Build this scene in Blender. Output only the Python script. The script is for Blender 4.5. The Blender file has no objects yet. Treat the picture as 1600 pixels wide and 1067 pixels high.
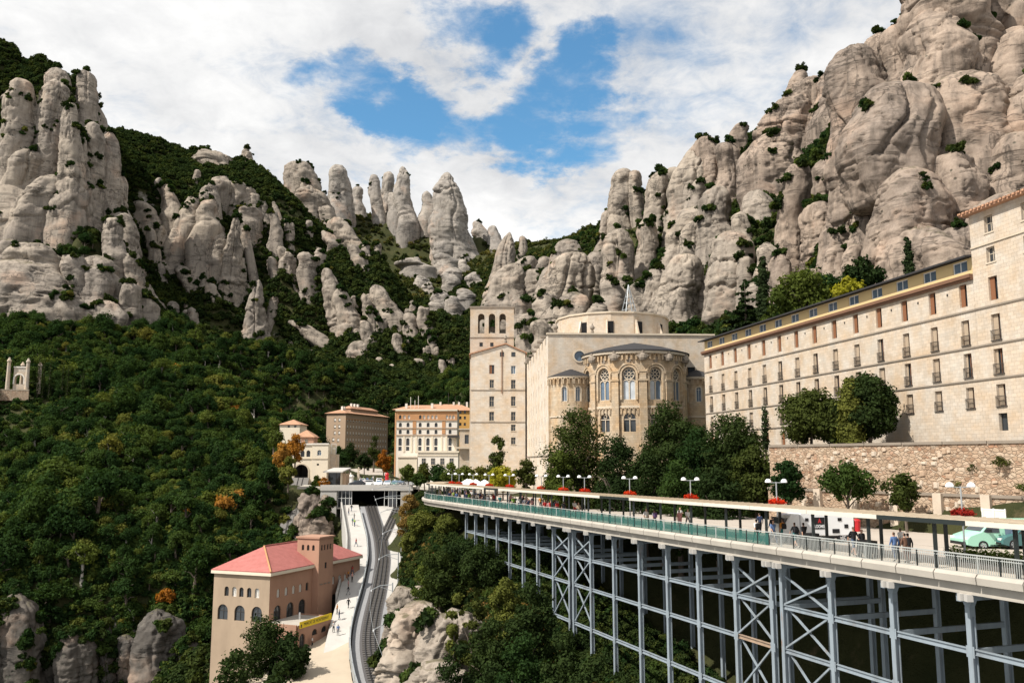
import bpy, bmesh, math, random
import numpy as np
from mathutils import Vector, Matrix

# ------------------------------------------------------------------ camera, sky, sun, exposure
SC = bpy.context.scene
C = SC.collection
R = math.radians
FPX = 1350.0                       # focal length in photograph pixels (1600 wide)
PITCH = math.atan(185.0 / FPX)
cam_d = bpy.data.cameras.new('camera'); cam = bpy.data.objects.new('camera', cam_d); C.objects.link(cam)
cam.location = (0, 0, 0); cam.rotation_euler = (math.pi / 2 + PITCH, 0, 0)
cam_d.sensor_width = 36; cam_d.lens = FPX / 1600 * 36; cam_d.clip_start = 0.5; cam_d.clip_end = 20000
SC.camera = cam

SUN_AZ = R(-122)                   # measured from +Y (view direction) clockwise; negative = left, behind the camera
SUN_EL = R(50)
SUN_DIR = Vector((math.sin(SUN_AZ) * math.cos(SUN_EL), math.cos(SUN_AZ) * math.cos(SUN_EL), math.sin(SUN_EL)))
sun_d = bpy.data.lights.new('sun', 'SUN'); sun_d.energy = 5.0; sun_d.angle = R(0.6); sun_d.color = (1, 0.945, 0.86)
sun = bpy.data.objects.new('sun', sun_d); C.objects.link(sun)
sun.rotation_euler = (-SUN_DIR).to_track_quat('-Z', 'Y').to_euler()

SC.view_settings.view_transform = 'Standard'; SC.view_settings.look = 'None'
SC.view_settings.exposure = 0.42; SC.view_settings.gamma = 1; SC.view_settings.use_curve_mapping = False
SC.cycles.max_bounces = 6; SC.cycles.diffuse_bounces = 3; SC.cycles.glossy_bounces = 2
SC.cycles.transmission_bounces = 4; SC.cycles.transparent_max_bounces = 6; SC.cycles.use_denoising = True

def pixdir(px, py):
    u = (px - 800) / FPX; v = (533.5 - py) / FPX
    return Vector((u, math.cos(PITCH) - v * math.sin(PITCH), math.sin(PITCH) + v * math.cos(PITCH)))
def at(px, py, Y):
    d = pixdir(px, py); return d * (Y / d.y)
def proj(P):
    """numpy (N,3) world points -> photograph pixels and depth"""
    c, s = math.cos(PITCH), math.sin(PITCH)
    f = P[:, 1] * c + P[:, 2] * s; up = -P[:, 1] * s + P[:, 2] * c
    f = np.where(f < 0.1, 0.1, f)
    return 800 + FPX * P[:, 0] / f, 533.5 - FPX * up / f

def build_world():
    w = bpy.data.worlds.new('World'); SC.world = w; w.use_nodes = True
    nt = w.node_tree; N = nt.nodes; L = nt.links; N.clear()
    out = N.new('ShaderNodeOutputWorld'); bg = N.new('ShaderNodeBackground')
    sky = N.new('ShaderNodeTexSky'); sky.sky_type = 'NISHITA'; sky.sun_disc = False
    sky.sun_elevation = SUN_EL; sky.sun_rotation = SUN_AZ; sky.air_density = 1.2; sky.dust_density = 0.6; sky.ozone_density = 2.2
    tc = N.new('ShaderNodeTexCoord')
    def math_n(op, a, b=None, clamp=False):
        n = N.new('ShaderNodeMath'); n.operation = op; n.use_clamp = clamp
        for i, x in enumerate((a, b)):
            if x is None: continue
            if isinstance(x, (int, float)): n.inputs[i].default_value = x
            else: L.new(x, n.inputs[i])
        return n.outputs[0]
    sep = N.new('ShaderNodeSeparateXYZ'); L.new(tc.outputs['Generated'], sep.inputs[0])
    # a layer of cloud at constant height: direction divided by its height
    zz = math_n('ADD', math_n('MAXIMUM', sep.outputs['Z'], 0.0), 0.22)
    comb = N.new('ShaderNodeCombineXYZ')
    L.new(math_n('DIVIDE', sep.outputs['X'], zz), comb.inputs[0]); L.new(math_n('DIVIDE', sep.outputs['Y'], zz), comb.inputs[1])
    def noise(scale, detail, rough, off, dist=0.0, warp=None):
        mp = N.new('ShaderNodeMapping'); mp.inputs['Location'].default_value = off
        L.new(comb.outputs[0], mp.inputs[0])
        n = N.new('ShaderNodeTexNoise'); n.inputs['Scale'].default_value = scale; n.inputs['Detail'].default_value = detail
        n.inputs['Roughness'].default_value = rough; n.inputs['Distortion'].default_value = dist
        L.new(mp.outputs[0], n.inputs['Vector']); return n.outputs['Fac']
    n1 = noise(1.9, 9, 0.62, (3.1, 1.7, 0), 0.25)
    n2 = noise(5.5, 8, 0.6, (0.4, 7.3, 2.0), 0.3)
    # gaps between the clouds: patches of clear sky about given directions, their outline torn by noise
    wn = N.new('ShaderNodeTexNoise'); wn.inputs['Scale'].default_value = 3.2; wn.inputs['Detail'].default_value = 8; wn.inputs['Roughness'].default_value = 0.62; L.new(comb.outputs[0], wn.inputs['Vector'])
    wv = N.new('ShaderNodeVectorMath'); wv.operation = 'MULTIPLY_ADD'; wv.inputs[1].default_value = (0.30, 0.30, 0.30); L.new(wn.outputs['Color'], wv.inputs[0])
    sh = N.new('ShaderNodeVectorMath'); sh.operation = 'SUBTRACT'; sh.inputs[1].default_value = (0.15, 0.15, 0.15); L.new(tc.outputs['Generated'], sh.inputs[0]); L.new(sh.outputs[0], wv.inputs[2])
    def gap(px, py, rx, ry, tilt):
        d = pixdir(px, py).normalized()
        rt = Vector((d.y, -d.x, 0)).normalized(); up = rt.cross(d).normalized()
        a = rt * math.cos(tilt) + up * math.sin(tilt); b = -rt * math.sin(tilt) + up * math.cos(tilt)
        def dot(vec):
            n = N.new('ShaderNodeVectorMath'); n.operation = 'DOT_PRODUCT'; n.inputs[1].default_value = vec
            L.new(wv.outputs[0], n.inputs[0]); return n.outputs['Value']
        e = math_n('ADD', math_n('POWER', math_n('DIVIDE', dot(a), rx / FPX), 2), math_n('POWER', math_n('DIVIDE', dot(b), ry / FPX), 2))
        fr = math_n('GREATER_THAN', dot(d), 0.0)
        return math_n('MULTIPLY', math_n('SUBTRACT', 1.0, math_n('MULTIPLY', e, 0.5), True), fr)
    g = gap(600, 170, 130, 50, R(-8))
    for a in ((790, 205, 150, 56, R(6)), (850, 150, 95, 50, R(25)), (748, 10, 70, 60, R(0))):
        g = math_n('MAXIMUM', g, gap(*a))
    n4 = noise(15, 8, 0.65, (6.4, 2.3, 1.0), 0.5)
    cov = math_n('ADD', math_n('ADD', math_n('MULTIPLY', n1, 0.50), math_n('MULTIPLY', n2, 0.30)), math_n('MULTIPLY', n4, 0.20))
    cov = math_n('SUBTRACT', math_n('ADD', math_n('ADD', math_n('MULTIPLY', math_n('SUBTRACT', cov, 0.5), 2.0), 0.5), 0.20), math_n('MULTIPLY', g, 0.48))
    mr = N.new('ShaderNodeMapRange'); mr.interpolation_type = 'SMOOTHSTEP'
    mr.inputs['From Min'].default_value = 0.26; mr.inputs['From Max'].default_value = 0.72; L.new(cov, mr.inputs['Value'])
    n3 = noise(1.3, 6, 0.55, (9.2, 4.4, 0.5), 0.4)
    ramp = N.new('ShaderNodeValToRGB'); L.new(math_n('ADD', math_n('MULTIPLY', n3, 0.62), math_n('ADD', math_n('MULTIPLY', n2, 0.22), math_n('MULTIPLY', n4, 0.16))), ramp.inputs[0])
    cr = ramp.color_ramp; cr.elements[0].position = 0.36; cr.elements[0].color = (0.46, 0.47, 0.49, 1)
    cr.elements[1].position = 0.60; cr.elements[1].color = (0.80, 0.795, 0.785, 1)
    skm = N.new('ShaderNodeMix'); skm.data_type = 'RGBA'; skm.blend_type = 'MULTIPLY'; skm.inputs['Factor'].default_value = 1
    L.new(sky.outputs[0], skm.inputs['A']); skm.inputs['B'].default_value = (0.070, 0.112, 0.124, 1)
    mix = N.new('ShaderNodeMix'); mix.data_type = 'RGBA'
    L.new(mr.outputs[0], mix.inputs['Factor']); L.new(skm.outputs['Result'], mix.inputs['A']); L.new(ramp.outputs[0], mix.inputs['B'])
    L.new(mix.outputs['Result'], bg.inputs['Color']); bg.inputs['Strength'].default_value = 1.0
    L.new(bg.outputs[0], out.inputs['Surface'])
build_world()

# ------------------------------------------------------------------ numpy noise
def _hash(ix, iy, iz, seed):
    h = (ix * 374761393 + iy * 668265263 + iz * 2147483647 + seed * 1274126177).astype(np.int64) & 0xffffffff
    h = ((h ^ (h >> 13)) * 1274126177) & 0xffffffff
    h = ((h ^ (h >> 16)) * 2246822519) & 0xffffffff
    return ((h ^ (h >> 15)) & 0xffffff) / float(0xffffff) * 2 - 1
def vnoise(p, seed=0):
    i = np.floor(p).astype(np.int64); f = p - i; f = f * f * f * (f * (f * 6 - 15) + 10)
    r = 0
    for dx in (0, 1):
        wx = f[:, 0] if dx else 1 - f[:, 0]
        for dy in (0, 1):
            wy = f[:, 1] if dy else 1 - f[:, 1]
            for dz in (0, 1):
                wz = f[:, 2] if dz else 1 - f[:, 2]
                r = r + _hash(i[:, 0] + dx, i[:, 1] + dy, i[:, 2] + dz, seed) * wx * wy * wz
    return r
def fbm(p, octaves=4, seed=0, gain=0.5, lac=2.03):
    r = 0; a = 1.0
    for o in range(octaves):
        r = r + a * vnoise(p, seed + o * 17); p = p * lac + 11.3; a *= gain
    return r

# ------------------------------------------------------------------ objects
def tag(o, label=None, cat=None, group=None, kind=None):
    if label: o['label'] = label
    if cat: o['category'] = cat
    if group: o['group'] = group
    if kind: o['kind'] = kind
    return o
def empty(name, loc=(0, 0, 0), rz=0.0, label=None, cat=None, group=None):
    o = bpy.data.objects.new(name, None); C.objects.link(o); o.location = loc; o.rotation_euler = (0, 0, rz)
    o.empty_display_size = 0.5
    return tag(o, label, cat, group)
def link(name, me, parent=None, loc=(0, 0, 0), rz=0.0):
    o = bpy.data.objects.new(name, me); C.objects.link(o)
    o.parent = parent; o.location = loc; o.rotation_euler = (0, 0, rz)
    return o
def copy_tree(o, parent=None):
    c = o.copy(); C.objects.link(c); c.parent = parent
    for ch in o.children: copy_tree(ch, c)
    return c

def box_uv(me):
    n = len(me.loops)
    if not n: return
    co = np.empty(len(me.vertices) * 3); me.vertices.foreach_get('co', co); co = co.reshape(-1, 3)
    lv = np.empty(n, np.int32); me.loops.foreach_get('vertex_index', lv)
    nor = np.empty(len(me.polygons) * 3); me.polygons.foreach_get('normal', nor); nor = nor.reshape(-1, 3)
    tot = np.empty(len(me.polygons), np.int32); me.polygons.foreach_get('loop_total', tot)
    ln = np.repeat(nor, tot, axis=0); a = np.abs(ln); P = co[lv]
    h = np.hypot(ln[:, 0], ln[:, 1]); h[h < 1e-6] = 1
    along = (-ln[:, 1] * P[:, 0] + ln[:, 0] * P[:, 1]) / h        # horizontal run along a wall face
    flat = a[:, 2] > 0.75
    uv = np.where(flat[:, None], P[:, :2], np.stack([along, P[:, 2]], 1))
    lay = me.uv_layers.new(name='UVMap'); lay.data.foreach_set('uv', uv.ravel().astype(np.float32))

class MB:
    def __init__(s): s.v = []; s.f = []; s.m = []; s.mi = 0
    def add(s, vs, fs):
        b = len(s.v); s.v.extend([tuple(p) for p in vs])
        for f in fs: s.f.append([b + i for i in f]); s.m.append(s.mi)
        return s
    def quad(s, a, b, c, d): return s.add([a, b, c, d], [(0, 1, 2, 3)])
    def poly(s, pts): return s.add(pts, [tuple(range(len(pts)))])
    def box(s, x0, x1, y0, y1, z0, z1):
        return s.add([(x0, y0, z0), (x1, y0, z0), (x1, y1, z0), (x0, y1, z0), (x0, y0, z1), (x1, y0, z1), (x1, y1, z1), (x0, y1, z1)],
                     [(0, 3, 2, 1), (4, 5, 6, 7), (0, 1, 5, 4), (1, 2, 6, 5), (2, 3, 7, 6), (3, 0, 4, 7)])
    def prism(s, poly, z0, z1):
        n = len(poly); vs = [(x, y, z0) for x, y in poly] + [(x, y, z1) for x, y in poly]
        fs = [tuple(range(n - 1, -1, -1)), tuple(range(n, 2 * n))] + [(i, (i + 1) % n, n + (i + 1) % n, n + i) for i in range(n)]
        return s.add(vs, fs)
    def extr_y(s, poly, y0, y1):        # polygon in x,z extruded along y
        n = len(poly); vs = [(x, y0, z) for x, z in poly] + [(x, y1, z) for x, z in poly]
        fs = [tuple(range(n)), tuple(range(2 * n - 1, n - 1, -1))] + [((i + 1) % n, i, n + i, n + (i + 1) % n) for i in range(n)]
        return s.add(vs, fs)
    def loft(s, rings, cap=True, closed=True):
        n = len(rings[0]); vs = [p for r in rings for p in r]; fs = []
        for k in range(len(rings) - 1):
            for i in range(n if closed else n - 1):
                j = (i + 1) % n; fs.append((k * n + i, k * n + j, (k + 1) * n + j, (k + 1) * n + i))
        if cap and closed: fs.append(tuple(range(n - 1, -1, -1))); fs.append(tuple((len(rings) - 1) * n + i for i in range(n)))
        return s.add(vs, fs)
    def tube(s, pts, r, n=8, cap=True):
        rings = []; pts = [Vector(p) for p in pts]
        rs = r if isinstance(r, (list, tuple)) else [r] * len(pts)
        for i, p in enumerate(pts):
            d = (pts[min(i + 1, len(pts) - 1)] - pts[max(i - 1, 0)]).normalized()
            a = d.cross(Vector((0, 0, 1)) if abs(d.z) < 0.95 else Vector((1, 0, 0))).normalized(); b = a.cross(d).normalized()
            rings.append([p + (a * math.cos(2 * math.pi * k / n) + b * math.sin(2 * math.pi * k / n)) * rs[i] for k in range(n)])
        return s.loft(rings, cap)
    def bar(s, p0, p1, w, h):             # rectangular bar, h measured vertically (or across for upright bars)
        p0, p1 = Vector(p0), Vector(p1); d = (p1 - p0).normalized()
        a = d.cross(Vector((0, 0, 1)) if abs(d.z) < 0.98 else Vector((0, 1, 0))).normalized() * (w / 2)
        b = a.cross(d).normalized() * (h / 2)
        return s.loft([[p - a - b, p + a - b, p + a + b, p - a + b] for p in (p0, p1)])
    def lathe(s, prof, n=16, c=(0, 0, 0), a0=0.0, a1=2 * math.pi):
        full = abs(a1 - a0 - 2 * math.pi) < 1e-6; k = n if full else n + 1
        rings = [[(c[0] + r * math.cos(a0 + (a1 - a0) * i / n), c[1] + r * math.sin(a0 + (a1 - a0) * i / n), c[2] + z) for i in range(k)] for r, z in prof]
        return s.loft(rings, False, full)
    def mesh(s, name, mats, smooth=False, bevel=0.0):
        me = bpy.data.meshes.new(name); me.from_pydata(s.v, [], s.f)
        for m in (mats if isinstance(mats, (list, tuple)) else [mats]): me.materials.append(m)
        if any(s.m): me.polygons.foreach_set('material_index', s.m)
        bm = bmesh.new(); bm.from_mesh(me); bmesh.ops.recalc_face_normals(bm, faces=bm.faces)
        if bevel: bmesh.ops.bevel(bm, geom=[e for e in bm.edges if e.is_manifold and e.calc_face_angle(0) > 0.5], offset=bevel, segments=1, affect='EDGES')
        bm.to_mesh(me); bm.free(); me.update()
        if smooth: me.polygons.foreach_set('use_smooth', [True] * len(me.polygons)); me.set_sharp_from_angle(angle=R(32))
        box_uv(me); return me
    def build(s, name, mats, parent=None, smooth=False, loc=(0, 0, 0), rz=0.0, bevel=0.0):
        return link(name, s.mesh(name, mats, smooth, bevel), parent, loc, rz)

def flatmap(x, d, z): return (x, d, z)
def facade(mb, x0, x1, z0, z1, ops=(), depth=0.35, mp=flatmap, usub=0.0, y=0.0):
    """a wall face with real openings (x0,x1,z0,z1[,arch]) and their reveals"""
    xs = {x0, x1}; zs = {z0, z1}
    for o in ops: xs.update((o[0], o[1])); zs.update((o[2], o[3]))
    xs = sorted(xs)
    if usub:
        ex = []
        for a, b in zip(xs, xs[1:]):
            k = max(1, int(math.ceil((b - a) / usub))); ex += [a + (b - a) * i / k for i in range(k)]
        xs = ex + [xs[-1]]
    zs = sorted(zs)
    for i in range(len(xs) - 1):
        for j in range(len(zs) - 1):
            cx = (xs[i] + xs[i + 1]) / 2; cz = (zs[j] + zs[j + 1]) / 2
            if any(o[0] < cx < o[1] and o[2] < cz < o[3] for o in ops): continue
            mb.quad(mp(xs[i], y, zs[j]), mp(xs[i + 1], y, zs[j]), mp(xs[i + 1], y, zs[j + 1]), mp(xs[i], y, zs[j + 1]))
    for o in ops:
        a, b, c, d = o[:4]; ar = len(o) > 4 and o[4]; r = (b - a) / 2; m = (a + b) / 2
        if ar:
            hs = d - r; K = 10
            pts = [(a, c), (a, hs)] + [(m - r * math.cos(math.pi * k / K), hs + r * math.sin(math.pi * k / K)) for k in range(1, K)] + [(b, hs), (b, c)]
            for k in range(K):
                p = (m - r * math.cos(math.pi * k / K), hs + r * math.sin(math.pi * k / K)); q = (m - r * math.cos(math.pi * (k + 1) / K), hs + r * math.sin(math.pi * (k + 1) / K))
                cor = (a, d) if k < K / 2 else (b, d)
                mb.poly([mp(p[0], y, p[1]), mp(q[0], y, q[1]), mp(cor[0], y, cor[1])])
            mb.poly([mp(m, y, d), mp(a, y, d), mp(m - 0.001, y, d)]) if False else None
        else: pts = [(a, c), (a, d), (b, d), (b, c)]
        for k in range(len(pts)):
            p, q = pts[k], pts[(k + 1) % len(pts)]
            mb.quad(mp(p[0], y, p[1]), mp(p[0], y + depth, p[1]), mp(q[0], y + depth, q[1]), mp(q[0], y, q[1]))
    return mb
def arch_pts(w, h, n=10):
    r = w / 2; return [(-r, 0)] + [(-r * math.cos(math.pi * k / n), h - r + r * math.sin(math.pi * k / n)) for k in range(n + 1)] + [(r, 0)]
def arch_band(mb, w, h, t, y0, y1, foot=True, n=10):
    """a moulding that follows an arched opening of width w and height h; t wide"""
    a = arch_pts(w, h, n); b = arch_pts(w + 2 * t, h + t, n)
    if not foot: a, b = a[1:-1], b[1:-1]
    vs = [(x, y0, z) for x, z in a] + [(x, y0, z) for x, z in b] + [(x, y1, z) for x, z in a] + [(x, y1, z) for x, z in b]
    k = len(a); fs = []
    for i in range(k - 1):
        fs += [(i, i + 1, k + i + 1, k + i), (k + i, k + i + 1, 3 * k + i + 1, 3 * k + i), (i + 1, i, 2 * k + i, 2 * k + i + 1)]
    fs += [(0, k, 3 * k, 2 * k), (k - 1, 2 * k - 1, 4 * k - 1, 3 * k - 1)]
    return mb.add(vs, fs)

# ------------------------------------------------------------------ materials
MATS = {}
class NT:
    def __init__(s, name):
        s.m = bpy.data.materials.new(name); s.m.use_nodes = True; s.t = s.m.node_tree; s.N = s.t.nodes; s.L = s.t.links
        s.b = s.N['Principled BSDF']; s.tc = None
    def n(s, typ, **kw):
        x = s.N.new(typ)
        for k, v in kw.items(): setattr(x, k, v)
        return x
    def inp(s, node, name, v):
        if hasattr(v, 'links') or isinstance(v, bpy.types.NodeSocket): s.L.new(v, node.inputs[name])
        else: node.inputs[name].default_value = v
    def coord(s, kind='Object'):
        if kind == 'World': return s.n('ShaderNodeNewGeometry').outputs['Position']
        if s.tc is None: s.tc = s.n('ShaderNodeTexCoord')
        return s.tc.outputs[kind]
    def noise(s, scale, detail=5, rough=0.55, co=None, sc3=None, loc=None, dist=0.0):
        co = co if co is not None else s.coord()
        if sc3 is not None or loc is not None:
            mp = s.n('ShaderNodeMapping'); s.L.new(co, mp.inputs[0]); co = mp.outputs[0]
            if sc3: mp.inputs['Scale'].default_value = sc3
            if loc: mp.inputs['Location'].default_value = loc
        x = s.n('ShaderNodeTexNoise'); s.L.new(co, x.inputs['Vector']); x.inputs['Scale'].default_value = scale
        x.inputs['Detail'].default_value = detail; x.inputs['Roughness'].default_value = rough; x.inputs['Distortion'].default_value = dist
        return x.outputs['Fac']
    def ramp(s, fac, stops, interp='LINEAR'):
        x = s.n('ShaderNodeValToRGB'); s.L.new(fac, x.inputs[0]); cr = x.color_ramp; cr.interpolation = interp
        while len(cr.elements) < len(stops): cr.elements.new(0.5)
        for e, (p, c) in zip(cr.elements, stops): e.position = p; e.color = (c, c, c, 1) if isinstance(c, (int, float)) else (*c, 1)
        return x.outputs[0]
    def mix(s, f, a, b, blend='MIX'):
        x = s.n('ShaderNodeMix', data_type='RGBA', blend_type=blend)
        s.inp(x, 'Factor', f)
        for nm, v in (('A', a), ('B', b)):
            if isinstance(v, tuple): x.inputs[nm].default_value = (*v[:3], 1)
            else: s.L.new(v, x.inputs[nm])
        return x.outputs['Result']
    def math(s, op, a, b=0.0, clamp=False):
        x = s.n('ShaderNodeMath', operation=op, use_clamp=clamp)
        for i, v in enumerate((a, b)):
            if isinstance(v, (int, float)): x.inputs[i].default_value = v
            else: s.L.new(v, x.inputs[i])
        return x.outputs[0]
    def bump(s, h, strength, dist):
        x = s.n('ShaderNodeBump'); s.L.new(h, x.inputs['Height']); x.inputs['Strength'].default_value = strength; x.inputs['Distance'].default_value = dist
        s.L.new(x.outputs[0], s.b.inputs['Normal']); return x
    def color(s, c): s.inp(s.b, 'Base Color', c if not isinstance(c, tuple) else (*c[:3], 1))
    def done(s, key, rough=0.85, metal=0.0, spec=0.3):
        s.b.inputs['Roughness'].default_value = rough; s.b.inputs['Metallic'].default_value = metal
        s.b.inputs['Specular IOR Level'].default_value = spec; MATS[key] = s.m; return s.m

def plain(key, col, rough=0.8, var=0.12, scale=1.5, bump=0.0, metal=0.0, spec=0.3, dirt=0.0, co='World'):
    t = NT(key); n = t.noise(scale, 6, 0.6, t.coord(co))
    c = t.mix(n, tuple(x * (1 - var) for x in col), tuple(min(1, x * (1 + var)) for x in col))
    if dirt:
        d = t.ramp(t.noise(scale * 0.4, 7, 0.65, t.coord(co), sc3=(1, 1, 0.35)), [(0.42, 0.0), (0.7, 1.0)])
        c = t.mix(t.math('MULTIPLY', d, dirt), c, tuple(x * 0.45 for x in col))
    t.color(c)
    if bump: t.bump(t.noise(scale * 8, 6, 0.6, t.coord(co)), 0.6, bump)
    return t.done(key, rough, metal, spec)

def masonry(key, col, mortar, bw, bh, var=0.16, joint=0.012, stain=0.25, bump=0.02, warm=None, rough=0.9):
    """coursed stone laid out in metres on the wall's own UVs"""
    t = NT(key); uv = t.coord('UV')
    br = t.n('ShaderNodeTexBrick'); t.L.new(uv, br.inputs['Vector'])
    br.inputs['Scale'].default_value = 1.0; br.inputs['Brick Width'].default_value = bw; br.inputs['Row Height'].default_value = bh
    br.inputs['Mortar Size'].default_value = joint; br.inputs['Mortar Smooth'].default_value = 0.3; br.inputs['Bias'].default_value = 0.0
    br.inputs['Color1'].default_value = (*[x * (1 - var) for x in col], 1); br.inputs['Color2'].default_value = (*[min(1, x * (1 + var)) for x in col], 1)
    br.inputs['Mortar'].default_value = (*mortar, 1); br.offset = 0.5
    c = br.outputs['Color']
    n = t.noise(0.45, 7, 0.62, t.coord('World'))
    c = t.mix(t.ramp(n, [(0.36, 0.0), (0.66, 1.0)]), c, t.mix(1.0, c, warm or (0.95, 0.82, 0.68), 'MULTIPLY'))
    st = t.ramp(t.noise(0.8, 8, 0.68, t.coord('World'), sc3=(1, 1, 0.22), loc=(3, 8, 2)), [(0.5, 0.0), (0.78, 1.0)])
    c = t.mix(t.math('MULTIPLY', st, stain), c, tuple(x * 0.35 for x in col))
    fine = t.noise(6.0, 6, 0.65, t.coord('World'))
    c = t.mix(t.math('MULTIPLY', fine, 0.35), c, t.mix(1.0, c, (0.55, 0.52, 0.5), 'MULTIPLY'))
    t.color(c)
    h = t.math('ADD', t.math('MULTIPLY', br.outputs['Fac'], -0.8), t.math('MULTIPLY', fine, 0.8))
    t.bump(h, 0.8, bump); return t.done(key, rough)
# ------------------------------------------------------------------ natural materials
def rock_mat(key, warm, cool, stain=0.72):
    t = NT(key); w = t.coord('World')
    big = t.ramp(t.noise(0.03, 5, 0.6, w), [(0.35, 0.0), (0.62, 1.0)])
    c = t.mix(big, cool, warm)
    med = t.noise(0.22, 9, 0.68, w)
    c = t.mix(t.ramp(med, [(0.3, 0.8), (0.52, 0.0)]), c, t.mix(1.0, c, (0.66, 0.64, 0.63), 'MULTIPLY'))
    streak = t.ramp(t.noise(0.35, 7, 0.6, w, sc3=(1, 1, 0.07)), [(0.47, 0.0), (0.70, 1.0)])
    c = t.mix(t.math('MULTIPLY', streak, stain), c, tuple(x * 0.38 for x in cool))
    pink = t.ramp(t.noise(0.05, 6, 0.6, w, loc=(40, 3, 9)), [(0.56, 0.0), (0.7, 1.0)])
    c = t.mix(t.math('MULTIPLY', pink, 0.5), c, (0.50, 0.345, 0.25))
    bed = t.ramp(t.noise(0.16, 6, 0.55, w, sc3=(0.28, 0.28, 2.6), loc=(5, 1, 0)), [(0.40, 1.0), (0.455, 0.0)])
    bed = t.math('MULTIPLY', bed, t.ramp(t.noise(0.07, 3, 0.5, w), [(0.44, 0.0), (0.56, 1.0)]))
    c = t.mix(t.math('MULTIPLY', bed, 0.45), c, tuple(x * 0.36 for x in cool))
    vo = t.n('ShaderNodeTexVoronoi'); t.L.new(w, vo.inputs['Vector']); vo.inputs['Scale'].default_value = 0.55
    hole = t.math('MULTIPLY', t.ramp(vo.outputs['Distance'], [(0.10, 1.0), (0.24, 0.0)]), t.ramp(t.noise(0.12, 4, 0.5, w, loc=(2, 2, 7)), [(0.52, 0.0), (0.62, 1.0)]))
    c = t.mix(t.math('MULTIPLY', hole, 0.8), c, (0.05, 0.055, 0.04))
    fine = t.noise(1.6, 8, 0.7, w)
    c = t.mix(t.ramp(fine, [(0.3, 0.55), (0.58, 0.0)]), c, t.mix(1.0, c, (0.65, 0.62, 0.6), 'MULTIPLY'))
    # shrubs and lichen where the rock is flat enough to hold soil
    sep = t.n('ShaderNodeSeparateXYZ'); t.L.new(t.n('ShaderNodeNewGeometry').outputs['Normal'], sep.inputs[0])
    flat = t.math('ADD', sep.outputs['Z'], t.math('MULTIPLY', t.math('SUBTRACT', t.noise(0.4, 6, 0.65, w), 0.5), 0.9))
    c = t.mix(t.ramp(flat, [(0.82, 0.0), (0.98, 0.85)]), c, (0.10, 0.088, 0.05))
    for q, (sc, s3) in enumerate(((0.075, (1, 1, 0.4)), (0.05, (0.5, 0.5, 2.2)))):
        ck = t.math('MULTIPLY', t.ramp(t.noise(sc, 5, 0.62, w, sc3=s3, loc=(17 + q * 5, 4, 8)), [(0.484, 0.0), (0.5, 1.0), (0.516, 0.0)]), t.ramp(t.noise(0.035, 2, 0.5, w, loc=(q, 30, 3)), [(0.42, 0.0), (0.55, 1.0)]))
        c = t.mix(t.math('MULTIPLY', ck, 0.75), c, tuple(x * 0.22 for x in cool))
    t.color(c)
    h = t.math('ADD', t.math('MULTIPLY', med, 1.4), t.math('ADD', t.math('MULTIPLY', fine, 0.35), t.math('MULTIPLY', t.math('ADD', bed, hole), -0.5)))
    t.bump(h, 0.7, 0.42); return t.done(key, 0.92, 0, 0.15)
rock_mat('rock', (0.37, 0.315, 0.255), (0.265, 0.23, 0.196))
rock_mat('rock_grey', (0.345, 0.272, 0.215), (0.225, 0.185, 0.155), 0.78)
rock_mat('rock_dark', (0.15, 0.13, 0.11), (0.095, 0.088, 0.08), 0.8)  # darker copy of the rock: cloud shadow over the gorge painted into its colour
rock_mat('rock_far', (0.37, 0.33, 0.285), (0.29, 0.265, 0.24), 0.45)

def leaf_mat(key, stops, jitter=0.35, trans=0.3):
    t = NT(key); oi = t.n('ShaderNodeObjectInfo')
    c = t.ramp(oi.outputs['Random'], stops)
    n = t.noise(0.9, 4, 0.6, t.coord('World'))
    c = t.mix(t.ramp(n, [(0.3, 0.0), (0.7, 1.0)]), t.mix(1.0, c, (1 - jitter, 1 - jitter, 1 - jitter), 'MULTIPLY'), t.mix(1.0, c, (1 + jitter * 1.3, 1 + jitter, 1 + jitter * 0.4), 'MULTIPLY'))
    t.N.remove(t.b); d = t.n('ShaderNodeBsdfDiffuse'); tr = t.n('ShaderNodeBsdfTranslucent'); ms = t.n('ShaderNodeMixShader')
    t.L.new(c, d.inputs[0]); t.L.new(t.mix(1.0, c, (1.25, 1.3, 0.6), 'MULTIPLY'), tr.inputs[0]); ms.inputs[0].default_value = trans
    t.L.new(d.outputs[0], ms.inputs[1]); t.L.new(tr.outputs[0], ms.inputs[2])
    t.L.new(ms.outputs[0], t.N['Material Output'].inputs['Surface']); MATS[key] = t.m; return t.m
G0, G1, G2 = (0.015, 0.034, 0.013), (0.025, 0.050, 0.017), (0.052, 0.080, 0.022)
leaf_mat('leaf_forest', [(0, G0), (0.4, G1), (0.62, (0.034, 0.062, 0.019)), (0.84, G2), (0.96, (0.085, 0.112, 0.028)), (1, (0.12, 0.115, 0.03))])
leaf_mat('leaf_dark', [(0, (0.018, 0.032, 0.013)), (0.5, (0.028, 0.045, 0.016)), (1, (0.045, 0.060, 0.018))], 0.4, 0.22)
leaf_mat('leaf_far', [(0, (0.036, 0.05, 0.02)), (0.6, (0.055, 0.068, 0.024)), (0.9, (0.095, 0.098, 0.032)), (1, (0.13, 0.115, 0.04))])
leaf_mat('leaf_mid', [(0, (0.05, 0.075, 0.02)), (1, (0.08, 0.105, 0.026))])
leaf_mat('leaf_yellow', [(0, (0.24, 0.24, 0.03)), (1, (0.28, 0.26, 0.03))], 0.3, 0.4)
leaf_mat('leaf_orange', [(0, (0.26, 0.10, 0.02)), (0.5, (0.30, 0.14, 0.03)), (1, (0.32, 0.18, 0.05))], 0.3, 0.35)
leaf_mat('leaf_conifer', [(0, (0.020, 0.034, 0.016)), (1, (0.03, 0.045, 0.02))], 0.35, 0.15)
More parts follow.
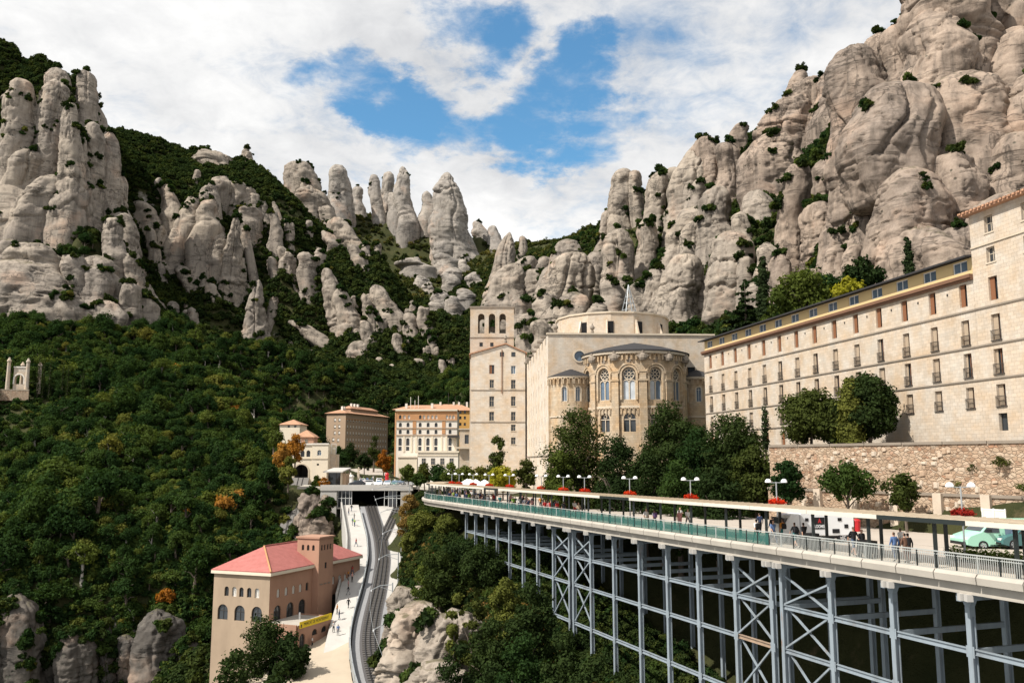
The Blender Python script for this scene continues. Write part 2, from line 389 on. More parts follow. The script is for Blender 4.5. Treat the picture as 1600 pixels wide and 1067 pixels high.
leaf_mat('leaf_gold', [(0, (0.085, 0.105, 0.028)), (1, (0.115, 0.12, 0.03))], 0.3, 0.25)
leaf_mat('leaf_slope', [(0, (0.032, 0.045, 0.015)), (0.4, (0.06, 0.07, 0.02)), (0.7, (0.11, 0.10, 0.03)), (0.88, (0.20, 0.14, 0.05)), (1, (0.24, 0.13, 0.045))])
leaf_mat('dry_grass', [(0, (0.22, 0.17, 0.07)), (0.6, (0.30, 0.22, 0.09)), (1, (0.26, 0.13, 0.05))])
leaf_mat('petals', [(0, (0.50, 0.035, 0.015)), (1, (0.55, 0.06, 0.02))], 0.3, 0.2)
leaf_mat('petals_dark', [(0, (0.22, 0.02, 0.02)), (1, (0.26, 0.025, 0.02))], 0.3, 0.2)
plain('bark', (0.12, 0.095, 0.075), 0.95, 0.3, 4, 0.02)
plain('bark_pale', (0.36, 0.33, 0.29), 0.95, 0.3, 4, 0.02)

def ground_mat(key, veg, veg2, soil):
    t = NT(key); w = t.coord('World')
    n = t.noise(0.12, 8, 0.65, w)
    c = t.mix(t.ramp(n, [(0.35, 0.0), (0.65, 1.0)]), veg, veg2)
    c = t.mix(t.ramp(t.noise(0.35, 6, 0.6, w, loc=(9, 9, 9)), [(0.6, 0.0), (0.75, 1.0)]), c, soil)
    sep = t.n('ShaderNodeSeparateXYZ'); t.L.new(t.n('ShaderNodeNewGeometry').outputs['Normal'], sep.inputs[0])
    st = t.math('ADD', sep.outputs['Z'], t.math('MULTIPLY', t.math('SUBTRACT', t.noise(0.09, 6, 0.6, w), 0.5), 0.9))
    rockc = t.mix(t.noise(0.3, 9, 0.7, w), (0.24, 0.22, 0.20), (0.40, 0.355, 0.31))
    c = t.mix(t.ramp(st, [(0.20, 1.0), (0.30, 0.0)]), c, rockc)
    t.color(c); t.bump(t.noise(0.7, 8, 0.7, w), 0.9, 0.8); return t.done(key, 0.95, 0, 0.1)
ground_mat('ground', (0.030, 0.036, 0.014), (0.055, 0.055, 0.022), (0.12, 0.09, 0.05))

BO = {'style': 'boulder'}
MASSIFS = []
def massif_data(*a, **k): MASSIFS.append((a, k))
massif_data('cliff_west', 'grey finger-like cliff rising above the forest on the left of the valley', [
 (38,126,24,330,34,62,470),(82,126,80,262,42,46,475),(92,106,104,240,30,44,486),(133,110,136,190,26,34,492),(111,162,98,352,18,54,458),
 (52,235,14,345,44,74,466),(78,272,50,352,24,60,456),(150,192,142,360,28,46,476),(172,205,168,352,22,40,486),(131,205,126,362,20,40,468),
 (183,340,178,412,26,38,452),(-20,210,-30,340,40,60,470),(-5,330,-10,360,40,60,455),
 (8,372,4,475,46,56,440),(58,384,58,474,80,90,434),(113,396,118,468,40,46,428),(152,416,156,505,44,62,431),(72,463,70,524,44,54,420),(110,464,112,528,42,46,418),
 (166,470,168,538,44,50,422),(36,458,32,515,64,70,428),(205,440,205,524,24,34,432),(228,458,228,508,24,32,440),(205,396,214,474,24,40,452),(188,330,196,400,24,30,470),(60,95,60,120,26,34,560),(25,135,25,160,24,30,540),(70,170,66,372,90,190,494),(128,150,132,370,70,110,498),(60,390,60,500,150,190,446),(150,400,160,500,70,120,444),(170,250,172,400,30,60,492),(20,250,10,372,70,120,484),
 ], 100, 'rock', veg=1.0, thin=1.12)
massif_data('cliff_north_west', 'scrub covered mountainside with pale rock ribs left of the valley gap', [
 (330,238,342,262,50,70,650),(256,285,272,345,14,38,560),(220,315,236,352,26,40,555),(304,303,290,356,14,42,556),(327,312,322,358,20,46,552),(348,274,342,306,28,34,578),(373,283,368,325,28,22,580),
 (366,338,358,476,10,46,545),(340,360,334,420,32,40,552),(303,368,312,414,18,38,550),(392,322,388,350,34,36,572),(284,414,300,452,26,24,540),(405,437,393,584,10,54,498),(393,545,402,590,30,38,492),
 (208,375,212,424,20,28,522),(226,440,238,478,18,32,502),(246,405,254,446,12,20,540),(440,385,486,522,16,40,562),(479,394,482,428,22,30,556),(503,418,540,525,18,46,546),(530,450,552,532,18,40,540),
 (462,500,495,530,20,36,535),(548,382,568,424,18,28,580),(584,444,612,494,20,46,546),(640,488,646,534,18,30,534),(656,478,664,514,10,20,532),(566,458,590,545,14,28,540),(556,532,575,572,36,44,520),(650,560,656,585,18,24,510),
 (612,568,612,600,16,24,478),(690,560,694,590,10,16,500),(410,310,414,345,14,20,585),(428,330,432,380,12,24,575),(505,360,530,400,20,30,600),(270,470,276,500,14,20,500),(330,440,336,470,14,20,510),(300,480,306,510,12,18,490),(236,355,240,400,12,18,540),
 (425,400,430,430,14,20,560),(570,500,580,540,14,24,520),(620,520,626,556,12,20,515),(480,545,500,575,18,26,510),(672,520,678,560,10,18,520),(212,290,222,300,30,40,660),(250,252,255,265,30,40,690),
 (473,252,486,345,40,56,700),(478,290,492,372,46,60,690,{'depth':0.8}),(525,340,566,422,30,46,662),(505,320,520,380,24,40,690),
 ], 300, 'rock', veg=1.2, thin=1.12, embed=0.05, rough=0.3, down=42.0)
massif_data('rock_spires', 'row of smooth grey stone spires on the skyline above the gap', [
 (533,257,528,340,30,52,905),(584,272,592,345,18,26,930),(605,268,606,340,18,26,955),(627,260,634,356,20,44,920),(615,300,620,345,20,30,925),(703,268,712,412,30,84,880),(690,300,694,400,22,44,890),(668,298,670,345,12,34,925),(558,290,560,335,14,26,960),
 (745,345,756,380,14,40,930),(770,352,778,395,14,40,900),(655,430,660,445,20,36,800),(690,395,700,420,30,40,850),(640,405,650,420,40,50,830),
 (706,418,706,442,24,36,760),(700,425,704,448,22,30,755),(740,425,745,445,20,30,740),(690,455,694,478,26,34,700),(725,450,728,472,22,32,690),(705,462,708,490,20,30,680),(680,470,684,496,22,30,680),(712,500,714,520,20,34,640),(730,515,732,530,26,34,620),(700,520,702,540,20,28,620),
 (650,402,652,420,16,28,840),(668,440,671,455,12,22,780),(722,405,724,420,10,20,800),
 ], 500, 'rock_far', veg=0.25)
massif_data('cliff_north', 'pale rounded rock domes packed behind the basilica', [
 (798,362,776,480,14,56,620,{'veg':.2}),(817,368,814,408,12,18,680),(826,400,802,484,26,70,560),(848,400,832,456,30,56,565),(886,372,880,440,42,60,550),(806,410,784,492,44,76,515),(838,420,850,470,30,50,500),
 (868,415,862,470,40,60,480),(903,396,880,520,56,110,430,{'veg':.2}),(930,392,926,460,30,50,450),(858,455,846,520,40,70,400),(895,455,876,530,50,80,360),
 (970,264,962,380,34,48,460,{'veg':.25}),(990,267,1000,338,20,28,455),(950,328,944,392,20,30,464),(1030,268,1022,350,34,36,440),(1012,340,1004,448,28,38,424),(972,357,966,460,44,50,408),(1046,330,1044,370,16,20,430),
 (1056,262,1058,300,30,40,470),(1105,215,1082,340,50,80,430,{'veg':.25}),(1078,322,1062,430,56,60,402),(1120,292,1118,378,44,60,382),(1092,280,1090,330,30,40,420),(1066,396,1060,545,54,80,326,{'veg':.2}),(1024,418,1024,530,28,40,342),(1138,360,1142,540,56,86,300,{'veg':.2}),
 (952,434,958,500,38,56,388),(1000,440,1000,510,30,44,372),(825,488,825,560,24,40,330),(846,498,850,570,28,46,318),(815,462,812,520,30,44,360),(780,490,776,540,30,50,380),(930,470,930,530,36,60,350),(1100,430,1104,520,30,44,330),(1085,345,1080,400,30,40,395),
 (770,520,770,560,30,40,350),(1180,296,1182,366,48,64,342),(1196,378,1196,440,34,46,282),(1160,330,1160,380,24,34,330),(1165,400,1168,470,26,36,290),(1180,440,1182,520,34,44,260),
 ], 700, 'rock', veg=0.8)
massif_data('cliff_north_east', 'huge bulging grey rock wall towering over the long stone building', [
 (1157,193,1154,226,24,30,455),(1106,212,1110,310,40,66,425),(1138,222,1140,310,34,50,412),(1251,108,1250,165,24,56,432),(1238,146,1226,250,66,96,404),(1204,205,1202,320,70,92,362),(1304,110,1300,190,46,72,384),(1272,122,1268,210,32,50,400),(1322,96,1320,170,42,56,380),
 (1245,258,1234,470,44,58,290),(1292,245,1290,350,52,70,304),(1288,312,1282,450,52,74,280),(1262,310,1260,440,30,44,300),(1330,250,1306,450,50,78,244),(1346,78,1338,300,84,112,242,{'style':'boulder','veg':.3}),(1320,205,1322,300,58,64,246,BO),(1376,52,1368,220,54,80,262),
 (1414,36,1404,230,58,92,240),(1468,14,1452,190,104,130,226,{'veg':.3}),(1480,-80,1474,110,130,140,234),(1398,128,1390,330,136,150,206,{'style':'boulder','veg':.25}),(1506,112,1506,300,140,160,212,{'veg':.25}),(1556,58,1562,220,130,150,232),(1576,-70,1578,140,130,140,240),
 (1410,268,1402,420,130,140,194,{'style':'boulder','veg':.25}),(1486,240,1484,390,96,112,200,{'veg':.25}),(1562,215,1564,370,116,130,204),(1430,348,1438,500,140,190,186,{'veg':.25}),(1508,352,1506,470,120,130,178),(1358,318,1344,460,50,78,216),
 (1575,300,1575,440,110,130,176),(1650,90,1650,340,150,170,205),(1660,-70,1652,180,160,170,232),(1650,270,1650,450,150,160,172),(1730,40,1730,430,190,230,190),(1306,384,1296,480,44,62,222),(1264,420,1260,500,38,54,232),(1392,400,1384,480,56,80,190),
 (1222,396,1214,520,36,52,252),(1340,380,1334,470,40,52,206),
 ], 900, 'rock_grey', veg=0.6)
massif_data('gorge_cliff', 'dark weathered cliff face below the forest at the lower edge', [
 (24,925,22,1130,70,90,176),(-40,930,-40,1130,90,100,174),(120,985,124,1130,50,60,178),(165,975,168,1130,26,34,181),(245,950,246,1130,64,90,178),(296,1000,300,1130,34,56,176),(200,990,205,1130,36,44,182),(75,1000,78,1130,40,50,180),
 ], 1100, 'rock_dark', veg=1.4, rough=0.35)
massif_data('track_cliff', 'bare beige cut rock face beside the curving railway track', [
 (662,936,640,1110,96,130,113),(702,950,700,1110,80,110,107),(630,915,620,1050,34,60,123),(645,915,640,1000,44,66,124),(690,1030,690,1130,90,110,98),
 ], 1200, 'rock', veg=0.5, rough=0.6, depth=0.7)
massif_data('station_outcrop', 'rough brown rock outcrop between the two railway lines', [
 (490,768,488,858,30,46,209),(507,772,508,850,18,28,206),(474,800,470,860,16,30,211),(500,805,500,858,24,36,203),
 ], 1300, 'rock_grey', veg=1.0, rough=1.0)

_rng = random.Random(17)
for _a, _k in MASSIFS:
    if _a[0] == 'cliff_north_west':
        _n = []
        for r in _a[2]:
            if len(_n) > 70 or r[6] > 890: continue
            for q in range(_rng.randint(1, 2)):
                f = _rng.uniform(0.1, 1.05); x = r[0] + (r[2] - r[0]) * f + _rng.choice((-1, 1)) * _rng.uniform(.5, 1.5) * (r[4] + r[5]) / 2; y = r[1] + (r[3] - r[1]) * f; h = _rng.uniform(10, 26); w = _rng.uniform(9, 20)
                _n.append((x + _rng.uniform(-4, 4), y - h, x, y, w * _rng.uniform(.35, .8), w, r[6] + _rng.uniform(2, 9)))
        _a[2].extend(_n)
# ------------------------------------------------------------------ terrain: one sheet through surveyed points
def deck_z(Y): return -5.9 - 0.0092 * (Y - 52)
def walk_x(Y): return 39.7 - 0.3555 * Y if Y < 150 else 39.7 - 0.3555 * 150 - 0.3555 * (Y - 150) + 0.011 * (Y - 150) ** 2
def rail_pt(Y):     # rack railway: centre of the track at depth Y
    tab = [(60, 12), (80, 3), (103, -11), (116, -16.8), (125.6, -19.6), (134, -21.4), (143.5, -22.4), (156, -23.3), (172, -25.0), (186, -27.6), (200, -31.0), (215, -34.6), (240, -40)]
    ys = [a for a, b in tab]; xs = [b for a, b in tab]
    # smooth interpolation
    x = float(np.interp(Y, ys, xs)); x = 0.5 * x + 0.25 * float(np.interp(Y - 4, ys, xs)) + 0.25 * float(np.interp(Y + 4, ys, xs))
    return x, -11.1 - 0.19 * (215 - min(Y, 215))
PX = [  # photograph pixel and depth of ground that can be seen
 (0,900,186),(100,900,188),(200,900,190),(300,890,192),(0,800,225),(100,800,225),(200,800,225),(300,800,225),(0,700,270),(100,700,270),(200,700,270),(300,700,272),
 (0,617,298),(60,617,302),(140,630,302),(0,560,350),(100,560,350),(200,565,350),(300,620,330),(300,585,380),(400,640,330),(400,700,290),(400,780,240),(360,850,200),
 (0,500,390),(100,515,392),(200,525,395),(300,560,405),(400,590,415),(500,600,430),(600,612,440),(700,608,450),(430,660,330),
 (60,368,446),(120,378,446),(160,200,515),(185,260,520),
 (0,70,560),(60,90,550),(120,112,530),(220,270,560),(250,222,700),(200,215,700),(300,240,670),(340,240,650),(420,280,630),(450,300,615),
 (300,530,440),(430,530,470),
 (470,330,610),(530,395,590),(600,440,570),(660,490,545),(700,535,525),(735,590,500),
 (690,560,640),(610,500,720),(540,430,800),(740,545,600),
 (560,355,960),(620,385,910),(700,440,800),(740,480,700),(650,430,860),(500,330,1000),(530,325,1020),(640,345,980),(680,360,940),(750,370,900),(800,390,820),(830,385,800),
 (820,425,560),(865,392,600),(905,378,610),(935,368,590),(1150,500,205),(1250,490,172),(1350,465,155),(1450,430,146),(1550,395,128),(1080,520,230),(980,520,240),(880,545,260),
 (1010,300,500),(1080,270,500),(1140,225,500),(1200,200,480),(1300,140,440),(1370,90,340),(1180,400,300),(1260,480,200),
 (450,850,200),(445,800,218),(480,760,228),(470,745,238)]
WP = [  # further ground in metres (x, y, z), mostly hidden
 (-60,110,-95),(-120,110,-95),(-60,60,-110),(0,20,-60),(-150,150,-85),(-40,128,-60),(-60,150,-50),(-42,112,-70),(-28,112,-52),(-22,100,-50),(-14,90,-45),(-5,75,-42),(8,50,-40),(20,30,-38),(40,15,-40),
 (-90,172,-52),(-64,168,-40),(-56,160,-36),
 (-30,122,-33),(-33,130,-32),(-32,137,-31.2),(-29.5,146,-30.4),(-29,155,-29.4),(-31,165,-29),(-36,170,-27.5),(-48,165,-32),(-40,130,-38),(-46,136,-44),(-38,122,-44),
 (-8,119,-18.5),(-4.5,111,-19),(-0.5,103,-20),(-13,128,-18),(-16,140,-17),(-17.5,150,-15),(-19,165,-13),(-22,180,-11.5),(-15,165,-10),(-12,150,-11),(-6,140,-11),(-1,125,-14),(3,112,-17),(8,100,-18),(10,90,-20),(13,80,-22),(17,70,-25),(22,55,-28),(28,42,-30),
 (-3,108,-20),(0,96,-23),(4,86,-26),(7,76,-29),(12,62,-32),
 (9,120,-12),(15,105,-15),(18,95,-18),(22,84,-20),(26,74,-22),(31,60,-25),(37,45,-27),
 (14,122,-8.2),(21,104,-8.2),(28,88,-8),(33,76,-8),(38,64,-8),(44,50,-8),
 (20,126,-7.6),(28,108,-7.4),(33,92,-7.4),(-5,170,-8),(5,160,-8),(-12,190,-8),(0,190,-8),(-8,215,-7.6),(-22,205,-8.2),
 (-40,222,-9),(-20,222,-8),(-30,240,-7.6),(-45,245,-7.5),(-20,260,-7.4),(-44,214,-14),(-24,214,-11.5),(-10,280,-6),(-40,290,-5),(-55,340,-4.5),(-55,400,-1),(-76,376,-3),(-64,380,-2.5),(-70,362,-3.5),(-50,372,-2.5),(-84,384,-1),(-62,420,0),(-20,330,-2),(0,300,-2),(-70,300,0),(-60,250,-4),
 (10,220,-3),(25,170,0),(30,220,12),(10,260,10),(-10,340,10),(0,380,30),(30,150,-2),(45,120,1.2),(38,100,1.2),(44,80,1.2),(52,60,1.2),(60,90,4),(70,60,6),(62,120,14),
 (-47,205,-16),(-43,212,-12),(-40,205,-15),
 (-900,300,50),(-900,700,300),(900,300,200),(900,900,300),(-500,200,-20),(-400,120,-90),(500,100,120),(-300,1500,150),(300,1500,150),(0,1500,150),(-900,1500,150),(900,1500,150),(0,2600,100),(-1500,2600,100),(1500,2600,100),(300,700,260),(200,900,230),(100,30,10),(300,20,60),(-250,20,-110),(0,5,-50)]
def terrain_fn():
    pts = [tuple(at(*p)) for p in PX] + WP
    for a, k in MASSIFS:
        for r in a[2]:
            e = k.get('embed', 0.0); q = at(r[2] + (r[0] - r[2]) * e, r[3] + (r[1] - r[3]) * e, r[6]); pts.append((q.x, q.y, q.z - 0.15 * r[5] * r[6] / FPX))
    for Y in range(100, 236, 6):
        x, z = rail_pt(Y)
        pts += [(x, Y, z - 0.9), (x + 3.6, Y, z - 0.9)] + ([(x - 4.0, Y, z - 5.0), (x - 7.5, Y, z - 6.0)] if Y < 150 else [(x - 3.6, Y, z - 2.0), (x - 7.6, Y, z - 5.0)])
    P = np.array(pts); S = np.array([1.0, 1.0])
    A = P[:, :2] * S; n = len(A)
    D = np.sqrt(((A[:, None] - A[None]) ** 2).sum(-1) + 1.0)
    K = np.zeros((n + 3, n + 3)); K[:n, :n] = -D + np.eye(n) * 0.6; K[:n, n] = 1; K[:n, n + 1:] = A; K[n, :n] = 1; K[n + 1:, :n] = A.T
    w = np.linalg.solve(K, np.concatenate([P[:, 2], np.zeros(3)]))
    def f(xy):
        out = np.empty(len(xy))
        for i in range(0, len(xy), 8000):
            q = xy[i:i + 8000] * S
            d = np.sqrt(((q[:, None] - A[None]) ** 2).sum(-1) + 1.0)
            out[i:i + 8000] = -d @ w[:n] + w[n] + q @ w[n + 1:]
        return out
    return f
TF = terrain_fn()
def terrain_z(xy):
    xy = np.asarray(xy, float); z = TF(xy)
    X, Y = xy[:, 0], xy[:, 1]
    rough = np.clip((Y - 260) / 150, 0.0, 1) * 1.0
    p = np.stack([X * 0.03, Y * 0.03, z * 0.02], 1)
    z = z + rough * (fbm(p, 5, 3, 0.55) * 5) + (1 - rough) * fbm(p * 6, 3, 9) * 0.25
    # flat made ground: road, plaza, terrace
    wx = 39.7 - 0.3555 * Y
    return z
def build_terrain():
    us = np.concatenate([np.linspace(-2.2, -0.72, 24)[:-1], np.linspace(-0.72, 0.72, 300), np.linspace(0.72, 2.2, 24)[1:]])
    ys = np.concatenate([np.geomspace(6, 60, 24)[:-1], np.geomspace(60, 280, 190)[:-1], np.geomspace(280, 1100, 210)[:-1], np.geomspace(1100, 6000, 24)])
    U, Y = np.meshgrid(us, ys); X = U * (Y + 20)
    xy = np.stack([X.ravel(), Y.ravel()], 1); z = terrain_z(xy)
    v = np.column_stack([xy, z]); nx = len(us); ny = len(ys)
    idx = np.arange(nx * ny).reshape(ny, nx)
    f = np.stack([idx[:-1, :-1], idx[:-1, 1:], idx[1:, 1:], idx[1:, :-1]], -1).reshape(-1, 4)
    me = bpy.data.meshes.new('terrain'); me.from_pydata(v.tolist(), [], f.tolist()); me.materials.append(MATS['ground'])
    me.polygons.foreach_set('use_smooth', [True] * len(me.polygons)); me.update()
    o = link('terrain', me); tag(o, 'steep valley and mountainside covered in scrub and broken rock', 'terrain', kind='structure')
    return o
TERRAIN = build_terrain()

# ------------------------------------------------------------------ rock columns
VEG_PTS = []          # places on the rocks that carry shrubs: (position, size)
def rock(parent, xt, yt, xb, yb, wt, wb, Y, seed, style='column', mat='rock', dY=0.0, depth=1.0, veg=0.5, rough=0.04, down=16.0):
    rng = np.random.default_rng(seed)
    T = np.array(at(xt, yt, Y + dY)); B = np.array(at(xb, yb, Y))
    k = Y / FPX; rt = wt * k / 2; rb = wb * k / 2
    hpx = abs(yb - yt); H = np.linalg.norm(T - B); big = max(hpx, wb, wt)
    na = int(np.clip(big * 0.62, 28, 92)); nt = int(np.clip(hpx * 0.62, 26, 92))
    ext = max(0.3 * H + rb, down if Y > 400 else 0.0) / max(H, 0.1) if style == 'column' else 0.0
    t = np.concatenate([[-ext, -ext * .6, -ext * .3], np.linspace(-0.08, 1, nt - 3)]) if ext > 0.2 else np.linspace(0, 1, nt); a = np.linspace(0, 2 * np.pi, na, endpoint=False)
    tt, aa = np.meshgrid(t, a, indexing='ij')
    rr = rb + (rt - rb) * np.clip(tt, -0.15, 1)
    capw = min(0.62, max(0.2, 1.25 * rt / max(H, 0.01)))
    s = np.clip((tt - (1 - capw)) / capw, 0, 1); cap = np.power(np.clip(1 - s ** 2.3, 0, 1), 1 / 2.1)
    if style == 'boulder':
        s2 = np.clip((0.38 - tt) / 0.38, 0, 1); cap = cap * (0.62 + 0.38 * np.power(np.clip(1 - s2 ** 2.4, 0, 1), 1 / 2.2))
    # squarish, lobed cross-section
    lob = 1 + 0.10 * np.cos(2 * aa + rng.uniform(0, 6)) + 0.06 * np.cos(3 * aa + rng.uniform(0, 6) + tt * 1.5) + 0.035 * np.cos(5 * aa + rng.uniform(0, 6))
    # stacked bulges and the bedding cracks between them
    nb = max(1, int(H / max(rt + rb, 0.1) * 0.8 + rng.integers(0, 3)))
    cr = np.sort(rng.uniform(0.05, 0.93, nb)); ph = np.stack([np.cos(aa.ravel()) * 1.3, np.sin(aa.ravel()) * 1.3, tt.ravel() * 0], 1)
    groove = np.zeros_like(tt); step = np.zeros_like(tt)
    for q, c in enumerate(cr):
        wob = (fbm(ph, 3, seed * 7 + q) * 0.045 + 0.03 * np.cos(aa.ravel() + rng.uniform(0, 6))).reshape(tt.shape)
        d = tt - c - wob; st = rng.uniform(0.45, 1.0) * np.clip(0.6 + 0.7 * np.cos(aa - rng.uniform(0, 6)), 0, 1)
        groove += np.exp(-(d / 0.012) ** 2) * 0.19 * st
        groove -= np.exp(-((d - 0.05) / 0.05) ** 2) * 0.03 * st
    vert = np.zeros_like(tt)
    for q in range(rng.integers(2, 5)):
        a0 = rng.uniform(0, 6.28); wv = (fbm(np.stack([tt.ravel() * 3, tt.ravel() * 0 + q, tt.ravel() * 0], 1), 3, seed + q) * 0.22).reshape(tt.shape)
        dd = np.angle(np.exp(1j * (aa - a0 - wv))); vert += np.exp(-(dd / 0.065) ** 2) * rng.uniform(0.14, 0.34) * np.clip(np.sin((tt + rng.uniform(-0.3, 0.3)) * 3.1), 0, 1)
    rad = rr * cap * (lob - (groove + vert) * (0.35 + 0.65 * cap))
    # axis wander
    wx = fbm(np.stack([t * 2.2, t * 0 + seed, t * 0], 1), 2, seed) * 0.12 * (rt + rb); wy = fbm(np.stack([t * 2.2, t * 0 + seed + 50, t * 0], 1), 2, seed) * 0.10 * (rt + rb)
    cx = B[0] + (T[0] - B[0]) * t + wx; cy = B[1] + (T[1] - B[1]) * t + wy; cz = B[2] + (T[2] - B[2]) * t
    X = cx[:, None] + rad * np.cos(aa); Yv = cy[:, None] + rad * np.sin(aa) * depth; Z = cz[:, None] + 0 * aa
    P = np.stack([X.ravel(), Yv.ravel(), Z.ravel()], 1)
    nrm = np.stack([np.cos(aa).ravel(), np.sin(aa).ravel(), 0.6 * (s.ravel() - 0.1)], 1)
    R0 = max(rt, rb)
    w = (np.minimum(1, rad / (0.35 * R0))).ravel()
    q = P / R0
    disp = fbm(q * 1.0, 2, seed) * 0.11 + (1 - np.abs(fbm(q * 1.7, 2, seed + 5))) * 0.055 - 0.05 + fbm(q * 5.5 * np.array([1, 1, 1.3]), 3, seed + 9) * 0.014
    ck = np.clip(1 - np.abs(vnoise(q * np.array([1.7, 1.7, 0.5]) + 3.3, seed + 21) + 0.35 * vnoise(q * 4.1, seed + 22)) * 12, 0, 1) * 0.085
    ck += np.clip(1 - np.abs(vnoise(q * np.array([0.6, 0.6, 2.4]) + 7.7, seed + 23) + 0.3 * vnoise(q * 3.7, seed + 24)) * 13, 0, 1) * 0.05
    disp = disp - ck + rough * (fbm(q * 3.1, 4, seed + 27, 0.6) * 0.13)
    P = P + nrm * (disp * R0 * w)[:, None]
    v = P.tolist() + [(cx[-1], cy[-1], float(P[-na:, 2].mean()) + 0.0), (cx[0], cy[0], cz[0])]
    idx = np.arange(nt * na).reshape(nt, na); jn = np.roll(idx, -1, axis=1)
    f = np.stack([idx[:-1], jn[:-1], jn[1:], idx[1:]], -1).reshape(-1, 4).tolist()
    f += [(int(idx[-1, i]), int(jn[-1, i]), nt * na) for i in range(na)]
    if style == 'boulder': f += [(int(jn[0, i]), int(idx[0, i]), nt * na + 1) for i in range(na)]
    me = bpy.data.meshes.new('rock'); me.from_pydata(v, [], f); me.materials.append(MATS[mat])
    me.polygons.foreach_set('use_smooth', [True] * len(me.polygons)); me.update()
    nn = np.empty(len(v) * 3); me.vertices.foreach_get('normal', nn); nn = nn.reshape(-1, 3)[:nt * na]
    ok = np.where((nn[:, 2] > 0.22) & (P[:, 1] < Y + R0 * 1.2))[0]
    pat = fbm(P / max(6.0, R0 * 0.5), 2, seed + 31)
    ok = ok[(pat[ok] > 0.02)]
    m = int(veg * (3 + big * 0.30))
    if len(ok):
        for i in rng.choice(ok, min(max(1, m // 4), len(ok)), replace=False):       # shrubs grow in clumps along ledges
            near = ok[np.argsort(((P[ok] - P[i]) ** 2 * np.array([1, 1, 2.0])).sum(1))[:14]]
            for j in rng.choice(near, min(5, len(near)), replace=False): VEG_PTS.append((P[j] + rng.normal(size=3) * 0.3, rng.uniform(0.35, 1.15)))
    return link('rock', me, parent)

def massif(name, label, rows, seed, mat, **kw):
    root = empty(name); tag(root, label, 'cliff', kind='structure')
    for i, r in enumerate(rows):
        r = list(r); opt = dict(kw)
        if isinstance(r[-1], dict): opt.update(r.pop())
        opt.pop('embed', None)
        if 'thin' in opt: q = opt.pop('thin'); r[4] *= q; r[5] *= q
        rock(root, *r, seed=seed + i * 3, mat=opt.pop('mat', mat), **opt)
    return root

for a, k in MASSIFS: massif(*a, **k)

# ------------------------------------------------------------------ trees
def leaf_mesh(name, centers, radii, n, leaf, seed, mat, flat=0.0, upb=0.25, squash=0.85):
    rng = np.random.default_rng(seed); K = len(centers); centers = np.asarray(centers, float); radii = np.asarray(radii, float)
    wgt = radii ** 2; wgt = wgt / wgt.sum(); k = rng.choice(K, n, p=wgt)
    d = rng.normal(size=(n, 3)); d /= np.linalg.norm(d, axis=1)[:, None]
    rad = np.power(rng.uniform(0.25, 1, n), 0.45) * radii[k] * (1 + 0.22 * rng.normal(size=n))
    p = centers[k] + d * rad[:, None] * np.array([1, 1, squash])
    nr = d + rng.normal(size=(n, 3)) * 0.55 + np.array([0, 0, upb]); nr[:, 2] += flat * 3
    nr /= np.linalg.norm(nr, axis=1)[:, None]
    a = np.cross(nr, rng.normal(size=(n, 3))); a /= np.linalg.norm(a, axis=1)[:, None]; b = np.cross(nr, a)
    s = leaf * rng.uniform(0.6, 1.4, n)[:, None]
    bend = nr * s * 0.25
    v = np.stack([p - a * s, p - b * s * 0.62 + bend, p + a * s, p + b * s * 0.62 + bend], 1).reshape(-1, 3)
    f = np.arange(n * 4).reshape(n, 4)
    me = bpy.data.meshes.new(name); me.vertices.add(n * 4); me.vertices.foreach_set('co', v.ravel())
    me.loops.add(n * 4); me.loops.foreach_set('vertex_index', f.ravel().astype(np.int32))
    me.polygons.add(n); me.polygons.foreach_set('loop_start', (np.arange(n) * 4).astype(np.int32))
    me.materials.append(MATS[mat]); me.update(); me.validate(); return me
def broad_clumps(rng, H, Rw, K=26, base=0.3):
    c = []; r = []
    for i in range(K):
        d = rng.normal(size=3); d /= np.linalg.norm(d); d[2] = abs(d[2]) * 1.0 - 0.35
        q = rng.uniform(0.45, 0.80)
        c.append((d[0] * Rw * q, d[1] * Rw * q, H * base + (H * (1 - base)) * (0.40 + 0.52 * d[2] * q * 1.15))); r.append(Rw * rng.uniform(0.20, 0.46))
    return c, r
def trunk_mb(rng, H, r, limbs=5, spread=1.0):
    m = MB(); w = rng.normal(size=(4, 2)) * 0.04 * H
    pts = [(0, 0, -0.5), (w[0, 0] * .3, w[0, 1] * .3, H * .2), (w[1, 0] * .6, w[1, 1] * .6, H * .4), (w[2, 0], w[2, 1], H * .68)]
    m.tube(pts, [r * 1.25, r, r * .75, r * .3], 7)
    for i in range(limbs):
        a = rng.uniform(0, 6.28); z = H * rng.uniform(.25, .5); b = np.array(pts[1]) + (np.array(pts[2]) - np.array(pts[1])) * (z / H - .2) / .2
        e = b + np.array([math.cos(a) * spread, math.sin(a) * spread, H * rng.uniform(.12, .3)])
        m.tube([b, (b + e) / 2 + np.array([0, 0, .05 * H]), e], [r * .5, r * .35, r * .12], 5)
    return m
TREE_SRC = bpy.data.collections.new('tree_sources')       # never linked: meshes that the scattered woods share
def src(name, me):
    o = bpy.data.objects.new(name, me); TREE_SRC.objects.link(o); return o
def combined(name, seed, H, Rw, n, leaf, mat, bark='bark', K=26, base=0.25):
    rng = np.random.default_rng(seed); c, r = broad_clumps(rng, H, Rw, K, base)
    me = leaf_mesh(name, c, r, n, leaf, seed, mat)
    tm = trunk_mb(rng, H, 0.03 * H, 4, Rw * 0.6).mesh('t', MATS[bark])
    bm = bmesh.new(); bm.from_mesh(me); k = len(bm.faces); bm.from_mesh(tm); bm.faces.ensure_lookup_table()
    for f in bm.faces[k:]: f.material_index = 1
    bm.to_mesh(me); bm.free(); me.materials.append(MATS[bark]); me.update(); return me
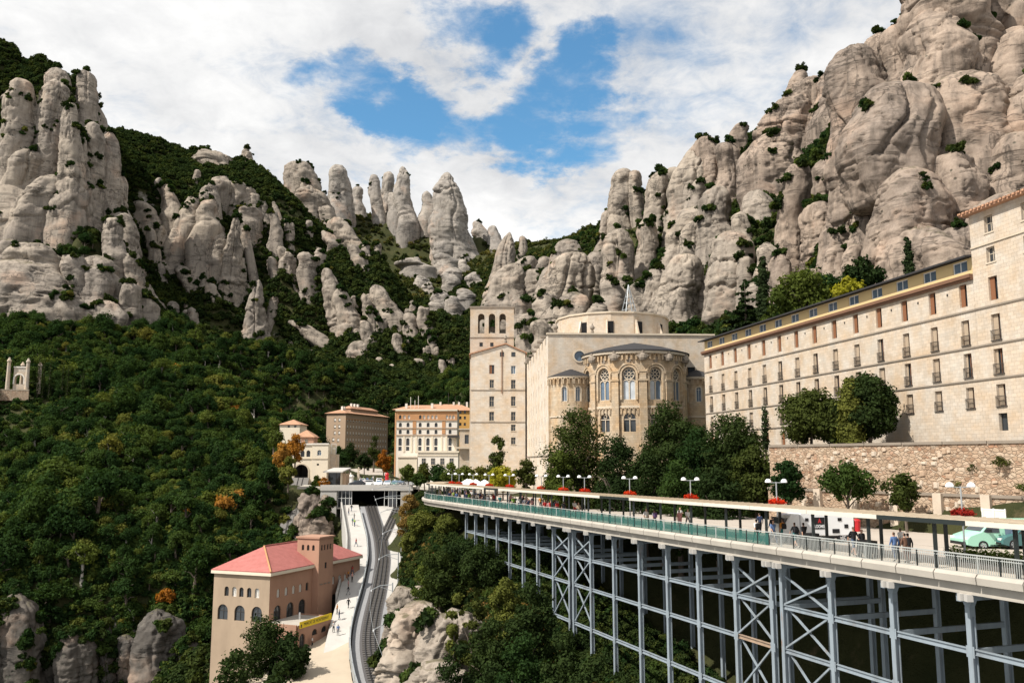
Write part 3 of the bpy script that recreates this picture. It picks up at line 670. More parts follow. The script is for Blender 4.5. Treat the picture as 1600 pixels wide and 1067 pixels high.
FOREST = [combined('forest_tree', 11 + i, (6.2, 7.4, 5.2, 8.6, 6.8, 7.8, 5.6, 9.4)[i], (2.9, 2.4, 3.5, 2.7, 3.2, 2.1, 2.6, 3.0)[i], 1700, 0.24, 'leaf_forest', ('bark', 'bark_pale')[i == 3], K=(14, 20, 12, 24, 16, 18, 10, 22)[i]) for i in range(8)]
FOREST_Y = [combined('forest_tree', 41 + i, 6.0, 2.5, 1000, 0.30, 'leaf_gold') for i in range(2)]
FOREST_O = [combined('forest_tree', 51 + i, 5.6, 2.4, 900, 0.30, 'leaf_orange') for i in range(2)]
def bush(name, seed, n, leaf, mat, tall=1.0):
    rng = np.random.default_rng(seed); c, r = broad_clumps(rng, 2.0 * tall, 1.0, 12, 0.0)
    return leaf_mesh(name, c, r, n, leaf, seed, mat)

def scatter(name, pts, scl, variants, label, cat, seed=0, sink=0.0):
    """one object for a mass of plants: points carry size and turn, geometry nodes put a plant on each"""
    rng = np.random.default_rng(seed); n = len(pts); pts = np.asarray(pts, float).copy(); pts[:, 2] -= sink * np.asarray(scl)
    me = bpy.data.meshes.new(name); me.vertices.add(n); me.vertices.foreach_set('co', pts.ravel())
    a = me.attributes.new('scl', 'FLOAT_VECTOR', 'POINT'); s = np.asarray(scl)[:, None] * np.column_stack([rng.uniform(.85, 1.2, n), rng.uniform(.85, 1.2, n), rng.uniform(.8, 1.25, n)])
    a.data.foreach_set('vector', s.ravel().astype(np.float32))
    a = me.attributes.new('rot', 'FLOAT_VECTOR', 'POINT'); r = np.column_stack([rng.normal(size=n) * .12, rng.normal(size=n) * .12, rng.uniform(0, 6.28, n)]); a.data.foreach_set('vector', r.ravel().astype(np.float32))
    a = me.attributes.new('idx', 'INT', 'POINT'); a.data.foreach_set('value', rng.integers(0, len(variants), n).astype(np.int32))
    col = bpy.data.collections.new(name + '_plants')
    for i, m in enumerate(variants): col.objects.link(bpy.data.objects.new('%s_%02d' % (name, i), m))
    ng = bpy.data.node_groups.new(name, 'GeometryNodeTree')
    ng.interface.new_socket('Geometry', in_out='INPUT', socket_type='NodeSocketGeometry'); ng.interface.new_socket('Geometry', in_out='OUTPUT', socket_type='NodeSocketGeometry')
    N, L = ng.nodes, ng.links
    gi = N.new('NodeGroupInput'); go = N.new('NodeGroupOutput'); ip = N.new('GeometryNodeInstanceOnPoints'); ci = N.new('GeometryNodeCollectionInfo')
    ci.inputs['Collection'].default_value = col; ci.inputs['Separate Children'].default_value = True; ci.inputs['Reset Children'].default_value = True
    def attr(nm, dt):
        x = N.new('GeometryNodeInputNamedAttribute'); x.data_type = dt; x.inputs['Name'].default_value = nm; return x.outputs['Attribute']
    L.new(gi.outputs[0], ip.inputs['Points']); L.new(ci.outputs[0], ip.inputs['Instance']); ip.inputs['Pick Instance'].default_value = True
    L.new(attr('idx', 'INT'), ip.inputs['Instance Index']); L.new(attr('rot', 'FLOAT_VECTOR'), ip.inputs['Rotation']); L.new(attr('scl', 'FLOAT_VECTOR'), ip.inputs['Scale'])
    L.new(ip.outputs[0], go.inputs[0])
    o = link(name, me); md = o.modifiers.new('plants', 'NODES'); md.node_group = ng
    return tag(o, label, cat, kind='stuff')

def in_poly(x, y, poly):
    c = np.zeros(len(x), bool); n = len(poly)
    for i in range(n):
        x0, y0 = poly[i]; x1, y1 = poly[(i + 1) % n]
        k = ((y0 > y) != (y1 > y)) & (x < (x1 - x0) * (y - y0) / ((y1 - y0) or 1e-9) + x0); c ^= k
    return c
NO_TREES = [  # made ground and buildings, in metres
 [(-58, 100), (-58, 172), (-38, 176), (-50, 196), (-52, 262), (-62, 300), (-84, 372), (-90, 420), (-52, 424), (-44, 318), (2, 338), (6, 210), (40, 205), (70, 130), (90, 20), (-10, 20), (-20, 100)],
]
def sample(n, u0, u1, y0, y1, seed):
    rng = np.random.default_rng(seed); Y = np.sqrt(rng.uniform(y0 ** 2, y1 ** 2, n)); u = rng.uniform(u0, u1, n); X = u * Y
    ok = np.ones(n, bool)
    for p in NO_TREES: ok &= ~in_poly(X, Y, p)
    X, Y = X[ok], Y[ok]; xy = np.stack([X, Y], 1); z = terrain_z(xy)
    return np.column_stack([xy, z]), rng
def thin(P, dist):
    cell = {}; keep = []
    for i, p in enumerate(P):
        k = (int(p[0] // dist), int(p[1] // dist))
        if k in cell: continue
        cell[k] = 1; keep.append(i)
    return P[keep]

def thin3(P, dist):
    k = np.floor(P / dist).astype(np.int64); _, i = np.unique(k[:, 0] * 73856093 ^ k[:, 1] * 19349663 ^ k[:, 2] * 83492791, return_index=True)
    return P[np.sort(i)]
def plant_forest():
    P, rng = sample(14000, -0.70, 0.03, 176, 450, 5)
    P = thin(P, 2.45); px, py = proj(P)
    keep = ~((px > 455) & (P[:, 1] < 312)) & ~((np.abs(px - 25) < 45) & (P[:, 1] > 270) & (P[:, 1] < 305))
    keep &= ~((px > 425) & (px < 500) & (P[:, 1] < 250))
    P = P[keep]; px, py = proj(P)
    size = (0.55 + 0.90 * rng.uniform(0, 1, len(P)) ** 1.6) * np.where(P[:, 1] > 360, 0.85, 1.0)
    size = size * (1.0 + 0.42 * np.clip(fbm(P * 0.05, 2, 91), -1, 1))
    vis = (px > -10) & (px < 1610) & (py > 0) & (py < 1090)
    order = np.argsort(-(size / P[:, 1]) * vis)[:1100]
    pick = rng.permutation(order[:520])[:290]; rest = np.setdiff1d(np.arange(len(P)), pick)
    for i in pick:
        q = rng.uniform(); warm = 330 < P[i, 1] or px[i] > 250
        if q > 0.955 and warm: me, lab, gr = FOREST_O[rng.integers(2)], 'small tree in orange autumn leaf among the green forest on the left slope', 'orange trees in the left forest'
        elif q > 0.84: me, lab, gr = FOREST_Y[rng.integers(2)], 'yellow-green tree crown within the dense forest on the left slope', 'yellow-green trees in the left forest'
        else: me, lab, gr = FOREST[rng.integers(8)], 'round green tree crown in the dense forest covering the left slope', 'green trees in the left forest'
        o = link('forest_tree', me, None, (P[i, 0], P[i, 1], P[i, 2] - 0.5), rng.uniform(0, 6.28)); s = size[i]; o.scale = (s * rng.uniform(.9, 1.15), s * rng.uniform(.9, 1.15), s * rng.uniform(.85, 1.15))
        tag(o, lab, 'tree', gr)
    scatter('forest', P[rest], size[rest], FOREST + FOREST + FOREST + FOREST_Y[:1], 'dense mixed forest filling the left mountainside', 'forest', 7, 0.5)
    U, rng = sample(16000, -0.70, -0.10, 170, 440, 15); U2, _ = sample(7000, -0.70, -0.26, 164, 212, 16); U = np.concatenate([U, U2]); U = U[(proj(U)[0] < 450)]
    scatter('undergrowth', U, rng.uniform(0.7, 1.5, len(U)), [bush('undergrowth', 60 + i, 260, 0.22, 'leaf_forest') for i in range(3)], 'low shrubs under the forest trees', 'undergrowth', 8, 0.3)
plant_forest()
def plant_mountains():
    A, rng = sample(90000, -0.68, 0.03, 425, 760, 21)
    A = thin3(A, 2.6); dens = fbm(A * 0.018, 3, 4); A = A[rng.uniform(-0.6, 0.6, len(A)) < dens + 0.62]
    F, rng = sample(12000, -0.30, 0.10, 640, 1080, 22); F = thin(F, 3.4); dens = fbm(F * 0.02, 4, 14); F = F[rng.uniform(-0.5, 0.5, len(F)) < dens * 1.3 + 0.12]
    E, rng = sample(30000, 0.0, 0.75, 165, 620, 23); E = thin3(E, 3.2)
    scatter('mountain_scrub', A, rng.uniform(1.3, 3.3, len(A)), [bush('scrub', 70 + i, 240, 0.24, 'leaf_dark') for i in range(4)], 'dark evergreen scrub clinging to the left mountain', 'scrub', 9, 0.25)
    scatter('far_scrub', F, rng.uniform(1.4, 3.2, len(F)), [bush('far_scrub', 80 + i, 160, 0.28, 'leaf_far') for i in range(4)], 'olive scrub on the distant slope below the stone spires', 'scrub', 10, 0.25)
    V = np.array([p for p, s in VEG_PTS]); S = np.array([s for p, s in VEG_PTS]); Yk = V[:, 1]
    near = Yk < 260
    E2 = np.concatenate([E, V]); S2 = np.concatenate([rng.uniform(1.2, 2.8, len(E)), np.where(near, 1.3, 2.1) * S])
    scatter('ledge_shrubs', E2, S2, [bush('ledge_shrub', 90 + i, 260, 0.22, ('leaf_dark', 'leaf_forest')[i % 2]) for i in range(4)], 'dark shrubs growing in clefts and on ledges of the rocks', 'shrubs', 11, 0.35)
plant_mountains()

# ------------------------------------------------------------------ built materials
plain('concrete', (0.40, 0.365, 0.315), 0.85, 0.14, 0.9, 0.01, dirt=0.35)
plain('concrete_pale', (0.44, 0.42, 0.39), 0.85, 0.08, 0.6, 0.006, dirt=0.25)
plain('concrete_dark', (0.16, 0.15, 0.14), 0.9, 0.2, 0.9, 0.01)
def steel_mat():
    t = NT('steel_blue'); w = t.coord('World'); c = t.mix(t.noise(1.0, 6, .6, w), (0.20, 0.235, 0.265), (0.28, 0.325, 0.36))
    c = t.mix(t.ramp(t.noise(.7, 8, .7, w, sc3=(1, 1, .25)), [(.5, 0.0), (.75, .75)]), c, (0.13, 0.13, 0.13))
    c = t.mix(t.ramp(t.noise(1.3, 8, .72, w, sc3=(1, 1, .3), loc=(5, 7, 3)), [(.6, 0.0), (.72, .85)]), c, (0.22, 0.12, 0.065)); t.color(c); return t.done('steel_blue', .55, 0, .35)
steel_mat()
plain('steel_rust', (0.34, 0.25, 0.18), 0.7, 0.3, 1.2, 0.0, dirt=0.5)
plain('post_dark', (0.020, 0.026, 0.026), 0.4, 0.1, 3, 0, 0, 0.5)
plain('handrail', (0.50, 0.52, 0.50), 0.35, 0.05, 2, 0, 0.3)
plain('canopy', (0.44, 0.365, 0.27), 0.7, 0.12, 1.5, 0.0, dirt=0.12)
plain('fascia', (0.60, 0.56, 0.49), 0.6, 0.06, 1.5, dirt=0.1)
plain('asphalt_pale', (0.40, 0.35, 0.30), 0.9, 0.10, 0.35, 0.006, dirt=0.12)
plain('paving', (0.46, 0.42, 0.36), 0.9, 0.12, 0.5, 0.006, dirt=0.15)
plain('sand', (0.42, 0.35, 0.265), 0.95, 0.10, 0.4, 0.01, dirt=0.2)
plain('gravel', (0.24, 0.24, 0.245), 0.95, 0.25, 3.0, 0.03)
plain('rail_steel', (0.05, 0.048, 0.05), 0.5, 0.2, 2, 0, 0.5)
plain('white', (0.72, 0.73, 0.74), 0.45, 0.04, 1, 0, 0, 0.4)
plain('black', (0.012, 0.012, 0.013), 0.5, 0.1, 1)
plain('dark_void', (0.006, 0.006, 0.007), 0.9, 0.1, 1)
def glass_mat(key, col, rough=0.08, mixc=None):
    t = NT(key); n = t.noise(0.8, 4, 0.5, t.coord('World')); t.color(t.mix(n, tuple(x * 0.6 for x in col), tuple(x * 1.5 for x in col)))
    return t.done(key, rough, 0, 0.6)
glass_mat('glass', (0.035, 0.04, 0.045)); glass_mat('glass_pale', (0.42, 0.45, 0.48), 0.2); glass_mat('glass_blue', (0.10, 0.14, 0.19), 0.1)
def clear_glass(key, col, alpha):
    t = NT(key); t.color(col); t.b.inputs['Alpha'].default_value = alpha; return t.done(key, 0.05, 0, 0.5)
clear_glass('glass_teal', (0.05, 0.16, 0.14), 0.55)

# ------------------------------------------------------------------ viaduct with the covered walkway
def wtan(Y):
    d = Vector((walk_x(Y + .5) - walk_x(Y - .5), 1, 0)).normalized(); return d, Vector((d.y, -d.x, 0))
def wp(Y, off, dz): t, n = wtan(Y); return Vector((walk_x(Y), Y, deck_z(Y) + dz)) + n * off
def strip(mb, Ys, o0, o1, z0, z1):
    return mb.loft([[wp(Y, o0, z0), wp(Y, o1, z0), wp(Y, o1, z1), wp(Y, o0, z1)] for Y in Ys])
YS = list(np.arange(22, 150, 4.0)) + list(np.arange(150, 186, 3.0))
COLS = [26.5, 31.5, 36.5, 41.5, 46.5, 51.6, 56.6, 61.3, 62.4, 66.6, 71.5, 76.2, 81, 86, 91, 95.2, 96.2, 100.6, 105.3, 110, 114.8, 119.6, 124.4, 129, 133.5]
LEVELS = (-3.9, -6.8, -10.8, -15.2, -19.6)
def gz(p): return float(terrain_z(np.array([[p[0], p[1]]]))[0])
def build_viaduct():
    root = empty('viaduct', (30, 30, -6), 0, 'steel viaduct with blue-grey columns and beams carrying the road and walkway', 'viaduct'); root.location = (0, 0, 0)
    strip(MB(), YS, 0.0, 11.0, -0.42, -0.02).build('deck_slab', MATS['concrete'], root)
    strip(MB(), YS, 0.05, 0.42, -1.0, -0.43).build('edge_girder', MATS['concrete'], root)
    for o in (8.0,): strip(MB(), YS, o, o + .4, -1.1, -0.43).build('inner_girder', MATS['steel_blue'], root)
    Y = 22.0
    while Y < 180:
        m = MB(); a, b = Y + .02, Y + 2.5
        m.loft([[wp(q, -.32, -.40), wp(q, -.02, -.46), wp(q, -.02, .12), wp(q, -.22, .12), wp(q, -.36, -.05)] for q in (a, (a + b) / 2, b)]); m.build('edge_panel', MATS['concrete'], root)
        Y += 2.55
    for i, Y in enumerate(COLS):
        for row, off in enumerate((0.9, 9.4)):
            top = wp(Y, off, -1.15); g = gz(top) - 1.5
            if top.z - g < 2.2: continue
            w = 0.155; m = MB(); t, n = wtan(Y)
            def ring(z, w, d): c = Vector((top.x, top.y, z)); return [c - t * w - n * d, c + t * w - n * d, c + t * w + n * d, c - t * w + n * d]
            m.loft([ring(g, w * .22, w), ring(top.z - .6, w * .22, w)])                         # web
            for s in (-1, 1):
                c = n * (s * w)
                m.loft([[Vector((top.x, top.y, z)) + c + t * a + n * b for a, b in ((-w, -.03), (w, -.03), (w, .03), (-w, .03))] for z in (g, top.z - .6)])
            m.loft([ring(top.z - 1.1, w, w), ring(top.z - .6, w * 1.05, w * 1.05), ring(top.z - .2, w * 2.1, w * 1.3), ring(top.z + .15, w * 2.1, w * 1.3)])
            m.build('column', MATS['steel_blue'], root)
        m = MB(); t, n = wtan(Y)
        for o in (0.02,):
            for q in (-.75, -.35): c = wp(Y + q, o, 0); m.box(c.x - .16, c.x + .16, c.y - .16, c.y + .16, c.z - 1.35, c.z - 1.0)
        m.build('bearing_block', MATS['concrete_pale'], root)
        m = MB(); m.bar(wp(Y, .2, -1.2), wp(Y, 10.5, -1.2), .35, .5); m.build('cross_girder', MATS['steel_blue'], root)
    for k in range(len(COLS) - 1):
        a, b = COLS[k], COLS[k + 1]
        if b - a < 2: continue
        for li, lv in enumerate(LEVELS):
            for row, off in enumerate((0.9, 9.4)):
                if row: continue
                p, q = wp(a, off, lv), wp(b, off, lv)
                if p.z < gz(p) + .3 and q.z < gz(q) + .3: continue
                m = MB(); m.bar(p, q, .22, .04); m.bar(p - Vector((0, 0, .25)), q - Vector((0, 0, .25)), .22, .04); m.bar(p - Vector((0, 0, .125)), q - Vector((0, 0, .125)), .05, .25)
                m.build('longitudinal_beam', MATS['steel_rust' if (k, li, row) == (8, 1, 0) else 'steel_blue'], root)
                if row == 0:
                    t, n = wtan(a); g = p - n * .17; m = MB(); m.loft([[g - t * .26 + Vector((0, 0, z)), g + t * .26 + Vector((0, 0, z)), g + t * .26 + n * .012 + Vector((0, 0, z)), g - t * .26 + n * .012 + Vector((0, 0, z))] for z in (-.42, .16)]); m.build('gusset_plate', MATS['steel_blue'], root)
                if row == 0 and k in (6, 8, 14, 16):
                    up = LEVELS[li - 1] if li else -1.9
                    m = MB(); m.bar(wp(a, off, up), q, .12, .12); m.build('brace', MATS['steel_blue'], root)
                    m = MB(); m.bar(p + wtan(a)[1] * .13, wp(b, off, up) + wtan(a)[1] * .13, .12, .12); m.build('brace', MATS['steel_blue'], root)
    for Y in COLS:
        for lv in LEVELS[:1]:
            p, q = wp(Y, 1.1, lv - .15), wp(Y, 9.4, lv - .15)
            if p.z < gz(p) + .3: continue
            m = MB(); m.bar(p, q, .2, .32); m.build('transverse_beam', MATS['steel_blue'], root)
build_viaduct()

def build_road():
    # road and forecourt behind the walkway: sheet from the viaduct to the foot of the walls
    right = lambda Y: np.interp(Y, [22, 47, 70, 83, 93, 112, 130, 145, 186], [70, 55.5, 42.2, 34.4, 28.5, 23, 15, 9, 3.5])
    m = MB(); rows = []
    for Y in np.arange(22, 187, 3.0):
        l = wp(Y, 10.9, 0.0); xr = max(right(Y), l.x + .5)
        rows.append([(l.x + (xr - l.x) * k / 6, l.y + (Y - l.y) * k / 6, deck_z(Y) - 0.012 * k) for k in range(7)])
    m.loft(rows, False, False); o = m.build('road', MATS['asphalt_pale']); tag(o, 'pale asphalt road behind the covered walkway', 'road', kind='structure')
    m = MB(); m.loft([[wp(Y, 0.0, 0.0), wp(Y, 3.4, 0.0)] for Y in YS], False, False); o = m.build('pavement', MATS['paving']); tag(o, 'paved footway under the canopy', 'footway', kind='structure')
    m = MB(); m.loft([[wp(Y, 3.4, -.006), wp(Y, 10.9, -.006)] for Y in YS], False, False); o = m.build('road_lane', MATS['asphalt_pale']); tag(o, 'pale asphalt carriageway on the viaduct', 'road', kind='structure')
build_road()

def build_canopy():
    root = empty('walkway_canopy', (0, 0, 0), 0, 'long beige flat canopy on dark posts running the length of the walkway', 'canopy')
    Ys = list(np.arange(22, 150, 2.0)) + list(np.arange(150, 178, 2.0))
    m = MB(); strip(m, Ys, .45, 3.7, 2.62, 2.70)
    rib = MB()
    for Y in np.arange(22, 178, 0.8): rib.bar(wp(Y, .45, 2.715), wp(Y, 3.7, 2.715), .10, .03)
    ro = m.build('roof', MATS['canopy'], root); rb = rib.build('roof_ribs', MATS['canopy'], ro); rb['kind'] = 'stuff'
    k = 0
    for a in np.arange(22, 176, 6.0):
        m = MB(); strip(m, [a + .02, a + 2, a + 4, a + 5.98], .40, .448, 2.44, 2.69); m.build('fascia_board', MATS['fascia' if k % 6 != 4 else 'post_dark'], root); k += 1
    for i, Y in enumerate(np.arange(24.4, 174, 4.8)):
        for off, dy in ((.9, 0), (3.1, 1.3)):
            m = MB(); p = wp(Y + dy, off, 0); m.bar(p, p + Vector((0, 0, 2.6)), .17, .17); m.build('post', MATS['post_dark'], root)
        m = MB(); m.bar(wp(Y, .6, 2.5), wp(Y + 1.3, 3.4, 2.5), .12, .16); m.build('rafter', MATS['post_dark'], root)
build_canopy()
def build_railing():
    root = empty('walkway_railing', (0, 0, 0), 0, 'metal railing along the outer edge of the walkway with teal glass further off', 'railing')
    m = MB(); strip(m, list(np.arange(22, 178, 2.0)), .08, .17, .98, 1.04); m.build('handrail', MATS['handrail'], root)
    Y = 22.5; i = 0
    bars = MB()
    while Y < 176:
        m = MB(); p = wp(Y, .13, .0); m.bar(p, p + Vector((0, 0, 1.0)), .07, .07); m.build('post', MATS['post_dark' if i % 6 else 'handrail'], root)
        if Y > 61:
            m = MB(); a, b = wp(Y + .06, .13, .12), wp(Y + 1.2, .13, .12); t, n = wtan(Y); h = Vector((0, 0, .8))
            m.loft([[a, a + n * .015, a + n * .015 + h, a + h], [b, b + n * .015, b + n * .015 + h, b + h]]); m.build('glass_panel', MATS['glass_teal'], root)
        else:
            for q in np.arange(.13, 1.25, .125): p = wp(Y + q, .13, .08); bars.bar(p, p + Vector((0, 0, .88)), .03, .03)
            bars.bar(wp(Y, .13, .10), wp(Y + 1.26, .13, .10), .04, .04); bars.bar(wp(Y, .13, .86), wp(Y + 1.26, .13, .86), .04, .04)
        Y += 1.26; i += 1
    b = bars.build('bars', MATS['handrail'], root); b['kind'] = 'stuff'
build_railing()

# ------------------------------------------------------------------ buildings
masonry('ashlar', (0.55, 0.49, 0.415), (0.44, 0.385, 0.32), 0.62, 0.33, 0.075, 0.010, 0.34)
masonry('ashlar_white', (0.64, 0.585, 0.51), (0.52, 0.46, 0.39), 0.9, 0.42, 0.07, 0.010, 0.22)
masonry('ashlar_gold', (0.47, 0.39, 0.29), (0.34, 0.275, 0.20), 0.8, 0.40, 0.14, 0.012, 0.32, warm=(1.0, 0.84, 0.66))
def rubble_mat(key):
    t = NT(key); w = t.coord('World'); mp = t.n('ShaderNodeMapping'); t.L.new(w, mp.inputs[0]); mp.inputs['Scale'].default_value = (1.0, 1.0, 1.5)
    nz = t.n('ShaderNodeTexNoise'); t.L.new(mp.outputs[0], nz.inputs['Vector']); nz.inputs['Scale'].default_value = 2.0
    vm = t.n('ShaderNodeVectorMath', operation='MULTIPLY_ADD'); t.L.new(nz.outputs['Color'], vm.inputs[0]); vm.inputs[1].default_value = (.25, .25, .25); t.L.new(mp.outputs[0], vm.inputs[2])
    a = t.n('ShaderNodeTexVoronoi'); e = t.n('ShaderNodeTexVoronoi', feature='DISTANCE_TO_EDGE')
    for v in (a, e): t.L.new(vm.outputs[0], v.inputs['Vector']); v.inputs['Scale'].default_value = 2.3
    sp = t.n('ShaderNodeSeparateColor'); t.L.new(a.outputs['Color'], sp.inputs[0])
    c = t.ramp(sp.outputs[0], [(0, (0.26, 0.17, 0.115)), (0.25, (0.42, 0.31, 0.225)), (0.6, (0.48, 0.38, 0.29)), (0.85, (0.56, 0.48, 0.39)), (1, (0.40, 0.23, 0.15))])
    c = t.mix(t.ramp(t.noise(0.25, 5, .6, w), [(.4, 0.0), (.65, .6)]), c, (0.46, 0.375, 0.285))
    c = t.mix(1.0, c, (0.86, 0.80, 0.74), 'MULTIPLY')
    c = t.mix(t.ramp(e.outputs['Distance'], [(0.0, .85), (.07, 0.0)]), c, (0.20, 0.15, 0.11)); c = t.mix(t.ramp(t.noise(.5, 8, .7, w, sc3=(1, 1, .3)), [(.52, 0.0), (.75, .6)]), c, (0.16, 0.11, 0.08))
    t.color(c); t.bump(t.math('ADD', t.ramp(e.outputs['Distance'], [(0, 0.0), (.15, 1.0)]), t.noise(7, 5, .6, w)), .9, .06); return t.done(key, .95)
rubble_mat('rubble')
plain('render_pink', (0.37, 0.215, 0.148), 0.9, 0.12, 0.5, 0.004, dirt=0.35)
plain('render_beige', (0.36, 0.27, 0.19), 0.9, 0.12, 0.5, 0.004, dirt=0.4)
plain('render_cream', (0.66, 0.58, 0.46), 0.9, 0.06, 0.5, dirt=0.12)
plain('render_ochre', (0.58, 0.33, 0.10), 0.9, 0.08, 0.5, dirt=0.12)
plain('render_yellow', (0.60, 0.45, 0.23), 0.9, 0.06, 0.5, dirt=0.08)
plain('render_white', (0.68, 0.63, 0.56), 0.9, 0.06, 0.5, dirt=0.14)
plain('brick_tan', (0.38, 0.275, 0.19), 0.9, 0.10, 0.6, dirt=0.14)
plain('brick_orange', (0.46, 0.24, 0.115), 0.9, 0.10, 0.6, dirt=0.14)
plain('stone_trim', (0.52, 0.44, 0.34), 0.9, 0.10, 1.2, 0.006, dirt=0.2)
plain('stone_dark', (0.24, 0.20, 0.16), 0.9, 0.15, 1.2, 0.006, dirt=0.3)
plain('cornice_brown', (0.17, 0.09, 0.055), 0.85, 0.12, 1.2, dirt=0.2)
plain('slate', (0.032, 0.031, 0.033), 0.85, 0.2, 1.2, 0.008)
plain('shutter_brown', (0.20, 0.085, 0.04), 0.7, 0.15, 2)
plain('shutter_pale', (0.62, 0.58, 0.52), 0.8, 0.06, 2)
plain('curtain', (0.36, 0.28, 0.20), 0.9, 0.10, 3)
plain('frame_white', (0.66, 0.66, 0.64), 0.6, 0.05, 2)
plain('frame_dark', (0.05, 0.045, 0.04), 0.6, 0.1, 2)
def tile_mat(key, col, pitch):
    t = NT(key); uv = t.coord('UV'); wv = t.n('ShaderNodeTexWave'); wv.wave_type = 'BANDS'; wv.bands_direction = 'X'
    t.L.new(uv, wv.inputs['Vector']); wv.inputs['Scale'].default_value = 0.314 / pitch; wv.inputs['Distortion'].default_value = 0.3
    c = t.mix(wv.outputs['Fac'], tuple(x * 0.72 for x in col), col); n = t.noise(1.2, 6, 0.65, t.coord('World'))
    c = t.mix(t.ramp(n, [(0.35, 0.5), (0.65, 0.0)]), c, t.mix(1.0, c, (0.6, 0.58, 0.55), 'MULTIPLY')); t.color(c)
    t.bump(wv.outputs['Fac'], 0.7, 0.05); return t.done(key, 0.85)
tile_mat('tiles', (0.52, 0.29, 0.18), 0.35); tile_mat('roof_pink', (0.47, 0.165, 0.145), 0.30)

WCACHE = {}
def window_mesh(kind, w, h):
    k = (kind, round(w, 2), round(h, 2))
    if k in WCACHE: return WCACHE[k]
    a = w / 2; parts = []
    def bars(m, t=.07, y0=-.06, y1=.03):
        m.box(-a, -a + t, y0, y1, 0, h); m.box(a - t, a, y0, y1, 0, h); m.box(-a + t, a - t, y0, y1, 0, t); m.box(-a + t, a - t, y0, y1, h - t, h)
    if kind == 'shutter':           # dark opening, brown inner leaf folded against one reveal, pale curtain
        m = MB(); bars(m, .07); parts.append(('window', m.mesh('window', MATS['shutter_brown'])))
        m = MB(); m.box(-a + .07, a - .07, .0, .02, .07, h - .07); parts.append(('pane', m.mesh('pane', MATS['glass'])))
        m = MB(); m.box(-a + .02, a * .05, -.16, -.11, .05, h - .05); parts.append(('shutter', m.mesh('shutter', MATS['shutter_brown'])))
    elif kind in ('balcony', 'balcony_open'):
        m = MB(); bars(m, .06); m.box(-.03, .03, -.06, .02, 0, h); parts.append(('window', m.mesh('window', MATS['shutter_brown'])))
        m = MB(); m.box(-a + .06, a - .06, .0, .02, .06, h - .06); parts.append(('pane', m.mesh('pane', MATS['glass'])))
        m = MB(); x1 = a * (.1 if kind == 'balcony' else -.45); m.box(-a + .05, x1, -.12, -.09, .1, h - .05); parts.append(('curtain', m.mesh('curtain', MATS['curtain'])))
        m = MB()
        for x in np.linspace(-a - .05, a + .05, 9): m.bar((x, -.42, .05), (x, -.42, .85), .025, .025)
        m.box(-a - .08, a + .08, -.45, -.40, .85, .90); m.box(-a - .1, a + .1, -.46, -.34, -.06, .02); parts.append(('railing', m.mesh('railing', MATS['frame_dark'])))
    elif kind == 'casement':
        m = MB(); bars(m, .09); m.box(-.045, .045, -.06, .03, .09, h - .09); parts.append(('window', m.mesh('window', MATS['frame_white'])))
        m = MB(); m.box(-a + .09, a - .09, .0, .02, .09, h - .09); parts.append(('pane', m.mesh('pane', MATS['glass_blue'])))
    elif kind == 'sash':
        m = MB(); bars(m, .06); m.box(-.03, .03, -.05, .03, .06, h - .06); m.box(-a + .06, a - .06, -.05, .03, h * .55, h * .55 + .05); m.box(-a - .12, a + .12, -.40, -.05, -.14, 0); parts.append(('window', m.mesh('window', MATS['stone_trim'])))
        m = MB(); m.box(-a + .06, a - .06, .0, .02, .06, h - .06); parts.append(('pane', m.mesh('pane', MATS['glass'])))
    elif kind == 'blind':
        m = MB(); bars(m, .08); parts.append(('window', m.mesh('window', MATS['stone_trim'])))
        m = MB(); m.box(-a + .08, a - .08, -.05, -.02, h * .3, h - .08); parts.append(('blind', m.mesh('blind', MATS['shutter_pale'])))
        m = MB(); m.box(-a + .08, a - .08, .0, .02, .08, h - .08); parts.append(('pane', m.mesh('pane', MATS['glass'])))
    elif kind == 'hole':
        m = MB(); bars(m, .06); parts.append(('window', m.mesh('window', MATS['frame_dark'])))
        m = MB(); m.box(-a + .06, a - .06, .0, .02, .06, h - .06); parts.append(('pane', m.mesh('pane', MATS['glass'])))
    elif kind in ('arch', 'arch_pale', 'arch_blue'):
        m = MB(); arch_band(m, w - .16, h - .08, .08, -.06, .03); m.box(-.03, .03, -.05, .02, 0, h - .06); m.box(-a + .05, a - .05, -.05, .02, h - a - .03, h - a + .03); m.box(-a, a, -.05, .02, 0, .06)
        parts.append(('window', m.mesh('window', MATS['frame_dark' if kind == 'arch' else 'frame_white'])))
        m = MB(); m.poly([(x, .02, z) for x, z in arch_pts(w - .02, h)]); parts.append(('pane', m.mesh('pane', MATS[{'arch': 'glass', 'arch_pale': 'shutter_pale', 'arch_blue': 'glass_blue'}[kind]])))
    WCACHE[k] = parts; return parts
def put_window(root, kind, w, h, loc, rz=0.0):
    first = None
    for nm, me in window_mesh(kind, w, h):
        o = link(nm, me, first or root)
        if first is None: first = o; o.location = loc; o.rotation_euler = (0, 0, rz)
    return first
def bwall(root, ox, oy, rz, W, z0, z1, ops, mat, name='wall', depth=.3, gable=None):
    """facade at (ox, oy) turned rz in the building's own frame; ops: (x centre, sill z, w, h, kind)"""
    m = MB(); facade(m, 0, W, z0, z1, [(x - w / 2, x + w / 2, z, z + h, k.startswith('arch')) for x, z, w, h, k in ops], depth)
    if gable: m.poly([(0, 0, z1), (W, 0, z1), (gable[0], 0, gable[1])])
    o = m.build(name, MATS[mat], root, loc=(ox, oy, 0), rz=rz); c, s = math.cos(rz), math.sin(rz)
    for x, z, w, h, k in ops:
        yy = depth - .04; put_window(root, k, w, h, (ox + x * c - yy * s, oy + x * s + yy * c, z), rz)
    return o
def part(root, name, mat, *boxes, **kw):
    m = MB()
    for b in boxes: m.box(*b)
    return m.build(name, MATS[mat], root, **kw)
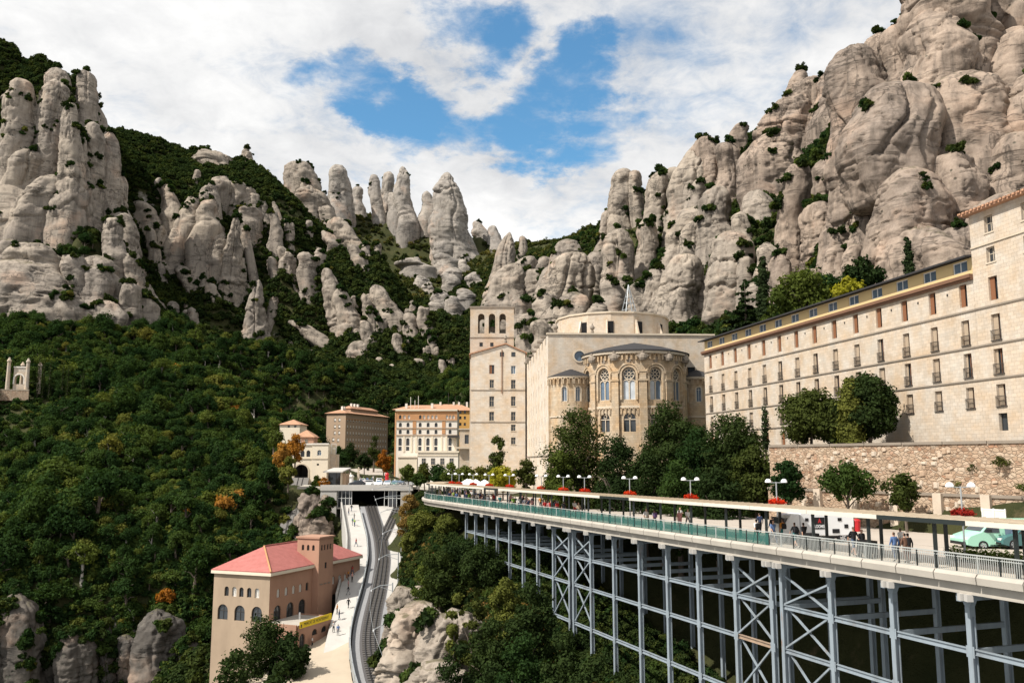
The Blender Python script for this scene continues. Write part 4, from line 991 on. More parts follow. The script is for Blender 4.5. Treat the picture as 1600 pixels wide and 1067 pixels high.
def zp(py, Y): return at(800, py, Y).z
def xp(px, Y, py=700): return at(px, py, Y).x
def hip_roof(root, x0, x1, y0, y1, z, h, over, mat, name='roof', inset=None):
    m = MB(); x0 -= over; x1 += over; y0 -= over; y1 += over; d = inset if inset is not None else min(x1 - x0, y1 - y0) / 2
    if x1 - x0 >= y1 - y0: a, b = (x0 + d, (y0 + y1) / 2, z + h), (x1 - d, (y0 + y1) / 2, z + h)
    else: a, b = ((x0 + x1) / 2, y0 + d, z + h), ((x0 + x1) / 2, y1 - d, z + h)
    v = [(x0, y0, z), (x1, y0, z), (x1, y1, z), (x0, y1, z), a, b]
    if x1 - x0 >= y1 - y0: m.add(v, [(0, 1, 5, 4), (1, 2, 5), (2, 3, 4, 5), (3, 0, 4)])
    else: m.add(v, [(0, 1, 4), (1, 2, 5, 4), (2, 3, 5), (3, 0, 4, 5)])
    m.box(x0, x1, y0, y1, z - .14, z - .003); return m.build(name, MATS[mat], root)

# --- long residential wing
def build_long_wing():
    root = empty('residential_wing', (30.0, 134.0, 0), R(-78.3), 'long pale stone residential wing with rows of tall brown-shuttered windows below a yellow attic', 'building')
    L = 58.4; rows = [(13.9, 2.1, 'shutter'), (10.35, 2.3, 'balcony'), (7.4, 2.2, 'balcony_open'), (4.6, 1.9, 'balcony')]
    ops = []; att = []; rng = random.Random(4)
    for i in range(14):
        x = 2.2 + 4.21 * i
        for z, h, k in rows:
            if k != 'shutter' and rng.random() < .35: k = rng.choice(['balcony', 'balcony_open'])
            ops.append((x, z, 1.0, h, k))
        if i < 6: ops.append((x, 1.9, .95, 1.7, 'shutter'))
        att.append((x - .3, .42, 1.9, 1.05, 'casement'))
    bwall(root, 0, 0, 0, L, -1, 16.6, ops, 'ashlar', depth=.38)
    part(root, 'side_wall', 'ashlar', (0, .3, .4, 12, -1, 16.6), (0.3, L, 11.7, 12, -1, 16.6))
    for z in (13.35, 10.0, 7.0): part(root, 'string_course', 'stone_dark', (0.02, L, -.10, -.004, z, z + .14))
    part(root, 'string_course', 'stone_dark', (0.02, 27, -.10, -.004, 4.1, 4.22))
    part(root, 'cornice', 'cornice_brown', (-.3, L - .01, -.45, -.003, 16.4, 16.72), (-.3, L - .01, -.30, -.003, 16.2, 16.4))
    m = MB(); facade(m, 0, L - .01, 16.72, 18.3, [(x - w / 2, x + w / 2, z + 16.72, z + 16.72 + h, False) for x, z, w, h, k in att], .2, y=.12); m.build('attic_wall', MATS['render_yellow'], root)
    for x, z, w, h, k in att: put_window(root, k, w, h, (x, .27, z + 16.72))
    m = MB(); m.extr_y([(-.5, 0), (L - .01, 0)], 0, 1) if False else None
    m.add([(-.6, -.75, 18.25), (L - .01, -.75, 18.25), (L - .01, 6, 19.1), (-.6, 6, 19.1), (-.6, -.75, 18.42), (L - .01, -.75, 18.42), (L - .01, 6, 19.3), (-.6, 6, 19.3), (-.6, 12.7, 18.25), (L - .01, 12.7, 18.25), (-.6, 12.7, 18.42), (L - .01, 12.7, 18.42)],
          [(0, 1, 2, 3), (4, 7, 6, 5), (0, 4, 5, 1), (0, 3, 7, 4), (1, 5, 6, 2), (3, 2, 9, 8), (7, 10, 11, 6), (8, 9, 11, 10), (3, 8, 10, 7), (2, 6, 11, 9)])
    m.build('roof', MATS['slate'], root)
    for i in range(13): part(root, 'vent', 'frame_dark', (4.3 + 4.21 * i, 4.46 + 4.21 * i, -.06, -.003, 15.3, 15.5))
    # tall end block
    t = empty('tall_end_block', root.matrix_basis @ Vector((L, 0, 0)), R(-78.3), 'taller pale stone end block with tiled eaves at the right edge', 'building')
    ops = []
    for i in range(7):
        x = 2.3 + 4.25 * i
        for z, h, k in rows: ops.append((x, z, 1.05, h, k))
        ops += [(x, 20.0, 1.0, 1.5, 'sash'), (x, 17.3, 1.0, 1.35, 'sash')]
        if i < 3: ops.append((x, 2.5, 1.0, 1.5, 'hole'))
    bwall(t, 0, -.05, 0, 31, -1, 22.2, ops, 'ashlar', depth=.38); part(t, 'side_wall', 'ashlar', (0.003, .3, .34, 12, -1, 22.2), (.3, 31, 11.7, 12, -1, 22.2))
    for z in (18.95, 13.35, 10.0, 7.0): part(t, 'string_course', 'stone_dark' if z < 15 else 'stone_trim', (0.02, 31, -.15, -.054, z, z + .14))
    m = MB(); m.add([(-.5, -.7, 22.2), (31, -.7, 22.2), (31, 6, 24.2), (-.5, 6, 24.2), (-.5, 12.7, 22.2), (31, 12.7, 22.2)], [(0, 1, 2, 3), (3, 2, 5, 4), (0, 3, 4)]); m.box(-.5, 31, -.7, 12.7, 22.05, 22.195); m.build('roof', MATS['tiles'], t)
    for i in range(60): part(t, 'eave_tile', 'tiles', (-.5 + i * .5, -.5 + i * .5 + .34, -.82, -.55, 22.2, 22.36))
    return root
build_long_wing()

plain('galvanised', (0.34, 0.36, 0.37), 0.5, 0.08, 1.5, 0, 0.3)
# --- basilica
def build_basilica():
    root = empty('basilica', (6.3, 150.0, 0), R(3.4), 'golden stone basilica with rounded arcaded apse, dark roof and pale drum', 'basilica')
    H = 21.8; W = 29.5
    m = MB(); facade(m, 0, W, -6, H, [(4.6, 6.4, 17.1, 18.9, False), (24.6, 26.0, 14.2, 16.2, False)], .4); m.build('front_wall', MATS['ashlar'], root)
    m = MB(); m.lathe([(.9, 0), (1.15, 0), (1.15, .2), (.9, .2)], 28); o = m.build('oculus', MATS['stone_trim'], root); o.location = (5.5, .0, 18.0); o.rotation_euler = (R(90), 0, 0)
    m = MB(); m.lathe([(.02, 0), (.92, 0)], 28); o = m.build('oculus_pane', MATS['glass_blue'], root); o.location = (5.5, .12, 18.0); o.rotation_euler = (R(90), 0, 0)
    m = MB()
    for s0, s1, z0, z1 in ((4.6, 6.4, 17.1, 18.9),):
        pts = [(5.5 + .98 * math.cos(a), 18 + .98 * math.sin(a)) for a in np.linspace(0, 2 * math.pi, 25)]
        for k in range(24):
            a = (k + .5) * math.pi / 12; c = (s0 if math.cos(a) < 0 else s1, z0 if math.sin(a) < 0 else z1)
            m.poly([(pts[k][0], .004, pts[k][1]), (pts[k + 1][0], .004, pts[k + 1][1]), (c[0], .004, c[1])])
    m.build('oculus_spandrel', MATS['ashlar'], root)
    put_window(root, 'hole', 1.4, 2.0, (25.3, .3, 14.2))
    part(root, 'coping', 'stone_trim', (-.25, W + .2, -.22, .7, H, H + .3))
    ops = []
    for r, z in enumerate((15.6, 12.4, 9.2, 6.0, 2.8)):
        for k in range(9): ops.append((4 + k * 6.0, z, .7, 1.7, 'hole'))
    bwall(root, 0, 58, R(-90), 58, -6, H - .02, ops, 'ashlar_white', 'side_wall', .35)
    part(root, 'string_course', 'stone_dark', (-.12, -.004, 0, 58, .6, .8))
    for k in range(8): part(root, 'buttress_cap', 'stone_dark', (-1.0, -.004, 3 + k * 6.6, 4.0 + k * 6.6, H - .1 - .05 * k, H + .22 - .05 * k))
    part(root, 'nave_roof', 'stone_trim', (.1, W - .1, .5, 57.9, H - .6, H - .2))
    # drum over the crossing
    pts = [(14 + 10.8 * math.cos(a), 15 + 10.8 * math.sin(a)) for a in np.linspace(0, 2 * math.pi, 17)[:-1] + .2]
    m = MB(); m.prism(pts, H - .2, 26.5); m.build('drum', MATS['ashlar'], root)
    m = MB(); m.prism([(14 + (x - 14) * 1.02, 15 + (y - 15) * 1.02) for x, y in pts], 26.5, 26.8); m.build('drum_coping', MATS['stone_trim'], root)
    m = MB(); m.lathe([(10.3, 0), (6, .7), (.05, 1.2)], 16, (14, 15, 26.8)); m.build('drum_roof', MATS['stone_dark'], root)
    for a in (-128, -101, -72, -43):
        c, s = math.cos(R(a)), math.sin(R(a)); x, y = 14 + 10.72 * c, 15 + 10.72 * s
        m = MB(); m.box(-.5, .5, -.12, .3, H + .2, 25.0); o = m.build('slot_window', MATS['dark_void'], root, loc=(x, y, 0), rz=R(a + 90))
        m = MB(); m.add([(-.9, -1.3, H), (-.6, -1.3, H), (-.6, .3, H), (-.9, .3, H), (-.9, -.1, 25.3), (-.6, -.1, 25.3), (-.6, .3, 25.3), (-.9, .3, 25.3)], [(0, 3, 2, 1), (4, 5, 6, 7), (0, 1, 5, 4), (1, 2, 6, 5), (2, 3, 7, 6), (3, 0, 4, 7)])
        m.build('fin', MATS['ashlar_white'], root, loc=(x, y, 0), rz=R(a + 90))
    for x, y in ((1.5, .9), (8, .9)):
        m = MB(); m.lathe([(.25, 0), (.3, .5), (.15, .6), (.42, .95), (.42, 1.2), (.2, 1.5), (.05, 1.9)], 10, (x, y, H + .3)); m.build('finial', MATS['stone_dark'], root, True)
    m = MB(); cx, cy, z0, z1 = 18.4, 20, 26.5, 35.0
    for k in range(8):
        a = k * math.pi / 4 + .2; m.bar((cx + 2.3 * math.cos(a), cy + 2.3 * math.sin(a), z0), (cx, cy, z1), .12, .12)
    for q in (.2, .38, .55, .7):
        for k in range(8):
            a, b = k * math.pi / 4 + .2, (k + 1) * math.pi / 4 + .2; r = 2.3 * (1 - q); z = z0 + (z1 - z0) * q
            m.bar((cx + r * math.cos(a), cy + r * math.sin(a), z), (cx + r * math.cos(b), cy + r * math.sin(b), z), .11, .11)
    m.build('openwork_spire', MATS['galvanised'], root)
    # round parts
    def curved(cx, cy, Rd): return lambda x, d, z: (cx + (Rd - d) * math.sin(x / Rd), cy - (Rd - d) * math.cos(x / Rd), z)
    def apse(cx, cy, Rd, zt, ops, pre, arc=100):
        m = MB(); facade(m, -Rd * R(arc), Rd * R(arc), -6, zt, [(R(a) * Rd - w / 2, R(a) * Rd + w / 2, z, z + h, True) for a, z, w, h in ops], .5, curved(cx, cy, Rd), .5); m.build(pre + '_wall', MATS['ashlar_gold'], root)
        return curved(cx, cy, Rd)
    def ring(cx, cy, r0, r1, z0, z1, name, mat, arc=100, n=60):
        m = MB(); a0, a1 = -math.pi / 2 - R(arc), -math.pi / 2 + R(arc)
        m.lathe([(r0, z0), (r1, z0), (r1, z1), (r0, z1)], n, (cx, cy, 0), a0, a1); return m.build(name, MATS[mat], root)
    cx, cy, Rd = 15.2, -.3, 8.7; zt = 17.5
    TH = (-77, -47.5, -18, 11.5, 41, 70)
    ops = [(a, 9.8, 2.2, 5.4) for a in TH] + [(a, 4.6, 2.0, 3.1) for a in TH]
    apse(cx, cy, Rd, zt, ops, 'apse')
    ring(cx, cy, Rd - .1, Rd + .18, 8.5, 8.85, 'string_course', 'stone_trim')
    ring(cx, cy, Rd - .3, Rd + .62, zt, zt + .4, 'cornice', 'stone_trim'); ring(cx, cy, Rd - .3, Rd + .78, zt + .4, zt + .58, 'gutter', 'slate')
    m = MB(); m.lathe([(Rd + .7, zt + .6), (5.5, zt + 1.75), (.02, zt + 2.9)], 48, (cx, cy, 0), -math.pi / 2 - R(104), -math.pi / 2 + R(104)); m.build('apse_roof', MATS['slate'], root)
    def corbels(cx, cy, Rd, zt, n, arc, name):
        m = MB(); da = 2 * R(arc) / n; w = da * Rd
        for k in range(n):
            a = -R(arc) + (k + .5) * da; s = MB(); arch_band(s, w * .62, .95, w * .19, -.38, .02)
            s.box(-w / 2, w / 2, -.38, .02, .95 + w * .19 - .02, 1.05)
            c, sn = math.cos(a), math.sin(a); ox, oy = cx + Rd * sn, cy - Rd * c
            m.add([(ox + x * c - y * sn, oy + x * sn + y * c, zt - 1.05 + z) for x, y, z in s.v], s.f)
        m.build(name, MATS['ashlar_gold'], root)
    corbels(cx, cy, Rd, zt, 40, 98, 'corbel_table')
    corbels(cx, cy, Rd - .18, 8.5, 44, 98, 'lower_corbel_table')
    for a in TH:
        c, s = math.cos(R(a)), math.sin(R(a)); rr = Rd - .28; base = (cx + rr * s, cy - rr * c, 9.8)
        def loc(r, z): return (cx + r * s, cy - r * c, z)
        m = MB()                                   # tracery: rose over two lancets
        def P(u, y, z): return (u, y, z)
        for r0 in (.90, .28):
            m.tube([(r0 * math.cos(q), 0, 4.3 + r0 * math.sin(q)) for q in np.linspace(0, 2 * math.pi, 19)], .10 if r0 > .5 else .07, 5, False)
        for k in range(8): q = k * math.pi / 4 + .39; m.bar((.28 * math.cos(q), 0, 4.3 + .28 * math.sin(q)), (.9 * math.cos(q), 0, 4.3 + .9 * math.sin(q)), .09, .09)
        m.box(-.09, .09, -.09, .09, 0, 3.2); m.box(-1.08, -.93, -.09, .09, 0, 3.2); m.box(.93, 1.08, -.09, .09, 0, 3.2)
        for u in (-.52, .52):
            t_ = MB(); arch_band(t_, .80, .5, .16, -.09, .09, False); m.add([(x + u, y, z + 2.75) for x, y, z in t_.v], t_.f)
        m.box(-1.08, 1.08, -.1, .1, -.02, .10)
        w_ = m.build('window', MATS['stone_trim'], root, loc=base, rz=R(a))
        m = MB(); m.poly([(x, .1, z) for x, z in arch_pts(2.2, 5.4, 16)]); m.build('rose_pane', MATS['glass'], w_)
        for u, mt in ((-.52, 'glass_pale' if a in (-18, 11.5) else 'glass_blue'), (.52, 'glass_pale' if a == -18 else 'glass_blue')):
            m = MB(); m.poly([(u + x, .07, z + .1) for x, z in arch_pts(.8, 3.1)]); m.build('lancet_pane', MATS[mt], w_)
        m = MB(); arch_band(m, 2.3, 5.45, .34, -.20, .30); arch_band(m, 3.1, 5.9, .22, -.32, .30, False); m.build('surround', MATS['ashlar_gold'], root, loc=loc(Rd, 9.8), rz=R(a))
        m = MB()
        m.box(-.07, .07, -.07, .07, 0, 2.0); m.tube([(.3 * math.cos(q), 0, 2.5 + .3 * math.sin(q)) for q in np.linspace(0, 2 * math.pi, 13)], .09, 5, False); m.box(-.98, .98, -.08, .08, 1.95, 2.08)
        w2 = m.build('window', MATS['stone_trim'], root, loc=(cx + rr * s, cy - rr * c, 4.6), rz=R(a))
        m = MB(); m.poly([(x, .1, z) for x, z in arch_pts(2.0, 3.1, 12)]); m.build('pane', MATS['glass'], w2)
        m = MB(); m.box(-.35, .35, -.14, .1, 0, .75); m.add([(-.35, -.14, 0), (.35, -.14, 0), (.35, .1, 0), (-.35, .1, 0), (0, -.12, -.4), (0, .08, -.4)], [(0, 1, 4), (1, 2, 5, 4), (2, 3, 5), (3, 0, 4, 5)])
        m.build('shield', MATS['stone_dark'], root, loc=loc(Rd, 15.95 + .2), rz=R(a))
    for a in (-62, -32.7, -3.2, 26.2, 55.5):
        c, s = math.cos(R(a)), math.sin(R(a)); l = (cx + Rd * s, cy - Rd * c, 0)
        part(root, 'pilaster', 'ashlar_gold', (-.62, .62, -.50, .25, -6, 12.9), (-.75, .75, -.62, .25, 12.9, 13.2), (-.55, .55, -.42, .25, 13.2, 14.4), (-.62, .62, -.50, .25, 14.4, 14.6), loc=l, rz=R(a))
        m = MB(); m.lathe([(.1, 0), (.55, .1), (.72, .5), (.6, 1.0), (.3, 1.3), (.34, 1.6), (.1, 1.9)], 9, (0, -.5, 0))
        m.add([(-1.1, -.6, .9), (-.5, -.8, .4), (-.5, -.8, 1.2), (-.5, -.3, .8), (1.1, -.6, .9), (.5, -.8, .4), (.5, -.8, 1.2), (.5, -.3, .8)], [(0, 1, 2), (0, 2, 3), (0, 3, 1), (1, 3, 2), (4, 6, 5), (4, 7, 6), (4, 5, 7), (5, 6, 7)])
        m.build('gargoyle', MATS['stone_dark'], root, loc=(l[0], l[1], zt - 1.3), rz=R(a))
    # side chapels
    for ccx, ths, Rr in ((4.0, (-25, 12, 48), 3.7), (26.4, (-50, -12, 24), 3.6)):
        ccy = .3; z1 = 13.9
        apse(ccx, ccy, Rr, z1, [(a, 9.9, .85, 2.5) for a in ths], 'chapel', 96)
        ring(ccx, ccy, Rr - .2, Rr + .38, z1, z1 + .35, 'chapel_cornice', 'stone_trim', 96, 30)
        ring(ccx, ccy, Rr - .1, Rr + .14, 7.2, 7.45, 'chapel_string', 'stone_trim', 96, 30)
        corbels(ccx, ccy, Rr, z1, 14, 94, 'chapel_corbels')
        m = MB(); m.lathe([(Rr + .5, z1 + .36), (.02, z1 + 1.9)], 24, (ccx, ccy, 0), -math.pi / 2 - R(98), -math.pi / 2 + R(98)); m.build('chapel_roof', MATS['slate'], root)
        for a in ths:
            c, s = math.cos(R(a)), math.sin(R(a)); put_window(root, 'arch_blue', .85, 2.5, (ccx + (Rr - .3) * s, ccy - (Rr - .3) * c, 9.9), R(a))
            m = MB(); arch_band(m, .9, 2.52, .16, -.08, .2); m.build('surround', MATS['stone_trim'], root, loc=(ccx + Rr * s, ccy - Rr * c, 9.9), rz=R(a))
    part(root, 'chapel_wall', 'ashlar_gold', (.02, .5, -.3, .0, -6, 13.8))
    return root
build_basilica()

# --- gabled range and bell tower
def build_gable():
    Y = 198; root = empty('gabled_range', (xp(735, Y), Y, 0), R(1.5), 'tall cream gabled building with two columns of windows beside the basilica', 'building')
    x0 = xp(735, Y); W = xp(821, Y) - x0; ze = zp(554, Y)
    def o(px, y0, y1, w, k): return (xp(px, Y) - x0, zp(y1, Y), w, zp(y0, Y) - zp(y1, Y), k)
    ops = [o(768, 570, 584, 1.15, 'shutter'), o(768, 593, 606, 1.0, 'sash'), o(768, 619, 635, 1.1, 'sash'), o(768, 643, 657, 1.1, 'sash')]
    ops += [o(802, a, b, 1.05, 'sash' if q else 'casement') for q, (a, b) in enumerate(((571, 584), (593, 607), (619, 634), (643, 657), (663, 673), (683, 694)))]
    bwall(root, 0, 0, 0, W, -8, ze, ops, 'ashlar_white', depth=.35)
    pk = (xp(790, Y) - x0, zp(538.5, Y)); m = MB(); facade(m, xp(784, Y) - x0 - .3, xp(784, Y) - x0 - .2, ze, ze + .01, [], .1) if False else None
    m.poly([(0, 0, ze), (W, 0, ze), (W, 0, ze + .35), (pk[0], 0, pk[1]), (0, 0, ze - .0)]); m.build('gable', MATS['ashlar_white'], root)
    for px in (784, 802): put_window(root, 'hole', .9, 1.0, (xp(px, Y) - x0, -.01, zp(557, Y) + .05))
    bwall(root, 0, 14, R(-90), 14, -8, ze, [(k, z, .9, 1.8, 'hole') for k in (3, 7, 11) for z in (4, 9, 14, 19)], 'ashlar_white', 'side_wall', .3)
    part(root, 'side_wall', 'ashlar_white', (W - .3, W, .35, 14, -8, ze + .3))
    for py in (610, 660): part(root, 'string_course', 'stone_dark', (0, W, -.1, -.004, zp(py, Y), zp(py, Y) + .16))
    m = MB(); e = .45
    v = [(-e, -.3, ze - .05), (pk[0], -.3, pk[1] + .12), (W + e, -.3, ze + .25), (-e, 14, ze - .05), (pk[0], 14, pk[1] + .12), (W + e, 14, ze + .25)]
    v2 = [(x, y, z + .28) for x, y, z in v]; m.add(v + v2, [(0, 1, 4, 3), (1, 2, 5, 4), (6, 9, 10, 7), (7, 10, 11, 8), (0, 6, 7, 1), (1, 7, 8, 2), (0, 3, 9, 6), (2, 8, 11, 5)]); m.build('roof', MATS['tiles'], root)
    m = MB(); m.lathe([(.3, 0), (.35, .6), (.15, .8), (.42, 1.2), (.3, 1.6), (.05, 2.0)], 10, (pk[0], .1, pk[1] + .3)); m.build('finial', MATS['stone_dark'], root, True)
    m = MB(); m.tube([(xp(784, Y) - x0, -.12, ze - 9), (xp(784, Y) - x0, -.12, ze + 1.2)], .09, 6); m.build('downpipe', MATS['shutter_brown'], root)
    Y = 205; x0 = xp(733.5, Y); W = xp(803, Y) - x0; root = empty('bell_tower', (x0, Y, 0), 0, 'square stone bell tower with three tall arched openings under a flat top', 'tower')
    zt = zp(481, Y); zb = zp(521, Y); top = zp(490, Y)
    ap = [(xp(p, Y) - x0 - .78, xp(p, Y) - x0 + .78, zb, top, True) for p in (751, 768, 785)]
    sm = [(xp(p, Y) - x0, zp(541.5, Y), .8, 1.0, 'hole') for p in (751, 768)]
    m = MB(); facade(m, 0, W, -8, zt, ap + [(x - w / 2, x + w / 2, z, z + h, False) for x, z, w, h, k in sm], .7); m.build('front_wall', MATS['ashlar'], root)
    for x, z, w, h, k in sm: put_window(root, k, w, h, (x, .4, z))
    m = MB(); facade(m, 0, W, -8, zt, ap, .7); m.build('back_wall', MATS['ashlar'], root, loc=(W, 9, 0), rz=math.pi)
    sp = [(2.2, 3.6, zb, top, True), (5.0, 6.4, zb, top, True)]
    for lx, ly, rz in ((0, 9, -90), (W, 0, 90)): m = MB(); facade(m, 0, 9, -8, zt, sp, .7); m.build('side_wall', MATS['ashlar'], root, loc=(lx, ly, 0), rz=R(rz))
    part(root, 'belfry_floor', 'stone_trim', (.71, W - .71, .71, 8.29, zb - .4, zb - .05)); part(root, 'parapet', 'stone_dark', (-.2, W + .2, -.2, 9.2, zt, zt + .35))
    part(root, 'string_course', 'stone_dark', (-.08, W + .08, -.12, -.004, zp(528, Y), zp(528, Y) + .2))
    m = MB(); m.lathe([(.75, 0), (.62, .35), (.5, 1.0), (.3, 1.25), (.05, 1.3)], 14, (W / 2, 4, zb + 1.0)); m.build('bell', MATS['stone_dark'], root, True)
build_gable()

# --- hotel, ochre house, apartment block
def build_far_blocks():
    Y = 300; X0 = xp(619, Y); W = xp(714, Y) - X0; root = empty('hotel', (X0, Y, 0), 0, 'white and terracotta hotel with arched windows at the head of the square', 'building')
    zt, zb = zp(642, Y), -6.0; cols = [xp(p, Y) - X0 for p in (625, 637, 656, 668.5, 681, 703)]
    ops = []
    for i, x in enumerate(cols):
        ops += [(x, zp(667, Y), 1.0, 1.5, 'arch'), (x, zp(678, Y), 1.0, 1.5, 'arch'), (x, zp(696, Y), 1.15, 2.6, 'arch'), (x, zp(704, Y), 1.1, 1.4, 'hole')]
    for p in (624.5, 631, 638, 656, 662, 668.5, 675, 681, 698, 703, 708): ops.append((xp(p, Y) - X0, zp(654.5, Y), .8, 1.35, 'arch_pale' if p not in (624.5, 656) else 'arch'))
    m = MB(); zc = zp(657, Y)
    fo = [(x - w / 2, x + w / 2, z, z + h, k.startswith('arch')) for x, z, w, h, k in ops]
    facade(m, 0, W, zb, zc, [f for f in fo if f[3] < zc], .3); m.build('front_wall', MATS['render_white'], root)
    m = MB(); facade(m, 0, W, zc, zt, [f for f in fo if f[2] > zc], .3); m.build('upper_wall', MATS['brick_orange'], root)
    for x, z, w, h, k in ops: put_window(root, k, w, h, (x, .26, z))
    bwall(root, -2.2, 12, R(-80), 12.1, zb, zt, [(x, zp(p, Y), .9, 1.5, 'arch') for x in (2.5, 6, 9.5) for p in (655, 667, 679, 694)], 'brick_orange', 'side_wall', .3)
    for p in (657.5, 669.5, 680.5): part(root, 'string_course', 'brick_tan', (-.05, W, -.25, -.004, zp(p, Y), zp(p, Y) + .3))
    part(root, 'cornice', 'render_cream', (-.4, W + .1, -.5, .2, zt, zt + .6))
    for p in (647, 693): x = xp(p, Y) - X0; part(root, 'pilaster', 'brick_orange', (x - .6, x + .6, -.12, -.004, zp(678, Y), zc - .01))
    for p in (631, 643, 650, 662, 675, 690, 697, 711): x = xp(p, Y) - X0; part(root, 'pilaster', 'render_cream', (x - .3, x + .3, -.15, -.004, zp(706, Y), zp(680.6, Y)))
    hip_roof(root, -1.5, W, .8, 12, zt + .6, 1.8, .2, 'tiles'); part(root, 'rear_wall', 'render_white', (W - .3, W, .31, 12, zb, zt))
    for x, h in ((3, 1.5), (4.5, 3.8), (6, 2.6), (7.2, 4.2), (12, 1.6)): part(root, 'chimney' if h < 2 else 'mast', 'render_white', (x - (.4 if h < 2 else .08), x + (.4 if h < 2 else .08), 2, 2.8 if h < 2 else 2.16, zt + .6, zt + 1.2 + h))
    m = MB(); a, b = xp(653, Y - 8) - X0, xp(716, Y - 8) - X0; m.box(a, b, -8, -.3, zb, zp(707, Y - 8)); m.build('annex', MATS['render_white'], root)
    part(root, 'annex_cornice', 'render_cream', (a - .3, b + .3, -8.4, -.35, zp(707, Y - 8), zp(704.5, Y - 8)), (a - .15, b, -8.2, -8.003, zp(712, Y - 8), zp(710, Y - 8)))
    m = MB(); a2 = xp(622, Y - 8) - X0; m.box(a2, a - .31, -7.6, -.3, zb, zp(713, Y - 8)); m.build('annex_wing', MATS['render_cream'], root)
    part(root, 'annex_cornice', 'stone_dark', (a2, a - .32, -7.75, -7.61, zp(716, Y - 8), zp(714.5, Y - 8)))
    for k in range(4): put_window(root, 'sash', 1.4, 2.2, (a + 2 + k * 3.1, -8.02, zp(726, Y - 8)))
    part(root, 'balcony', 'frame_dark', (xp(700, Y) - X0, xp(718, Y) - X0, -2.2, -.1, zp(684, Y), zp(680, Y)))
    Y = 322; X0 = xp(652, Y); W = xp(740, Y) - X0; root = empty('ochre_house', (X0, Y, 0), 0, 'ochre walled house with red tiled roof behind the hotel', 'building')
    zt = zp(641, Y); bwall(root, 0, 0, 0, W, -4, zt, [(xp(p, Y) - X0, zp(q, Y), .8, 1.1, 'hole') for p in (719, 726) for q in (646, 655, 665, 675, 686)], 'render_ochre', depth=.25)
    part(root, 'side_wall', 'render_ochre', (0, .3, .26, 11, -4, zt), (W - .3, W, .26, 11, -4, zt)); hip_roof(root, 0, W, 0, 11, zt, 2.6, .6, 'tiles')
    for k, x in enumerate((8, 13, 15, 18)): part(root, 'chimney', 'render_white', (x - .35, x + .35, 4.5, 5.2, zt + 1.5, zt + 3.4))
    m = MB(); m.tube([(11, 5, zt + 2), (11, 5, zt + 7)], .08, 5); m.build('mast', MATS['frame_dark'], root)
    # link block and porch between hotel and gabled range
    Y = 235; X0 = xp(718, Y); root = empty('porch_block', (X0, Y, 0), 0, 'small stone porch block between the hotel and the gabled building', 'building')
    W = xp(736, Y) - X0; bwall(root, 0, 0, 0, W, -8, zp(671, Y), [(W * .62, zp(693, Y), 1.1, 2.4, 'hole')], 'ashlar', depth=.3); part(root, 'side_wall', 'ashlar', (0, .3, .31, 9, -8, zp(671, Y))); part(root, 'roof', 'stone_trim', (-.3, W, -.3, 9, zp(671, Y), zp(671, Y) + .3)); part(root, 'balcony', 'stone_trim', (-1.2, W, -1.4, -.004, zp(701, Y), zp(698, Y)))
    # apartment block
    root = empty('apartment_block', (xp(539, 380), 380, 0), math.atan2(39, 13), 'tan eight-storey block with tiled hip roof and arcade at street level', 'building')
    L = 41; zt = zp(645, 380); ops = []; rows = [zp(p, 380) for p in (659, 669.5, 679.5, 690, 699.5, 709)]
    for z in rows + [zp(719, 380) - .6]:
        for k in range(15): ops.append((1.8 + k * 2.65, z, .95, 1.6, 'blind'))
    ops += [(2.2 + k * 3.6, -3.8, 2.2, 3.2, 'arch') for k in range(11)]
    ops = [o for o in ops if not (o[4] == 'blind' and o[1] < .2)]
    bwall(root, 0, 0, 0, L, -8, zt, ops, 'brick_tan', depth=.09)
    o2 = [(x, z, 1.0, 1.7, 'blind') for x in (4.2, 6.4) for z in rows[:3]] + [(3.6, rows[3], 1.1, 1.7, 'blind'), (6.0, rows[3] - .2, 1.1, 1.7, 'blind')]
    bwall(root, 0, 9.5, R(-90), 9.5, -8, zt, o2, 'brick_tan', 'side_wall', .25); part(root, 'far_wall', 'brick_tan', (L - .3, L, .26, 9.5, -8, zt), (.3, L - .3, 9.2, 9.5, -8, zt))
    for z in (zp(662, 380) + 2.0, .4): part(root, 'string_course', 'brick_orange', (-.1, L, -.18, -.004, z, z + .3))
    hip_roof(root, 0, L, 0, 9.5, zt, 2.0, .7, 'tiles', inset=6)
    m = MB(); m.box(9, L - 6, 2.6, 6.9, zt + .6, zt + 2.6); m.build('attic', MATS['brick_tan'], root); hip_roof(root, 9, L - 6, 2.6, 6.9, zt + 2.6, 1.3, .4, 'tiles', 'attic_roof')
    for x, y in ((4, 4), (5.5, 4), (13, 4.5), (16, 4.5), (19, 4.5)): part(root, 'chimney', 'render_white', (x - .45, x + .45, y - .45, y + .45, zt + 1, zt + (3.2 if x < 8 else 5.0)))
build_far_blocks()

